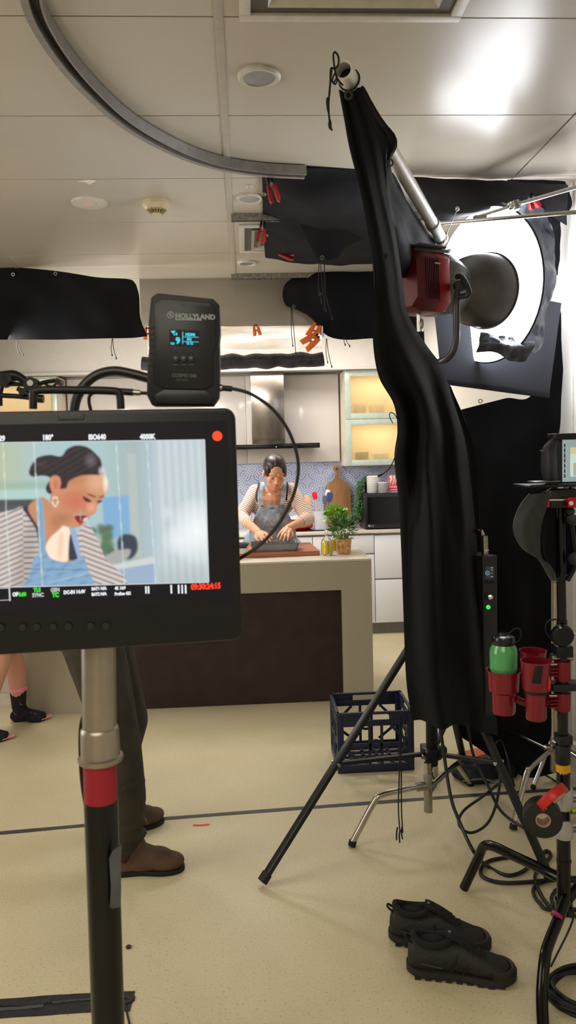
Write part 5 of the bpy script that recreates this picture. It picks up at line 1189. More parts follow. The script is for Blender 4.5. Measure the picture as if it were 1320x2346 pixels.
put(sstep(560, 840, gx), (168, 186, 186)); put(sstep(850, 980, gx), (196, 210, 214))
rng = np.random.RandomState(3)
for k in range(13):
    x = 980 + k * 26; put(np.exp(-((gx - x - .03 * gy) / 9) ** 2) * (.35 if k % 2 else .28), (222, 230, 234) if k % 2 else (172, 186, 194))
put(sstep(860, 940, gx) * (1 - sstep(940, 1010, gx)) * .5, (160, 182, 200))
put(blob(1240, 640, 190, 230, .8) * .95, (250, 253, 255)); put(blob(1120, 700, 130, 120) * .8, (240, 246, 250)); put(blob(1050, 520, 60, 60) * .5, (232, 240, 246)); put(sstep(820, 960, gy) * sstep(950, 1000, gx) * .35, (150, 165, 160))
put(polym([(-380, 300), (330, 300), (330, 345), (-380, 345)], 40, False) * .6, (140, 180, 160)); put(polym([(-380, 350), (300, 350), (300, 412), (-380, 412)], 12, False) * .9, (178, 210, 206))
put(polym([(-380, 412), (260, 412), (260, 530), (-380, 530)], 14, False), (72, 78, 84)); put(blob(60, 500, 200, 60) * .4, (120, 110, 110))
put(polym([(628, 408), (800, 400), (806, 640), (640, 700)], 14, False), (128, 176, 214)); put(polym([(796, 130), (850, 130), (870, 800), (812, 800)], 20, False) * .5, (196, 204, 198))
put(polym([(640, 860), (950, 800), (960, 850), (660, 900)], 14, False), (208, 214, 212)); put(polym([(660, 890), (955, 845), (965, 980), (690, 980)], 10, False), (158, 178, 204))
for k in range(46):
    x, y = 560 + rng.rand() * 130, 590 + rng.rand() * 210; put(blob(x, y, 34, 30, .7) * .85, (62 + rng.randint(40), 92 + rng.randint(40), 84))
put(blob(600, 690, 30, 50), (190, 205, 205)); put(polym([(722, 690), (770, 650), (840, 670), (850, 760), (800, 815), (735, 790)], 16), (52, 66, 82)); put(polym([(640, 810), (700, 760), (800, 750), (790, 800), (740, 835), (660, 840)], 14), (172, 172, 168))
# body
shirt = polym([(-380, 560), (-120, 520), (60, 480), (140, 470), (240, 640), (400, 700), (520, 580), (580, 650), (640, 800), (720, 1010), (-380, 1010)], 7)
sleeve = polym([(510, 575), (560, 630), (610, 730), (660, 860), (720, 1010), (540, 1010), (512, 860), (505, 700)], 6)
put(shirt, (214, 204, 198))
ph = np.where(gx < 130, gy + .42 * gx, np.where(gx > 500, gy - .42 * (gx - 500), gy + .12 * gx * 0))
st_ = np.clip((np.sin(ph * 2 * pi / 34) - .45) * 3, 0, 1); put(shirt * st_ * .85, (92, 70, 70)); put(shirt * polym([(130, 640), (220, 560), (180, 1000), (60, 1000)], 60) * .25, (60, 40, 40))
put(polym([(130, 475), (160, 462), (222, 560), (240, 700), (222, 700), (205, 600)], 6), (44, 48, 70))
neck = polym([(160, 468), (250, 400), (330, 470), (420, 520), (430, 640), (470, 760), (440, 820), (300, 820), (240, 760), (222, 600)], 7)
put(neck, (204, 140, 102)); put(neck * blob(320, 560, 130, 60) * .5, (150, 88, 62)); put(blob(270, 560, 60, 90) * neck * .5, (226, 160, 118))
put(polym([(268, 720), (300, 660), (345, 620), (392, 578), (418, 610), (424, 680), (410, 760), (400, 818), (330, 815), (285, 780)], 10), (255, 232, 208)); put(polym([(350, 660), (380, 640), (372, 770), (345, 800)], 24) * .5, (236, 184, 148))
put(polym([(424, 640), (470, 770), (480, 810), (430, 815), (410, 790)], 6), (50, 52, 76))
den = polym([(230, 770), (262, 740), (300, 800), (400, 824), (470, 800), (500, 790), (530, 870), (540, 1010), (110, 1010), (160, 920), (190, 800), (222, 770)], 6)
put(den, (134, 172, 202)); put(den * np.clip(np.sin(gx * .05 + gy * .09) * np.sin(gx * .021 - gy * .045), 0, 1) * .6, (100, 136, 176)); put(den * (np.abs(gy - 868 - .04 * (gx - 300)) < 4) * .6, (88, 118, 160)); put(den * (np.abs(gy - 955 + .25 * (gx - 300)) < 4) * (gx > 280) * .6, (190, 210, 228))
put(polym([(212, 430), (250, 425), (262, 600), (266, 760), (228, 770), (222, 600)], 4), (136, 172, 200)); put(polym([(420, 600), (450, 600), (490, 790), (468, 800)], 4), (150, 178, 212)); put((np.abs(gx - 240 - (gy - 500) * .02) < 5) * (gy > 440) * (gy < 760) * (np.sin(gy * .3) > 0) * .5, (90, 126, 166))
# head
face = polym([(330, 270), (500, 200), (610, 215), (662, 280), (668, 350), (640, 400), (600, 460), (590, 500), (560, 525), (530, 530), (520, 560), (495, 590), (440, 600), (370, 580), (310, 500), (300, 400)], 6)
put(face, (206, 142, 106)); put(face * blob(460, 430, 110, 80, .7) * .8, (206, 104, 82)); put(face * blob(600, 310, 90, 90, .8) * .9, (232, 182, 146)); put(face * blob(655, 310, 26, 90, .6), (250, 236, 226)); put(face * blob(560, 470, 40, 46, .7), (238, 168, 140)); put(face * blob(370, 540, 90, 60) * .5, (150, 84, 62))
put(face * blob(430, 290, 120, 50) * .5, (176, 112, 80))
put(polym([(505, 400), (530, 410), (560, 432), (552, 440), (520, 430)], 4), (58, 34, 34)); put(polym([(530, 382), (560, 388), (586, 404), (584, 410), (556, 398)], 5), (108, 62, 50)); put(polym([(598, 432), (622, 428), (628, 436), (602, 446)], 4), (66, 36, 34)); put(polym([(612, 404), (640, 398), (640, 405), (616, 414)], 5), (120, 70, 56))
put(polym([(452, 530), (490, 520), (545, 530), (530, 552), (505, 560), (495, 575), (470, 565)], 4), (132, 20, 34)); put(polym([(505, 548), (540, 530), (528, 555), (510, 560)], 4), (236, 206, 200)); put(polym([(478, 568), (500, 572), (492, 584), (476, 580)], 5), (206, 60, 66))
hair = polym([(300, 380), (275, 360), (275, 330), (300, 280), (255, 262), (190, 268), (168, 240), (185, 190), (225, 145), (300, 130), (370, 140), (410, 95), (470, 72), (540, 85), (590, 125), (625, 170), (632, 230), (636, 262), (560, 262), (490, 268), (420, 300), (400, 345), (350, 350)], 7)
put(hair, (38, 32, 40)); put(hair * np.clip(np.sin(gx * .09 + gy * .16) - .3, 0, 1) * .35, (86, 76, 86)); put(hair * blob(560, 170, 50, 60) * .55, (140, 126, 136)); put(hair * blob(240, 190, 60, 26) * .4, (84, 74, 82)); put(blob(630, 240, 26, 36, .6) * .8, (226, 220, 224))
put(polym([(300, 280), (330, 262), (360, 275), (368, 320), (352, 360), (330, 392), (312, 370), (298, 330)], 5), (216, 140, 110)); put(blob(335, 320, 20, 40) * .6, (158, 84, 66))
for cx__, cy__ in ((330, 430),):
    for a in np.linspace(0, 2 * pi, 26): put(blob(cx__ + 16 * cos(a), cy__ + 30 * sin(a), 7, 7, .4) * (1 if sin(a * 5) > -.4 else .2), (238, 226, 208))
# frame lines and cross
for x0_, x1_ in ((8, 45), (200, 245), (725, 762), (925, 962)):
    xl = x0_ + (x1_ - x0_) * (gy - 60) / 900; put((np.abs(gx - xl) < 3.4) * .75, (208, 232, 228))
put(((np.abs(gx - 488) < 3) & (np.abs(gy - 522) < 38) | (np.abs(gy - 522) < 3) & (np.abs(gx - 488) < 42)) * .8, (190, 184, 184))
def blur(a, n=1):
    for _ in range(n): a = (a + np.roll(a, 1, 0) + np.roll(a, -1, 0) + np.roll(a, 1, 1) + np.roll(a, -1, 1)) / 5
    return a
img[2:-2, 2:-2] = blur(img, 1)[2:-2, 2:-2]
def zpx(x, y): return (x / 2.75, 990 + y / 2.75)
TLc, TRc, BLc, BRc = onM(*zpx(-370, 72), .0014), onM(*zpx(1292, 48), .0014), onM(*zpx(-370, 988), .0014), onM(*zpx(1316, 945), .0014)
verts = []
for j in range(NY):
    v_ = j / (NY - 1); a = TLc.lerp(BLc, v_); b = TRc.lerp(BRc, v_)
    for i in range(NX): verts.append(a.lerp(b, i / (NX - 1)))
bse = base_of(mon); me = bpy.data.meshes.new('screen_picture'); me.from_pydata([tuple(p - bse) for p in verts], [], [(j * NX + i, (j + 1) * NX + i, (j + 1) * NX + i + 1, j * NX + i + 1) for j in range(NY - 1) for i in range(NX - 1)])
ca_ = me.color_attributes.new(name='pic', type='FLOAT_COLOR', domain='POINT'); buf = np.ones((NY * NX, 4), np.float32); buf[:, :3] = img.reshape(-1, 3); ca_.data.foreach_set('color', buf.ravel())
SCR = NT('screen_picture'); a = SCR.n('ShaderNodeAttribute', attribute_name='pic'); SCR.l(a.outputs['Color'], SCR.b.inputs['Emission Color']); SCR.b.inputs['Emission Strength'].default_value = 1.0; SCR.b.inputs['Base Color'].default_value = (.01, .01, .012, 1); SCR.b.inputs['Roughness'].default_value = .25
nz_ = SCR.noise(900, 1); SCR.l(SCR.m2('ADD', SCR.m2('MULTIPLY', nz_, .03), .97), SCR.b.inputs['Emission Strength'])
me.materials.append(SCR.m); so = bpy.data.objects.new('screen_picture', me); COL.objects.link(so); so.parent = mon; BASE[so.name] = bse
WG = glow('osd_white', (240, 244, 248), 1.0); GG = glow('osd_green', (60, 230, 60), 1.0); RG = glow('osd_red', (255, 60, 40), 1.15)
fb_ = MB()
def line(p, q, w_=2.2):
    A_ = onM(*p, .0018); B_ = onM(*q, .0018); d = (B_ - A_).normalized(); n_ = d.cross(MN) * (w_ / 1763 * .9 / 2); return MB().prism([A_ - n_, B_ - n_, B_ + n_, A_ + n_], -MN * .0003)
for a_, b_ in (((-134, 1016), (469, 1007.5)), ((469, 1007.5), (478.5, 1334)), ((-134, 1349), (478.5, 1334))): mb = line(a_, b_); fb_.add(mb.v, mb.f)
build(fb_, 'picture_frame_lines', glow('osd_grey', (206, 214, 220), .9), mon)
def osd(s, x, y, size, m, bold=.0):
    k = .9 / 1763; text(mon, s, onM(x, y, .0018), MX, (MZ * 1.0), size * k * 1.35, m, 'screen_text', .0001, bold=bold * k, sx=.8)
for s, x, y in (('29', -2, 1010), ('180°', 97, 1008), ('ISO640', 203, 1007), ('4000K', 321, 1006)): osd(s, x, y, 11.5, WG, .9)
osd('OF', 29, 1366, 8.5, WG, .8); osd('0.00', 43, 1366, 8.5, GG, .8); osd('TLS', 77, 1356, 9, GG, .8); osd('SYNC', 74, 1368, 9, glow('osd_grey', (206, 214, 220), .9), .5)
osd('GEN', 116, 1356, 9, glow('osd_grey', (206, 214, 220), .9), .5); osd('TC', 120, 1368, 10, GG, .9); osd('DC-IN 14.4V', 146, 1361, 8, WG, .7)
osd('BAT1 N/A', 210, 1352.5, 7, WG, .6); osd('BAT2 N/A', 210, 1365, 7, WG, .6); osd('4K 16:9', 263, 1351, 7, WG, .6); osd('ProRes 422', 263, 1364, 7, WG, .6); osd('09:30:24:15', 438, 1351, 13.5, RG, 1.0)
for x in (333, 339, 391, 408, 416, 424):
    mb = MB(); mrect(mb, x, 1340 if x > 350 else 1343, x + 3, 1360, .0018, .0002); build(mb, 'level_bar', WG, mon)
mb = MB()
for r_ in ((-40, 1348, 23, 1350), (-40, 1375, 23, 1377), (21, 1348, 23, 1377)): mrect(mb, *r_, .0018, .0002)
build(mb, 'meter_frame', glow('osd_grey', (206, 214, 220), .9), mon)
rd = onM(498, 999, .0018); build(MB().lathe([(0, .0003), (.0056, .0003), (.0058, 0), (0, 0)], rd, MN, 28), 'record_dot', glow('rec_red', (255, 70, 36), 1.3), mon)
mb = MB()
for i, x in enumerate((2, 52, 84, 122, 157, 208, 243)): 
    q = onM(x, 1438 - i * .6, .001); o = build(MB().lathe([(0, .0018), (.0042, .0016), (.0048, 0), (0, 0)], q, MN, 16), 'button', mat('button_black', (30, 34, 40), .25), mon)
mb = MB(); mrect(mb, 133, 948, 192, 962, .0012, .001); build(mb, 'brand_plate', mat('badge_grey', (48, 50, 54), .5), mon, bevel=.0003)
text(mon, 'SmallHD', onM(136, 960, .0016), MX, MZ, .0072, mat('badge_ink', (92, 94, 98), .5), 'badge_lettering', .0001)
mb = MB()
for k in range(14):
    x = -60 + k * 22
    if x < 380: q = onM(x, 1476, -.012); mb.box(q, (.0065, .014, .004), (MX, -MN, MZ))
build(mb, 'lower_vents', MBLK, mon)
# top handle
def onB(x, y, off=-.02): return onM(x, y, off)
build(MB().tube([onB(76, 937), onB(77, 905), onB(88, 894), onB(180, 894), onB(262, 896), onB(274, 905), onB(277, 937)], .0047, 12, 3), 'top_handle', MBLK, mon)
# ---- wireless receiver
tx = root('wireless_receiver', P(420, 930, .93), 'black wireless video receiver with cyan display standing on top of the monitor', 'video receiver')
def TP(x, y, d=0.0): return P(x, y, .915 - d)
out = [(346, 681), (360, 671), (488, 684), (503, 698), (505, 760), (503, 780), (504, 850), (502, 908), (489, 929), (348, 929), (336, 905), (337, 850), (341, 800), (340, 740)]
build(MB().prism([TP(*p) for p in out], (0, .032, 0)), 'body', mat('receiver_black', (18, 21, 28), .5, .1, .1), tx, bevel=.0018)
inn = [(352, 696), (372, 684), (480, 694), (494, 706), (496, 790), (488, 812), (488, 880), (470, 892), (376, 890), (352, 878), (350, 812), (354, 770)]
RF = mat('receiver_face', (17, 20, 25), .38, .1, .1)
fp = build(MB().prism([TP(*p, .003) for p in inn], (0, .004, 0)), 'front_plate', RF, tx, bevel=.001)
lp = build(MB().prism([TP(*p, .002) for p in ((352, 906), (376, 892), (470, 894), (490, 910), (480, 927), (360, 925))], (0, .004, 0)), 'lower_bumper', RF, tx, bevel=.001)
for k in range(8): build(MB().prism([TP(*p, .0012) for p in ((341, 745 + k * 14), (351, 747 + k * 14), (351, 753 + k * 14), (341, 751 + k * 14))], (0, .003, 0)), 'side_rib', RF, tx)
tX = V((1, 0, 0)); tZ = V((0, 0, 1)); GW = mat('grey_print', (150, 156, 162), .5)
k9 = .915 / 1763
tX2 = (TP(463, 731) - TP(403, 729)).normalized()
text(tx, 'HOLLYLAND', TP(402, 729, .0038), tX2, tZ, 12.2 * k9 * 1.25, GW, 'brand_lettering', .0001, bold=.5 * k9)
mb = MB().prism([TP(*p, .0036) for p in ((401, 730.5), (462, 732), (462, 734.5), (401, 733))], (0, .0004, 0)); build(mb, 'brand_underline', GW, tx)
c0_ = TP(391, 722, .0036); mb = MB().lathe([(.0031, .0002), (.0040, .0002), (.0040, 0), (.0031, 0), (.0031, .0002)], c0_, (0, -1, 0), 28); mb.box(c0_ + V((-.0008, 0, 0)), (.0008, .0004, .0045), (V((.9, 0, .4)).normalized(), V((0, 1, 0)), V((-.4, 0, .9)).normalized())); mb.box(c0_ + V((.0010, 0, 0)), (.0008, .0004, .0045), (V((.9, 0, .4)).normalized(), V((0, 1, 0)), V((-.4, 0, .9)).normalized())); build(mb, 'brand_emblem', GW, tx)
CYN = glow('display_cyan', (60, 215, 240), 1.1)
dsp = build(MB().prism([TP(*p, .0036) for p in ((388, 755), (457, 757), (456, 793), (388, 791))], (0, .0006, 0)), 'display', mat('display_dark', (8, 12, 18), .2), tx)
def tt(s, x, y, sz, b=.4): text(dsp, s, TP(x, y, .0042), tX2, tZ, sz * k9 * 1.3, CYN, 'display_text', .0001, bold=b * k9)
BASE[dsp.name] = base_of(tx)
tt('9', 403, 787, 15, .8); tt('HDMI', 425, 769, 6.5); tt('3G', 428, 780, 6.5); tt('CH', 391, 789, 4.5); tt('12 12', 427, 789, 5)
mb = MB()
for p in (((391, 758), (403, 758), (398, 764), (396, 764)), ((418, 760), (419.6, 760), (419.4, 788), (417.8, 788)), ((420, 771), (455, 772), (455, 773.2), (420, 772.2)), ((420, 782), (455, 783), (455, 784.2), (420, 783.2)), ((398, 768), (401, 768), (401, 764), (398, 765)), ((403, 768), (406, 768), (406, 762), (403, 763))): mb.prism([TP(*q, .0042) for q in p], (0, .0002, 0))
build(mb, 'display_icons', CYN, dsp)
for x in (403, 421, 438): build(MB().lathe([(0, .002), (.0036, .0016), (.0042, 0), (0, 0)], TP(x, 824, .0034), (0, -1, 0), 16), 'key', mat('button_black', (30, 34, 40)), tx); build(MB().box(TP(x, 835, .0036), (.005, .0003, .0009)), 'key_caption', mat('dim_print', (84, 86, 90), .6), tx)
text(tx, 'COSMO 500', TP(394, 863, .0036), tX2, tZ, 8.2 * k9 * 1.25, mat('dim_print', (84, 86, 90)), 'model_lettering', .0001, bold=.3 * k9); text(tx, 'RECEIVER', TP(404, 872, .0036), tX2, tZ, 5 * k9 * 1.25, mat('dim_print', (84, 86, 90)), 'model_lettering', .0001)
text(tx, 'RX', TP(413, 699, .0036), tX2, tZ, 6.5 * k9 * 1.25, mat('dim_print', (84, 86, 90)), 'port_lettering', .0001)
# sockets + cable
build(MB().cyl(P(500, 889, .93), P(509, 889, .93), .0045), 'right_socket', STL, tx)
vc = root('video_cable', P(600, 1100, .93), 'thin black video cable looping from the receiver down in front of the cook', 'cable')
build(MB().tube([P(509, 889, .93), P(540, 892, .93), P(580, 905, .93), P(625, 938, .93), P(660, 985, .93), P(680, 1040, .93), P(683, 1085, .93), P(672, 1135, .93), P(645, 1190, .93), P(605, 1240, .93), P(565, 1270, .93), P(540, 1285, .935)], .00215, 10, 8), 'cord', CABLE, vc)
build(MB().cyl(P(508, 889, .93), P(532, 891, .93), .0034), 'strain_relief', BLKP, vc)
vb = root('video_cable', P(270, 900, .95), 'short black cable curling behind the monitor handle into the receiver', 'cable')
build(MB().cyl(P(276, 897, .945), P(305, 899, .945), .0042), 'plug', BLKP, vb); build(MB().cyl(P(304, 899, .945), P(322, 900, .945), .0035), 'plug_collar', STL, vb)
build(MB().tube([P(340, 901, .945), P(300, 899, .945), P(265, 895, .945), P(225, 897, .945), P(207, 905, .945), P(204, 920, .945), P(208, 940, .945)], .0021, 8, 6), 'cord', CABLE, vb)
cb2 = root('thick_cable', P(200, 900, 1.0), 'thick worn black cable arching up behind the monitor', 'cable')
t = NT('worn_cable'); n_ = t.noise(55, 4); f_ = t.m2('GREATER_THAN', n_, .63); t.l(t.mix(f_, (30, 32, 36), (190, 188, 184)), t.b.inputs['Base Color']); t.b.inputs['Roughness'].default_value = .35
build(MB().tube([P(345, 868, 1.0), P(300, 856, 1.0), P(262, 850, 1.0), P(225, 858, 1.0), P(195, 880, 1.0), P(178, 908, 1.0), P(170, 940, 1.0), P(168, 1000, 1.0), P(185, 1080, .94)], .0062, 14, 7), 'hose', t.m, cb2)
# ---- jointed arm at left
fa = root('jointed_arm', P(60, 890, 1.3), 'black jointed arm with levers and knobs poking in at left above the monitor', 'jointed arm')
def G(x, y): return P(x, y, 1.3)
build(MB().tube([G(-60, 868), G(0, 862), G(30, 860), G(48, 866), G(72, 884)], [.006, .008, .009, .007, .005], 10, 3), 'upper_arm', BLK, fa)
build(MB().tube([G(-20, 882), G(40, 880), G(75, 884), G(100, 876), G(134, 871)], .0035, 8, 3), 'lower_arm', BLK, fa)
build(MB().tube([G(-20, 905), G(40, 908), G(75, 912)], .0042, 10, 2), 'rod', BLK, fa); build(MB().cyl(G(72, 912), G(100, 914), .0068), 'rod_knob', BLK, fa)
for x, y, r_ in ((74, 882, .012), (8, 872, .011), (55, 898, .006), (20, 868, .008), (136, 876, .005)): build(MB().cyl(G(x, y) - V((0, .012, 0)), G(x, y) + V((0, .012, 0)), r_, n=24), 'joint_knob', BLK, fa); 
build(MB().cyl(G(74, 879) - V((0, .014, 0)), G(74, 879) - V((0, .011, 0)), .005), 'joint_screw', CHR, fa)
build(MB().tube([G(40, 890), G(58, 897), G(78, 886)], .004, 8, 4), 'lever', BLK, fa); build(MB().tube([G(100, 878), G(118, 886), G(132, 876)], .002, 8, 4), 'wing', BLK, fa); build(MB().tube([G(2, 930), G(2, 905), G(6, 880)], .003, 8, 3), 'side_post', BLK, fa)
text(fa, 'Manfrotto', G(16, 868) - V((0, .0095, 0)), (1, 0, 0), (0, 0, 1), .0065, mat('dim_print', (84, 86, 90)), 'arm_lettering', .0002) if 0 else None
# ---- monitor stand column
PY0 = .93
ms = root('monitor_stand', P(236, 2000, PY0), 'round stand column carrying the monitor, silver top, red tape band, black lower tube', 'stand')
def SP(x, y): return P(x, y, PY0)
a0 = SP(226, 1466); a1 = SP(228, 1664); a2 = SP(228, 1728); a3 = SP(230, 1740); a4 = SP(231, 1832); a5 = SP(248, 2346); dirv = (a5 - a4).normalized()
foot_ = a4 + dirv * ((a4.z - .05) / -dirv.z)
TB = mat('stand_satin', (156, 150, 138), .36, .8, .06)
L_ = (a1 - a0).length
build(MB().cyl(a0 + V((0, 0, .006)), a1, .0205, .0205, 36), 'upper_tube', TB, ms)
build(MB().lathe([(.0205, 0), (.0225, .002), (.0232, .006), (.0238, .033), (.0240, .035), (.0272, .037), (.0276, .040), (.0262, .043), (.0215, .044)], a1, dirv, 40), 'silver_collar', TB, ms)
ad = (a4 - a3).length
build(MB().cyl(a2 + dirv * -.003, a4, .0203, .0203, 36), 'red_tape_band', mat('red_gaffer', (150, 20, 40), .55, 0, .08, scale=12), ms)
build(MB().cyl(a4, foot_, .0205, .0195, 36), 'lower_tube', mat('navy_black_tube', (7, 11, 19), .3, .2, .15), ms)
tp_ = [P(x, y, PY0 - .0225) for x, y in ((250, 1966), (258, 1950), (278, 1935), (276, 1990), (277, 2040), (276, 2078), (256, 2082), (252, 2075), (254, 2030))]
build(MB().prism(tp_, (0, .003, 0)), 'tape_flap', mat('grey_tape', (70, 76, 82), .45, 0, .15, bump=.3, bscale=60), ms)
build(MB().tube([SP(198, 1625), SP(186, 1660), SP(184, 1720), SP(189, 1800), SP(203, 1880), SP(210, 1915)], .0024, 8, 6), 'strap', mat('strap_black', (18, 18, 20), .6), ms)
for k in range(3):
    a = radians(-90 + 120 * k + 15); e = V((foot_.x + cos(a) * .36, foot_.y + sin(a) * .36, .012)); build(MB().tube([V((foot_.x, foot_.y, .26)) + V((cos(a), sin(a), 0)) * .02, V((foot_.x, foot_.y, .24)) + V((cos(a), sin(a), 0)) * .2, e], .0125, 12, 4), 'leg', BLK, ms)
build(MB().cyl(V((foot_.x, foot_.y, .05)), V((foot_.x, foot_.y, .30)), .024), 'leg_hub', BLK, ms)
build(MB().b2((a0.x - .04, a0.y - .02, a0.z - .002), (a0.x + .04, a0.y + .03, a0.z + .008)), 'mount_plate', BLK, ms, bevel=.002)
# ================================================================ FLOOR MARKS
GTAPE = mat('dark_grey_tape', (70, 68, 68), .5, 0, .15, scale=12, bump=.3, bscale=30)
def strip(name, pts, w_, label, m=GTAPE, z=.0012, cat='tape', seed=0):
    pts = catmull([V((p.x, p.y, 0)) for p in pts], 6); mb = MB(); L = []; rr = random.Random(seed)
    for i, p in enumerate(pts):
        t_ = (pts[min(i + 1, len(pts) - 1)] - pts[max(i - 1, 0)]).normalized(); n_ = V((-t_.y, t_.x, 0)); j = rr.uniform(-.0012, .0012)
        L.append([p + n_ * (w_ / 2 + j), p - n_ * (w_ / 2 + j)])
    vs = []
    for a, b in L: vs += [a + V((0, 0, .0003)), b + V((0, 0, .0003)), b + V((0, 0, z)), a + V((0, 0, z))]
    n = len(L); fs = [(4 * i + e, 4 * i + (e + 1) % 4, 4 * (i + 1) + (e + 1) % 4, 4 * (i + 1) + e) for i in range(n - 1) for e in range(4)] + [(3, 2, 1, 0), (4 * n - 4, 4 * n - 3, 4 * n - 2, 4 * n - 1)]
    mb.add(vs, fs); return build(mb, name, m, top=(label, cat))
strip('floor_tape', [PZ(-600, 1960), PZ(0, 1909), PZ(350, 1878), PZ(900, 1836), PZ(1130, 1819), PZ(1340, 1806)], .030, 'long dark grey tape line across the whole floor behind the boots', seed=1)
r = root('torn_tape', PZ(150, 2298), 'wide torn black tape strip on the floor at the bottom left', 'tape')
o = strip('tape_layer', [PZ(-60, 2316), PZ(90, 2305), PZ(200, 2298), PZ(304, 2294)], .080, 'x', mat('black_gaffer', (38, 38, 42), .55, 0, .2, bump=.5, bscale=40), .0018, seed=4)
def adopt(o, r):
    for k in ('label', 'category', 'group'):
        if k in o: del o[k]
    o.location = o.location - r.location; o.parent = r; BASE[o.name] = base_of(r)
adopt(o, r)
for i, (pts, w_, zz) in enumerate(((((-40, 2304), (60, 2303), (130, 2296)), .010, .004), (((120, 2300), (170, 2294), (226, 2291)), .006, .0042), (((-20, 2316), (40, 2312), (100, 2306)), .012, .0035), (((268, 2283), (290, 2284), (306, 2290)), .018, .005), (((280, 2300), (296, 2296), (306, 2290)), .014, .0045))):
    o = strip('torn_flap', [PZ(*p) for p in pts], w_, 'x', mat('grey_tape', (70, 76, 82)) if i in (1, 2) else mat('black_gaffer', (38, 38, 42)), zz, seed=i + 9); adopt(o, r)
strip('floor_mark', [PZ(443, 1891), PZ(462, 1891), PZ(480, 1889)], .014, 'small red tape mark on the floor in front of the long tape line', mat('red_mark', (222, 60, 50), .5), .0012, 'tape mark')
q = PZ(295, 2171); build(MB().lathe([(0, .001), (.0085, .001), (.0095, .004), (.007, .006), (0, .0062)], q, n=24), 'bottle_cap', mat('maroon_cap', (58, 34, 38), .45), top=('tiny dark round cap lying on the floor near the bottom of the stand', 'cap'))
build(MB().tube([PZ(285, 2296, .003), PZ(291, 2320, .003), PZ(300, 2360, .003)], .003, 8, 5), 'floor_cable', CABLE, top=('short black cable running over the floor from under the torn tape', 'cable'))

# ================================================================ STANDS
def legrod(mb, a, b, w_, h_):
    d = (V(b) - V(a)); L = d.length; d.normalize(); s_ = d.cross(V((0, 0, 1))).normalized(); u_ = s_.cross(d); return mb.box((V(a) + V(b)) / 2, (L, w_, h_), (d, s_, u_))
SC_ = V((.735, 3.06, 0)); st = root('lamp_stand', SC_, 'large black three-legged lamp stand standing inside the draped cloth bundle', 'stand')
build(MB().cyl(SC_ + V((0, 0, .26)), SC_ + V((0, 0, 1.05)), .024), 'centre_column', BLK, st); build(MB().cyl(SC_ + V((0, 0, 1.0)), P(962, 760, 2.80), .0175), 'riser', BLK, st)
build(MB().cyl(SC_ + V((0, 0, .80)), SC_ + V((0, 0, .90)), .045), 'upper_collar', BLK, st, bevel=.003); build(MB().cyl(SC_ + V((0, 0, .29)), SC_ + V((0, 0, .335)), .042), 'lower_collar', BLK, st, bevel=.003)
SG = mat('stand_leg_black', (34, 36, 38), .4, .3, .1)
feet = [PZ(602, 2018, .02), PZ(1262, 2015, .02), PZ(1010, 1775, .02)]
feet[2] = V((1.03, 3.62, .02))
for f_ in feet:
    d2 = (V((f_.x, f_.y, 0)) - SC_); d2.normalize(); top_p = SC_ + d2 * .04 + V((0, 0, .85)); lg_ = legrod(MB(), top_p, f_, .030, .018); o = build(lg_, 'leg', SG, st, bevel=.002)
    build(legrod(MB(), f_ + (top_p - f_).normalized() * -.004, f_ + (top_p - f_).normalized() * .03, .034, .022), 'foot_cap', RUB, o)
    b_ = SC_ + d2 * .04 + V((0, 0, .315)); mid = f_.lerp(top_p, .43); build(legrod(MB(), b_, mid, .022, .014), 'brace', SG, st, bevel=.0015)
    build(MB().cyl(mid - d2.cross(V((0, 0, 1))) * .022, mid + d2.cross(V((0, 0, 1))) * .022, .007), 'brace_bolt', CHR, st)
mb = MB()
for a in (0, 120, 240): q = SC_ + V((cos(radians(a)) * .045, sin(radians(a)) * .045, .312)); mb = MB().box(q, (.03, .03, .042)); build(mb, 'hub_lug', BLK, st, bevel=.003)
build(MB().cyl(SC_ + V((-.05, -.04, .315)), SC_ + V((-.05, -.055, .315)), .008), 'hub_bolt', CHR, st)
# silk-black base pipe
# ---- chrome c-stand in front of it
def cstand(c, label, azs, zs=.21, L=.36, m=CHR, top=1.0, leg_r=.0125, group='chrome turtle-base stands', col_r=.0175):
    c = V(c); r = root('c_stand', (c.x, c.y, 0), label, 'c-stand', group)
    build(MB().cyl(c + V((0, 0, zs - .11)), c + V((0, 0, zs + .05)), col_r), 'base_socket', STL, r, bevel=.001); build(MB().cyl(c + V((0, 0, zs + .04)), c + V((0, 0, top)), col_r * .85), 'column', m, r)
    for i, (az, foot) in enumerate(azs):
        d = V((cos(radians(az)), sin(radians(az)), 0)); z1 = zs + (.0, -.02, .025)[i % 3]
        f = V(foot) if foot is not None else c + d * (L + .16) + V((0, 0, .012)); f.z = .012
        d = (V((f.x, f.y, 0)) - V((c.x, c.y, 0))); D = d.length; d.normalize()
        build(MB().cyl(c + d * .01 + V((0, 0, z1)), c + d * .05 + V((0, 0, z1)), .019), 'leg_sleeve', STL, r)
        lg_ = build(MB().tube([c + d * .04 + V((0, 0, z1)), c + d * (D * .35) + V((0, 0, z1 - .004)), c + d * (D * .60) + V((0, 0, z1 - .012)), c + d * (D * .70) + V((0, 0, z1 - .035)), f], leg_r, 14, 6), 'leg', m, r)
        build(MB().cyl(f + V((0, 0, -.008)), f + V((0, 0, .012)) - d * .006, leg_r * 1.25), 'foot_tip', RUB, lg_)
    return r
CHR2 = mat('chrome_worn', (190, 186, 176), .2, 1.0, .08)
cstand((.70, 2.99, 0), 'chrome stand with a bent leg, low in front of the black lamp stand', [(200, PZ(806, 1934, .01)), (60, (1.0, 3.42, 0)), (75, (.86, 3.5, 0))], .205, m=CHR2, top=.30)
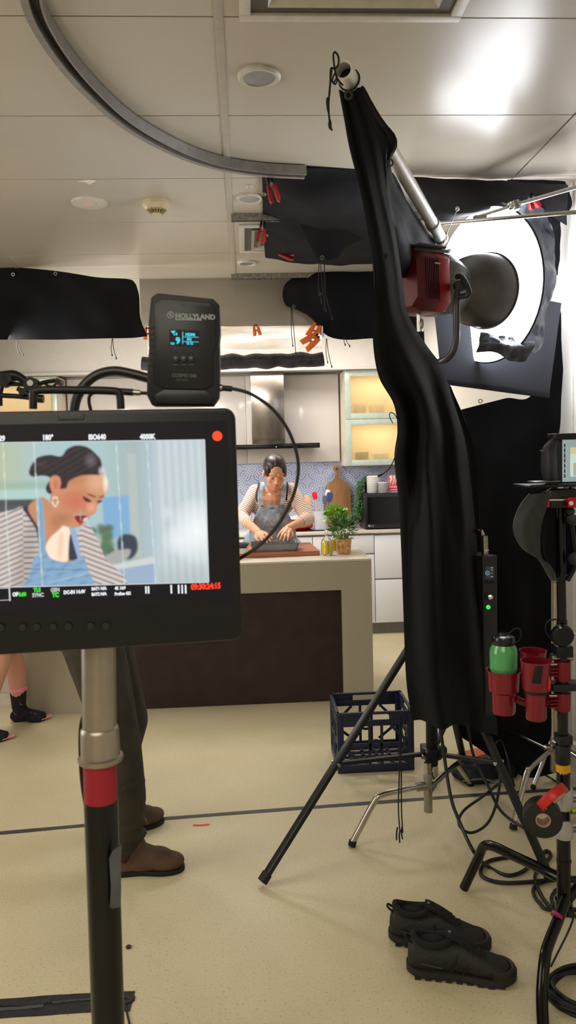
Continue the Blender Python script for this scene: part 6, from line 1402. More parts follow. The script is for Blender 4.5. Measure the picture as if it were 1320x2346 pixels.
cstand((1.34, 3.28, 0), 'chrome stand with brushed bent leg at far right behind the cup holders', [(200, PZ(1176, 1896, .01)), (140, (1.18, 3.78, 0)), (320, (1.42, 2.95, 0))], .22, m=CHR2, top=1.0)
o = root('light_stand', P(1235, 1790, 3.2), 'thin chrome leg leaning up against the black cloth at right', 'stand leg'); build(MB().tube([PZ(1222, 1802, .01), P(1262, 1700, 3.42), P(1268, 1690, 3.40), P(1300, 1678, 3.36)], .010, 12, 4), 'tube', CHR, o); build(MB().ell(PZ(1222, 1803, .012), (.013, .013, .012)), 'tip', RUB, o)

# ---- right foreground stand
RS = P(1290, 1990, 2.2); gx_, gy_ = RS.x, RS.y
rsd = root('accessory_stand', (gx_, gy_, 0), 'black accessory stand at the right edge holding cups, clamps and tape rolls', 'stand')
def RP(x, y, dY=0.0): return P(x, y, 2.2 + dY)
BG = mat('gloss_black_tube', (14, 14, 16), .16, .2, .08)
build(MB().cyl(RP(1292, 2070), RP(1291, 1770), .0205), 'lower_tube', BG, rsd); build(MB().cyl(RP(1291, 1780), RP(1288, 1420), .0155), 'middle_tube', BG, rsd); build(MB().cyl(RP(1288, 1440), RP(1283, 1150), .0135), 'upper_tube', BG, rsd)
build(MB().cyl(RP(1290, 1748), RP(1290, 1705), .0225), 'collar', BLKP, rsd, bevel=.002); build(MB().box(RP(1291, 1692), (.042, .045, .03)), 'collar_clamp', BLKP, rsd, bevel=.004); build(MB().cyl(RP(1300, 1697), RP(1318, 1704), .008), 'collar_screw', CHR, rsd)
build(MB().cyl(RP(1291, 1766), RP(1290, 1749), .0215), 'yellow_tape_band', mat('yellow_tape', (212, 160, 22), .5), rsd); build(MB().cyl(RP(1291, 1776), RP(1291, 1766), .0158), 'silver_band', CHR, rsd)
build(MB().cyl(RP(1292, 1975), RP(1292, 1968), .022), 'tube_rim', BLK, rsd); build(MB().cyl(RP(1293, 2088), RP(1292, 2060), .026), 'leg_hub', BG, rsd)
f1_ = PZ(1063, 2040, .004); l1 = build(MB().tube([P(1300, 2020, 2.21), P(1250, 1995, 2.28), P(1180, 1962, 2.40), P(1128, 1938, 2.49), P(1108, 1940, 2.53), P(1096, 1965, 2.55), f1_ + V((0, 0, .008))], .0165, 16, 8), 'leg', BG, rsd)
l2 = build(MB().tube([P(1296, 2060, 2.18), P(1278, 2110, 2.13), P(1258, 2160, 2.08), P(1248, 2200, 2.04), P(1242, 2290, 1.98), P(1247, 2400, 1.88), P(1250, 2560, 1.76)], .0165, 16, 8), 'leg', BG, rsd)
build(MB().cyl(P(1277, 2094, 2.135), P(1274, 2101, 2.13), .0172), 'pink_band', mat('pink_tape', (150, 40, 84), .5), l2)
build(MB().tube([P(1300, 2060, 2.2), V((gx_ + .25, gy_ + .12, .30)), V((gx_ + .32, gy_ + .16, .25)), V((gx_ + .42, gy_ + .2, .01))], .0165, 14, 6), 'leg', BG, rsd)
build(MB().tube([P(1306, 2070, 2.19), P(1312, 2110, 2.15), P(1262, 2215, 2.12)], .003, 8, 6), 'hanging_cord', CABLE, rsd)
# grip knob cluster at y 1420
hd = root('stand_clamp', RP(1288, 1450), 'black clamp with round knob on the accessory stand above the red cups', 'clamp')
build(MB().lathe([(.022, 0), (.030, .002), (.033, .016), (.030, .03), (.018, .032)], RP(1278, 1450) + V((0, -.045, 0)), (0.1, 1, 0), 32), 'round_head', BLK, hd, bevel=.001)
build(MB().tube([RP(1268, 1470), RP(1252, 1450), RP(1254, 1425), RP(1275, 1418)], .0028, 8, 5), 'lever', BLK, hd); build(MB().box(RP(1288, 1490), (.05, .05, .035)), 'block', BLK, hd, bevel=.004); build(MB().cyl(RP(1262, 1505), RP(1312, 1505), .011), 'tee_handle', STL, hd); build(MB().tube([RP(1300, 1440, -.03), RP(1318, 1452, -.03), RP(1330, 1440, -.03)], .006, 10, 4), 'chrome_hook', CHR, hd)
build(MB().ell(RP(1284, 1438, -.06), .0035), 'pin', CHR, hd)
# red clamps on the pole
REDC = mat('red_clamp_metal', (122, 20, 40), .38, .25, .08)
for i, (ya, yb, lb) in enumerate(((1514, 1558, 'upper red clamp body on the accessory stand holding the nearer cup'), (1586, 1627, 'lower red clamp body on the accessory stand below the cups'))):
    rc_ = root('pole_clamp', RP(1288, (ya + yb) / 2), lb, 'clamp', 'red pole clamps on the accessory stand'); mb = MB().cyl(RP(1289, ya), RP(1289, yb), .024); build(mb, 'clamp_body', REDC, rc_, bevel=.002)
    for k in range(4): y = ya + 8 + k * 8; build(MB().b2(RP(1256, y + 2) + V((0, -.014, 0)), RP(1280, y - 2) + V((0, .014, 0))), 'rib', REDC, rc_, bevel=.001)
    build(MB().cyl(RP(1258, ya + 8, -.02), RP(1276, ya + 8, -.02), .003), 'bolt', CHR, rc_)
build(MB().b2(RP(1262, 1582) + V((0, -.02, 0)), RP(1330, 1562) + V((0, .03, 0))), 'clamp_bar', BLKP, rsd, bevel=.003)
RK = mat('red_cup_plastic', (124, 14, 36), .28, 0, .05, coat=.2)
def cup(px, ytop, Y, R, h, lab, neck=True, strap=False):
    q = P(px, ytop, Y); r = root('cup_holder', q - V((0, 0, h)), lab, 'cup holder', 'red cup holders on the accessory stand')
    prof = [(0, -h), (R * .64, -h), (R * .70, -h + .006), (R * .72, -h * .52), (R * .92, -h * .46), (R * .99, 0), (R * 1.05, .002), (R * 1.04, -.003), (R * .94, -.004), (R * .86, -h * .45), (R * .66, -h * .5), (R * .64, -h + .01), (0, -h + .01)]
    build(MB().lathe(prof, q, n=44), 'cup', RK, r)
    if neck: build(MB().lathe([(R * .745, -h * .545), (R * .80, -h * .54), (R * .82, -h * .48), (R * .775, -h * .475)], q, n=40), 'rubber_band', RUB, r)
    if strap:
        mb = MB(); out = [P(x, y, Y - R * 1.0) for x, y in ((1228, 1526), (1246, 1523), (1240, 1567), (1220, 1566))]; mb.prism(out, (0, .008, 0)); build(mb, 'rubber_tab', RUB, r, bevel=.001)
        build(MB().ell(P(1256, 1566, Y - R * .55), (.006, .014, .026)), 'orange_catch', mat('orange_catch', (226, 52, 34), .4), r)
    return r
cup(1228, 1514, 2.2, .043, .177, 'nearer red cup holder with black rubber tab, clamped to the accessory stand', True, True)
cup(1221, 1491, 2.36, .041, .14, 'farther red cup holder behind the nearer one', False)
cup(1154, 1535, 2.28, .050, .135, 'red cup holder carrying the green bottle', False)
build(MB().tube([P(1180, 1600, 2.28), P(1215, 1612, 2.28), P(1262, 1606, 2.2)], .012, 10, 4), 'cup_arm', RK, rsd)
# green bottle
q = P(1154, 1535, 2.28) - V((0, 0, .10)); gb_ = root('water_bottle', q, 'translucent green water bottle with black lid and loop in a red cup holder', 'water bottle')
BR = .042; zt_ = (P(1155, 1480, 2.28) - q).z
build(MB().lathe([(0, 0), (BR * .72, 0), (BR * .8, .006), (BR * .8, .08), (BR * .99, .104), (BR, zt_ - .02), (BR * .94, zt_ - .006), (BR * .78, zt_ + .006), (BR * .76, zt_ + .012), (0, zt_ + .012)], q, n=44), 'bottle', mat('green_bottle', (84, 168, 104), .2, 0, .04, coat=.4), gb_)
build(MB().lathe([(BR * .80, zt_ + .006), (BR * .83, zt_ + .010), (BR * .80, zt_ + .013)], q, n=40), 'neck_strap', RUB, gb_)
ld = build(MB().lathe([(BR * .78, zt_ + .010), (BR * .80, zt_ + .012), (BR * .80, zt_ + .026), (BR * .74, zt_ + .031), (BR * .36, zt_ + .036), (BR * .34, zt_ + .041), (0, zt_ + .042)], q, n=40), 'lid', mat('lid_black', (26, 24, 30), .22), gb_)
build(MB().tube([q + V((0, 0, zt_ + .036)), q + V((.02, 0, zt_ + .040)), q + V((.036, 0, zt_ + .052)), q + V((.05, 0, zt_ + .050)), q + V((.055, 0, zt_ + .035)), q + V((.046, 0, zt_ + .012)), q + V((.036, 0, zt_ + .010))], .0028, 8, 6), 'lid_loop', RUB, gb_)
# tape rolls
def roll(c, ax, R, ri, wd, m, label, name='tape_roll', core=(176, 150, 130)):
    r = root(name, V(c) - V((0, 0, R)), label, 'tape roll', 'rolls of tape hanging on the accessory stand'); a = V(ax).normalized(); h = wd / 2
    build(MB().lathe([(ri, -h), (R, -h), (R, h), (ri, h), (ri, -h)], c, a, 48), 'tape', m, r, bevel=.0006); build(MB().lathe([(ri - .003, -h), (ri, -h), (ri, h), (ri - .003, h), (ri - .003, -h)], c, a, 36), 'cardboard_core', mat('cardboard', core, .8), r); return r
rl = roll(P(1243, 1871, 2.12), (0.28, 1, 0.02), .054, .021, .045, mat('black_gaffer_roll', (26, 27, 30), .5, 0, .15), 'black tape roll hanging low on the accessory stand, seen face on')
rd_ = MB(); A_ = P(1246, 1862, 2.06); B_ = P(1306, 1812, 2.06); d = (B_ - A_).normalized(); s_ = d.cross(V((0, 1, 0))).normalized()
loop_ = []; n0 = V((0, -1, 0)); C0 = (A_ + B_) / 2; hl = (B_ - A_).length / 2
rr0 = root('red_tape_roll', C0 - V((0, 0, .04)), 'red tape roll seen edge on, threaded through the black roll', 'tape roll', 'rolls of tape hanging on the accessory stand')
vd = (C0 - EYE).normalized(); ax_r = d.cross(vd).normalized(); ax_r = (ax_r + vd * .10).normalized()
build(MB().lathe([(hl * .8, -.013), (hl, -.013), (hl, .013), (hl * .8, .013), (hl * .8, -.013)], C0 + V((0, .03, 0)), ax_r, 48), 'tape', mat('red_pvc', (196, 34, 30), .35), rr0, bevel=.0005); build(MB().lathe([(hl * .75, -.013), (hl * .8, -.013), (hl * .8, .013), (hl * .75, .013), (hl * .75, -.013)], C0 + V((0, .03, 0)), ax_r, 40), 'cardboard_core', mat('cardboard', (176, 150, 130)), rr0)
# white/silver clamps on the pole
SLV = mat('satin_aluminium', (178, 178, 180), .35, .4, .05)
for i, (ya, yb, lb) in enumerate(((1806, 1852, 'silver clamp body on the accessory stand beside the red tape roll'), (1874, 1918, 'silver clamp body on the accessory stand below the red tape roll'))):
    rc_ = root('pole_clamp', RP(1294, (ya + yb) / 2), lb, 'clamp', 'silver pole clamps on the accessory stand'); build(MB().cyl(RP(1292, ya), RP(1293, yb), .0265), 'clamp_body', SLV, rc_, bevel=.002)
    for k in range(3): y = ya + 12 + k * 8; build(MB().b2(RP(1304, y + 2) + V((0, -.018, 0)), RP(1334, y - 2) + V((0, .016, 0))), 'rib', SLV, rc_, bevel=.001)
build(MB().cyl(RP(1310, 1858, -.02), RP(1322, 1856, -.02), .008), 'green_knob', mat('green_knob', (170, 180, 40), .4), rsd); build(MB().ell(P(1266, 1832, 2.2), .006), 'blue_tip', mat('blue_tip', (40, 80, 190), .4), rsd)
build(MB().box(RP(1316, 1873, -.03), (.03, .02, .03)), 'steel_block', STL, rsd, bevel=.004)
# ---- camera accessories at the right edge
DG2 = mat('charcoal_fabric', (52, 52, 54), .85, 0, .15, bump=.3, bscale=200)
pc = root('sun_hood', P(1240, 1335, 2.2), 'dark grey folded fabric hood sagging from the bracket at the right edge', 'fabric hood')
rows = [rw((1213, 1133, 2.2), (1235, 1132, 2.12), (1262, 1130, 2.1)), rw((1190, 1165, 2.2), (1215, 1165, 2.08), (1250, 1165, 2.1)), rw((1178, 1195, 2.2), (1200, 1200, 2.06), (1238, 1210, 2.12)), rw((1180, 1225, 2.2), (1200, 1238, 2.06), (1236, 1258, 2.12)), rw((1198, 1254, 2.2), (1216, 1268, 2.08), (1244, 1285, 2.12)), rw((1232, 1278, 2.2), (1242, 1285, 2.1), (1260, 1295, 2.12)), rw((1262, 1325, 2.2), (1270, 1330, 2.12), (1280, 1333, 2.12))]
mb = MB(); patch(mb, rows, 7, 6, .01, 10, 71); build(mb, 'left_flap', DG2, pc, solid=.004)
rows = [rw((1232, 1130, 2.24), (1262, 1130, 2.26), (1300, 1135, 2.26)), rw((1238, 1210, 2.2), (1270, 1210, 2.28), (1318, 1190, 2.28)), rw((1240, 1262, 2.2), (1280, 1275, 2.28), (1328, 1260, 2.28)), rw((1260, 1300, 2.2), (1285, 1310, 2.28), (1318, 1298, 2.28)), rw((1276, 1332, 2.2), (1286, 1330, 2.24), (1300, 1315, 2.24))]
mb = MB(); patch(mb, rows, 7, 6, .02, 10, 73); build(mb, 'right_flap', mat('black_drape_cloth', (15, 16, 21)), pc, solid=.004)
mb = MB().tube([P(1213, 1131, 2.18), P(1192, 1158, 2.19), P(1178, 1195, 2.19), P(1181, 1228, 2.19), P(1200, 1258, 2.19), P(1234, 1281, 2.19), P(1262, 1327, 2.19), P(1275, 1336, 2.19)], .0016, 6, 6); build(mb, 'edge_piping', mat('piping_grey', (110, 108, 110), .5), pc)
br = root('cheese_plate', P(1270, 1110, 2.15), 'black mounting bracket with red levers under the small screen at the right edge', 'bracket')
build(MB().b2(P(1214, 1118, 2.12), P(1318, 1104, 2.26)), 'plate', BLK, br, bevel=.002); build(MB().b2(P(1226, 1105, 2.10), P(1266, 1100, 2.16)), 'top_rail', STL, br, bevel=.001); build(MB().b2(P(1230, 1112, 2.09), P(1285, 1110, 2.10)), 'bright_edge', STL, br)
build(MB().b2(P(1262, 1165, 2.14), P(1300, 1118, 2.22)), 'clamp_block', BLKP, br, bevel=.003); build(MB().cyl(P(1255, 1145, 2.14), P(1310, 1145, 2.14), .004), 'through_bolt', CHR, br)
for a_, b_ in (((1240, 1163), (1254, 1141)), ((1302, 1163), (1316, 1138))):
    l_ = build(MB().b2(P(*a_, 2.12), P(*b_, 2.14)), 'red_lever', mat('bright_red_metal', (190, 18, 36), .35, .2), br, bevel=.002); build(MB().cyl(P(a_[0] + 7, a_[1] - 10, 2.11), P(a_[0] + 7, a_[1] - 10, 2.12), .006), 'lever_pin', CHR, l_)
for x in (1298, 1312): build(MB().lathe([(0, 0), (.004, .002), (.008, .012), (.009, .018), (0, .02)], P(x, 1130, 2.16), n=14), 'thumb_screw', STL, br)
build(MB().tube([P(1236, 1134, 2.14), P(1250, 1126, 2.12), P(1262, 1118, 2.12)], .0016, 6, 4), 'thin_wire', STL, br)
sc2 = root('small_monitor', P(1300, 1105, 2.14), 'small on-camera monitor cut by the right edge, showing a greenish picture', 'monitor')
build(MB().b2(P(1279, 1108, 2.15), P(1279, 995, 2.18) + V((.16, 0, 0))), 'housing', BLKP, sc2, bevel=.003); build(MB().b2(P(1273, 1008, 2.13), P(1279, 994, 2.19) + V((.16, 0, 0))), 'top_bar', BLK, sc2, bevel=.002)
build(MB().b2(P(1289, 1104, 2.148), P(1289, 1007, 2.149) + V((.13, 0, 0))), 'screen', glow('grey_green_screen', (150, 168, 164), .9), sc2)
mb = MB()
for k in range(7):
    y0_ = 1015 + k * 11.7; a = P(1291, y0_ + 10.5, 2.1475); b = P(1297, y0_, 2.1475)
    for lo, hi in (((a.x, a.z), (b.x, a.z + .0006)), ((a.x, b.z - .0006), (b.x, b.z)), ((a.x, a.z), (a.x + .0006, b.z)), ((b.x - .0006, a.z), (b.x, b.z))): mb.b2((lo[0], 2.1470, lo[1]), (hi[0], 2.1474, hi[1]))
build(mb, 'icon_column', glow('icon_white', (230, 236, 236), 1.0), sc2)
mb = MB().b2(P(1291, 1096, 2.1476), P(1297, 1016, 2.1478)); build(mb, 'icon_backing', glow('icon_dark', (52, 62, 60), 1.0), sc2)
build(MB().b2(P(1307, 1092, 2.146), P(1340, 1024, 2.1468)), 'picture_area', glow('icon_picture', (196, 216, 206), 1.0), sc2)
mb = MB().b2(P(1307, 1040, 2.145), P(1340, 1024, 2.1455)); build(mb, 'picture_band', glow('pic_yellow', (206, 196, 130), 1.0), sc2); build(MB().b2(P(1314, 1090, 2.145), P(1340, 1060, 2.1455)), 'picture_shape', glow('pic_brown', (176, 168, 140), 1.0), sc2)
ec = root('eyepiece_cushion', P(1262, 1112, 2.16), 'curved black eyepiece cushion left of the small monitor', 'eyepiece')
rows = [rw((1262, 1012, 2.2), (1270, 1006, 2.14), (1280, 1006, 2.16)), rw((1246, 1030, 2.2), (1262, 1030, 2.11), (1274, 1026, 2.15)), rw((1243, 1065, 2.2), (1262, 1065, 2.10), (1275, 1060, 2.15)), rw((1246, 1088, 2.2), (1262, 1092, 2.11), (1276, 1085, 2.15)), rw((1256, 1108, 2.2), (1264, 1110, 2.13), (1275, 1108, 2.15))]
mb = MB(); patch(mb, rows, 6, 6, .004, 10, 5); build(mb, 'cushion', mat('soft_black', (32, 32, 36), .6), ec, solid=.012); build(MB().b2(P(1243, 1034, 2.15), P(1256, 1030, 2.17)), 'bright_clip', STL, ec)
kn = root('arm_knobs', P(1308, 1220, 2.2), 'cluster of black knobs on short arms beside the hood at the right edge', 'knob cluster')
for x, y, r_ in ((1310, 1190, .016), (1318, 1280, .02), (1305, 1170, .012)): build(MB().cyl(P(x, y, 2.16), P(x + 4, y + 1, 2.20), r_, n=20), 'knob', BLKP, kn, bevel=.002)
build(MB().tube([P(1296, 1165, 2.18), P(1306, 1185, 2.18), P(1312, 1230, 2.19), P(1318, 1290, 2.19), P(1300, 1330, 2.2)], .008, 10, 5), 'arm', BLK, kn)

# ---- power box with green lamp
pb = root('power_box', P(1118, 1440, 2.78), 'black lamp power box with round dial screen and glowing green button', 'power box'); YB = 2.72
o_ = [P(1098, 1282, YB), P(1112, 1275, YB), P(1140, 1270, YB), P(1141, 1640, YB), P(1105, 1640, YB)]
build(MB().prism([P(1106, 1275, YB), P(1140, 1272, YB), P(1141, 1640, YB), P(1110, 1640, YB)], (-.035, .11, 0)), 'case', mat('power_case', (44, 46, 50), .4, .2, .08), pb, bevel=.003)
PF = mat('panel_dark', (20, 22, 26), .3); build(MB().prism([P(x, y, YB - .001) for x, y in ((1109, 1279), (1137, 1276), (1138, 1630), (1112, 1630))], (0, .001, 0)), 'front_panel', mat('power_panel', (36, 38, 42), .4), pb)
dd = build(MB().prism([P(x, y, YB - .003) for x, y in ((1112, 1298), (1132, 1297), (1132, 1326), (1112, 1327))], (0, .002, 0)), 'display', mat('power_display', (30, 34, 38), .2, emis=(40, 46, 52), es=.6), pb)
cc_ = P(1117, 1313, YB - .0045); build(MB().lathe([(.0062, .0003), (.0078, .0003), (.0078, 0), (.0062, 0), (.0062, .0003)], cc_, (0, -1, 0), 24, ).lathe([(0, .0003), (.002, .0003), (.002, 0), (0, 0)], cc_, (0, -1, 0), 12), 'dial_icon', glow('dial_blue', (150, 190, 210), .9), dd)
mb = MB()
for y, w_ in ((1301, .010), (1306, .006), (1313, .004), (1321, .009)): mb.box(P(1127, y, YB - .0045), (w_, .0003, .0016))
build(mb, 'readout_lines', glow('dial_white', (200, 206, 210), .8), dd)
for x in (1112, 1119, 1126, 1132): build(MB().box(P(x, 1334, YB - .004), (.005, .004, .009)), 'key', mat('key_black', (10, 10, 12), .4), pb, bevel=.0008)
build(MB().cyl(P(1124, 1368, YB), P(1124, 1368, YB - .014), .010), 'rotary_knob', CHR, pb, bevel=.001); build(MB().box(P(1115, 1367, YB - .004), (.010, .004, .02)), 'knob_recess', PF, pb)
build(MB().cyl(P(1119, 1391, YB), P(1119, 1391, YB - .005), .0075), 'power_button', glow('green_button', (50, 255, 90), 1.6), pb); build(MB().box(P(1119, 1391, YB - .0056), (.0022, .0005, .007)), 'button_mark', mat('key_black', (10, 10, 12)), pb)
build(MB().box(P(1119, 1378, YB - .0035), (.012, .002, .0018)), 'caption', mat('dim_print', (84, 86, 90)), pb)
build(MB().cyl(P(1111, 1273, YB + .04), P(1110, 1228, YB + .04), .0125), 'metal_connector', STL, pb); build(MB().cyl(P(1111, 1262, YB + .04), P(1111, 1258, YB + .04), .0145), 'connector_ring', CHR, pb); build(MB().lathe([(.009, 0), (.011, .004), (.003, .02), (0, .021)], P(1104, 1226, YB + .04), n=18), 'connector_cap', CHR, pb)
build(MB().tube([P(1104, 1222, YB + .04), P(1095, 1215, YB + .05), P(1080, 1220, YB + .08)], .004, 8, 5), 'lead', CABLE, pb)

# ---- milk crate
CX0, CX1, CY0 = P(776, 1790, 3.62).x, P(950, 1790, 3.62).x, 3.62
mk = root('milk_crate', ((CX0 + CX1) / 2, CY0 + .16, 0), 'dark blue plastic milk crate on the floor behind the black stand', 'crate'); BLU = mat('navy_crate', (28, 36, 66), .45, 0, .1); ch_ = .30; CY1 = CY0 + .32
for nm, a, b in (('front_side', (CX0, CY0), (CX1, CY0)), ('back_side', (CX1, CY1), (CX0, CY1)), ('left_side', (CX0, CY1), (CX0, CY0)), ('right_side', (CX1, CY0), (CX1, CY1))):
    a = V((*a, 0)); b = V((*b, 0)); L = (b - a).length; d = (b - a).normalized(); n_ = V((d.y, -d.x, 0)); mb = MB()
    def bb_(u0, u1, z0, z1, t_=.006): mb.box(a + d * ((u0 + u1) / 2) + V((0, 0, (z0 + z1) / 2)) - n_ * .004, (u1 - u0, t_, z1 - z0), (d, n_, V((0, 0, 1))))
    bb_(0, L, .0, .04, .010); bb_(0, L, ch_ - .07, ch_ - .04); bb_(0, L, ch_ - .012, ch_, .014); bb_(0, .03, 0.04, ch_, .010); bb_(L - .03, L, .04, ch_, .010)
    bb_(.03, L * .32, ch_ - .04, ch_ - .012); bb_(L * .68, L - .03, ch_ - .04, ch_ - .012); bb_(0.03, L - .03, .125, .145)
    for (u0, z0, u1, z1) in ((.03, .145, L * .30, .23), (L - .03, .145, L * .70, .23), (.03, .12, L * .32, .05), (L - .03, .12, L * .68, .05), (L * .42, .04, L * .42, .125), (L * .58, .04, L * .58, .125), (L * .42, .145, L * .42, .23), (L * .58, .145, L * .58, .23)):
        p = a + d * u0 + V((0, 0, z0)) - n_ * .004; q = a + d * u1 + V((0, 0, z1)) - n_ * .004; dd_ = (q - p); l_ = dd_.length; dd_.normalize(); mb.box((p + q) / 2, (l_, .006, .014), (dd_, n_, dd_.cross(n_)))
    mb.lathe([(.022, -.003), (.034, -.003), (.034, .003), (.022, .003), (.022, -.003)], a + d * (L / 2) + V((0, 0, .13)) - n_ * .004, n_, 20)
    build(mb, nm, BLU, mk, bevel=.001)
mb = MB()
for k in range(6): x = CX0 + .02 + k * (CX1 - CX0 - .04) / 5; mb.b2((x - .008, CY0 + .01, .004), (x + .008, CY1 - .01, .010))
for k in range(6): y = CY0 + .02 + k * .28 / 5; mb.b2((CX0 + .01, y - .008, .004), (CX1 - .01, y + .008, .010))
build(mb, 'base_lattice', BLU, mk)
# bag etc. behind stand
mb = MB(); rr = random.Random(8)
for k in range(16): p = PZ(1085 + rr.uniform(-25, 75), 1772 + rr.uniform(-12, 22), .0); mb.ell(p + V((0, 0, .025)), (.07, .05, .026 + rr.random() * .02))
for v in mb.v: v.z = max(v.z, .001)
bg = root('soft_bag', PZ(1110, 1775, 0), 'crumpled black soft bag lying on the floor behind the stand legs', 'bag'); build(mb, 'bag_fabric', mat('bag_black', (22, 23, 27), .7, 0, .15, bump=.5, bscale=30), bg, remesh=.009, sm=2)
build(MB().tube([PZ(1060, 1790, .03), PZ(1110, 1785, .035), PZ(1150, 1800, .01)], .004, 8, 5), 'grey_zip', mat('grey_webbing', (120, 120, 122), .6), bg)
mg = root('leaflet', PZ(1075, 1718, 0), 'small orange and white leaflet on the floor behind the stand legs', 'leaflet'); a = PZ(1082, 1732, 0); build(MB().box(a + V((0, 0, .012)), (.13, .09, .003), (V((.96, .2, .12)), V((-.2, .97, 0)), V((-.12, 0, .99)))), 'page', mat('orange_print', (206, 96, 52), .5), mg); build(MB().box(a + V((.03, -.02, .009)), (.14, .05, .002), (V((.96, .2, .12)), V((-.2, .97, 0)), V((-.12, 0, .99)))), 'white_page', mat('leaflet_white', (200, 196, 190), .5), mg)
# hanging black tie cords under drape
tcd = root('tie_cord', P(917, 1925, 2.62), 'pair of long black tie cords hanging from the drape bundle to just above the floor', 'cord')
for dx, ye in ((-3, 1900), (4, 1908)): build(MB().tube([P(917 + dx * .4, 1640, 2.64), P(917 + dx * .6, 1760, 2.62), P(916 + dx, 1850, 2.62), P(919 + dx, ye, 2.62)], .0024, 7, 6), 'cord', CORD, tcd)
for dx, dy in ((-6, 0), (0, 6), (5, -2)): build(MB().tube([P(917 + dx, 1895 + dy, 2.62), P(915 + dx, 1908 + dy, 2.61), P(916 + dx * 1.2, 1924 + dy, 2.62)], .0028, 7, 4), 'knotted_end', CORD, tcd)
# floor cables
def fcable(pts, r_, lab, m=CABLE, k=9, name='floor_cable', g='black cables looped on the floor at right'):
    P_ = []
    for p in pts:
        if len(p) == 2: P_.append(PZ(p[0], p[1], r_ + .0005))
        elif p[2] < 0: P_.append(PZ(p[0], p[1], -p[2]))
        else: P_.append(P(*p))
    return build(MB().tube(P_, r_, 10, k), name, m, top=(lab, 'cable', g))
fcable([(1005, 1640, 2.9), (1022, 1760, 2.85), (1034, 1830, 2.8), (1052, 1880, 2.75), (1085, 1950, 2.60), (1118, 1985), (1160, 2005), (1195, 1998), (1211, 1982), (1200, 1964), (1165, 1964), (1122, 1972), (1102, 1990), (1108, 2010), (1150, 2022), (1220, 2020), (1300, 2012), (1470, 2006)], .0068, 'thick black cable dropping from the lamp stand and looping on the floor')
fcable([(1128, 1700, 3.1), (1145, 1760, 3.0), (1140, 1830, 2.9), (1118, 1885, 2.85), (1080, 1908, 2.8), (1052, 1890, 2.8), (1062, 1858, 2.85), (1110, 1822, 2.9), (1150, 1790, 3.1)], .0055, 'black cable hanging in an open loop under the right stand leg')
fcable([(1070, 1650, 3.0), (1085, 1730, 3.0), (1118, 1800, 2.95), (1150, 1860, 2.85), (1205, 1900, 2.7), (1235, 1915, 2.5)], .006, 'black cable running down parallel to the right leg of the lamp stand')
fcable([(1228, 2000), (1228, 1985), (1250, 1950), (1262, 1962), (1235, 1990), (1226, 2012), (1240, 2050), (1262, 2078), (1300, 2096), (1470, 2106)], .0065, 'black cable curving round the foot of the accessory stand')
fcable([(1470, 2030), (1290, 2016), (1240, 2022), (1222, 2040), (1236, 2068), (1275, 2085), (1470, 2076)], .0065, 'second black cable bundled beside the foot of the accessory stand')
fcable([(1470, 2052), (1300, 2036), (1268, 2048), (1268, 2070), (1300, 2082), (1470, 2090)], .0065, 'innermost black cable loop at the right edge by the accessory stand')
fcable([(1125, 1765), (1128, 1740, 3.5), (1135, 1705, 3.5), (1150, 1698, 3.5), (1162, 1730, 3.4), (1170, 1770, 3.35), (1178, 1800)], .0055, 'black cable standing up in an arch behind the stand legs')
fcable([(1205, 1795), (1198, 1780), (1215, 1765), (1250, 1775), (1280, 1795)], .004, 'thin black cable curled under the leaning chrome leg')
# coil bottom right
cl = root('cable_coil', PZ(1320, 2300, 0), 'thick coil of black cable lying at the bottom right corner', 'cable coil'); cc0 = PZ(1348, 2285, 0)
rr = random.Random(5)
for k in range(9):
    R_ = .085 + .006 * (k % 4) + rr.uniform(-.004, .004); z_ = .007 + .0085 * (k // 3); ph_ = rr.uniform(0, 6); ex = rr.uniform(.9, 1.05)
    pts = [cc0 + V(((R_ + .004 * sin(3 * a + ph_)) * cos(a) * 1.15, (R_ + .004 * cos(2 * a + ph_)) * sin(a) * ex, z_ + .004 * (1 + sin(2 * a + ph_)))) for a in [2 * pi * j / 16 for j in range(16)]]
    build(MB().tube(pts, .0055, 8, 4, closed=True), 'cable_turn', CABLE, cl)
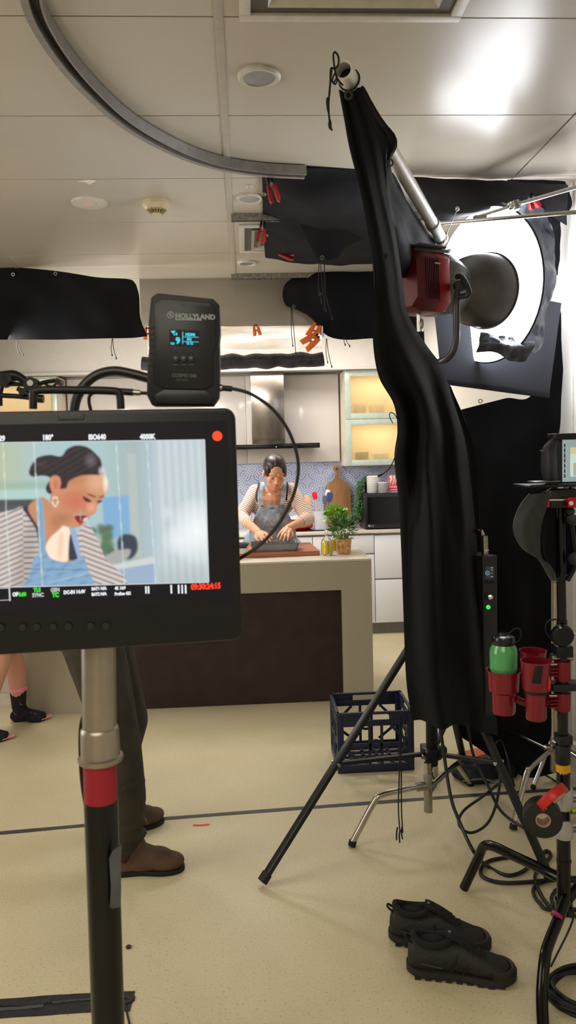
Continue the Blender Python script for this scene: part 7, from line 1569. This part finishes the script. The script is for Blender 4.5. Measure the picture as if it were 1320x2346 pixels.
# ---- shoes
LEA = mat('shoe_black', (30, 28, 27), .62, 0, .2, scale=25, bump=.3, bscale=140); MSH = mat('shoe_mesh', (22, 21, 21), .85, 0, .2, bump=.5, bscale=350); SLE = mat('shoe_sole', (38, 36, 35), .75, 0, .15, scale=60, bump=.2, bscale=90); LIN = mat('shoe_lining', (14, 14, 16), .95)
def shoe(loc, ang, label):
    r = root('trainer', (0, 0, 0), label, 'shoe', 'pair of black trainers on the floor'); L = .29
    # body cross-sections along y: (y, half width, top z, bottom z)
    S_ = [(-.146, .014, .066, .030), (-.140, .031, .100, .020), (-.118, .039, .106, .016), (-.08, .038, .096, .016), (-.04, .036, .094, .016), (-.005, .037, .112, .016), (.03, .040, .102, .016), (.062, .045, .084, .016), (.095, .048, .070, .016), (.122, .045, .062, .018), (.143, .034, .052, .020), (.154, .014, .040, .024)]
    secs = []
    for y, hw_, zt2, zb2 in S_:
        c = []
        for k in range(20):
            a = 2 * pi * k / 20; x = cos(a); z = sin(a); x = math.copysign(abs(x) ** .8, x); z = math.copysign(abs(z) ** .8, z)
            wz = hw_ * (1 - .22 * max(0, z)) ; c.append(V((x * wz, y, (zt2 + zb2) / 2 + z * (zt2 - zb2) / 2)))
        secs.append(c)
    mb = MB(); loft(mb, secs); up_ = build(mb, 'upper', LEA, r, sub=1)
    # ankle collar: torus-like ring with dark opening
    cpts = [V((.030 * cos(a), -.072 + .056 * sin(a), .102 + .016 * max(0, -sin(a)) ** 3 + .018 * max(0, sin(a)) ** 2)) for a in [2 * pi * k / 14 for k in range(14)]]
    build(MB().tube(cpts, .0095, 10, 4, closed=True), 'collar', MSH, r)
    build(MB().ell((0, -.072, .098), (.027, .050, .014)), 'dark_opening', LIN, r)
    sm3 = MB()
    for k in range(2): sm3.cyl(V((0, -.068, .09)), V((0, -.068, .088)), .03)
    out = []
    for z in (.004, .012, .025): 
        g_ = .93 if z < .005 else (.97 if z < .02 else .93)
        out.append([V((x * g_, y * (1.0 if z else .97), z + (.012 * max(0, (y - .09) / .08) ** 2) + (.008 * max(0, (-y - .1) / .05) ** 2))) for x, y in ((0, -.15), (.024, -.143), (.040, -.11), (.041, -.05), (.039, 0), (.045, .05), (.053, .095), (.047, .135), (.028, .162), (0, .170), (-.028, .162), (-.047, .135), (-.050, .095), (-.042, .05), (-.037, 0), (-.040, -.05), (-.040, -.11), (-.024, -.143))])
    mb = MB(); loft(mb, [catmull(o, 3, True) for o in out]); so_ = build(mb, 'midsole', SLE, r)
    for sx in (-1, 1):
        for k in range(9): y = -.115 + k * .03; build(MB().box((sx * (.036 + .008 * max(0, 1 - abs(y - .09) / .06)), y, .004), (.012, .018, .006)), 'tread_lug', SLE, so_)
    build(MB().tube([V((x * 1.01, y, .036)) for x, y in ((-.045, .10), (-.036, .137), (-.014, .157), (.014, .157), (.036, .137), (.045, .10))], .008, 8, 5, flat=1.6), 'toe_bumper', mat('toe_rubber', (34, 31, 29), .6, bump=.2, bscale=60), r)
    # tongue
    mb = MB(); patch(mb, [[V((x, y, z - 6 * x * x)) for x in (-.022, 0, .022)] for y, z in ((-.034, .130), (-.016, .126), (.015, .112), (.05, .092))], 4, 4, .001, 9, 1); tg = build(mb, 'tongue', MSH, r, solid=.007)
    build(MB().box((0, -.022, .132), (.010, .008, .003)), 'tongue_badge', mat('badge_grey2', (96, 104, 112), .5), tg)
    mb = MB()
    for k in range(5):
        y = .0 + k * .017; z = .116 - k * .0085; w_ = .022 + k * .001; build(MB().tube([V((-w_, y, z - .010)), V((-w_ * .3, y + .004, z + .004)), V((w_ * .3, y + .010, z + .004)), V((w_, y + .014, z - .012))], .0018, 6, 4), 'lace', CORD, r)
    build(MB().tube([V((.005, .0, .112)), V((.02, .03, .112)), V((.03, .06, .092)), V((.012, .075, .082))], .0016, 6, 5), 'lace_loop', CORD, r); build(MB().tube([V((-.012, -.132, .095)), V((-.008, -.150, .108)), V((.008, -.150, .108)), V((.012, -.132, .095))], .0035, 6, 4), 'heel_loop', MSH, r)
    for sx in (-1, 1):
        for k in range(3): a = -.02 + k * .035; build(MB().tube([V((sx * .040, a, .03)), V((sx * .040, a + .012, .055)), V((sx * .028, a + .02, .085 - k * .01))], .0028, 6, 4), 'side_overlay', MSH, r)
        build(MB().tube([V((sx * .0395, -.105, .052)), V((sx * .040, -.075, .047)), V((sx * .040, -.045, .043))], .0016, 6, 3), 'side_print', mat('shoe_print', (66, 66, 68), .6), r)
    r.location = loc; r.rotation_euler = (0, 0, ang); return r
# back shoe heel (905,2160) toe (1105,2170); front shoe heel (935,2215) toe (1170,2250)
def place_shoe(hx, hy_, tx_, ty_, label):
    a = PZ(hx, hy_, 0); b = PZ(tx_, ty_, 0); d = b - a; c = (a + b) / 2; print('shoe len', d.length); return shoe((c.x, c.y, 0.0), atan2(d.y, d.x) - pi / 2, label)
s1 = place_shoe(890, 2148, 1112, 2176, 'farther black trainer of the pair, partly hidden behind the other')
s2 = place_shoe(934, 2222, 1166, 2246, 'nearer black trainer of the pair, toe pointing right')
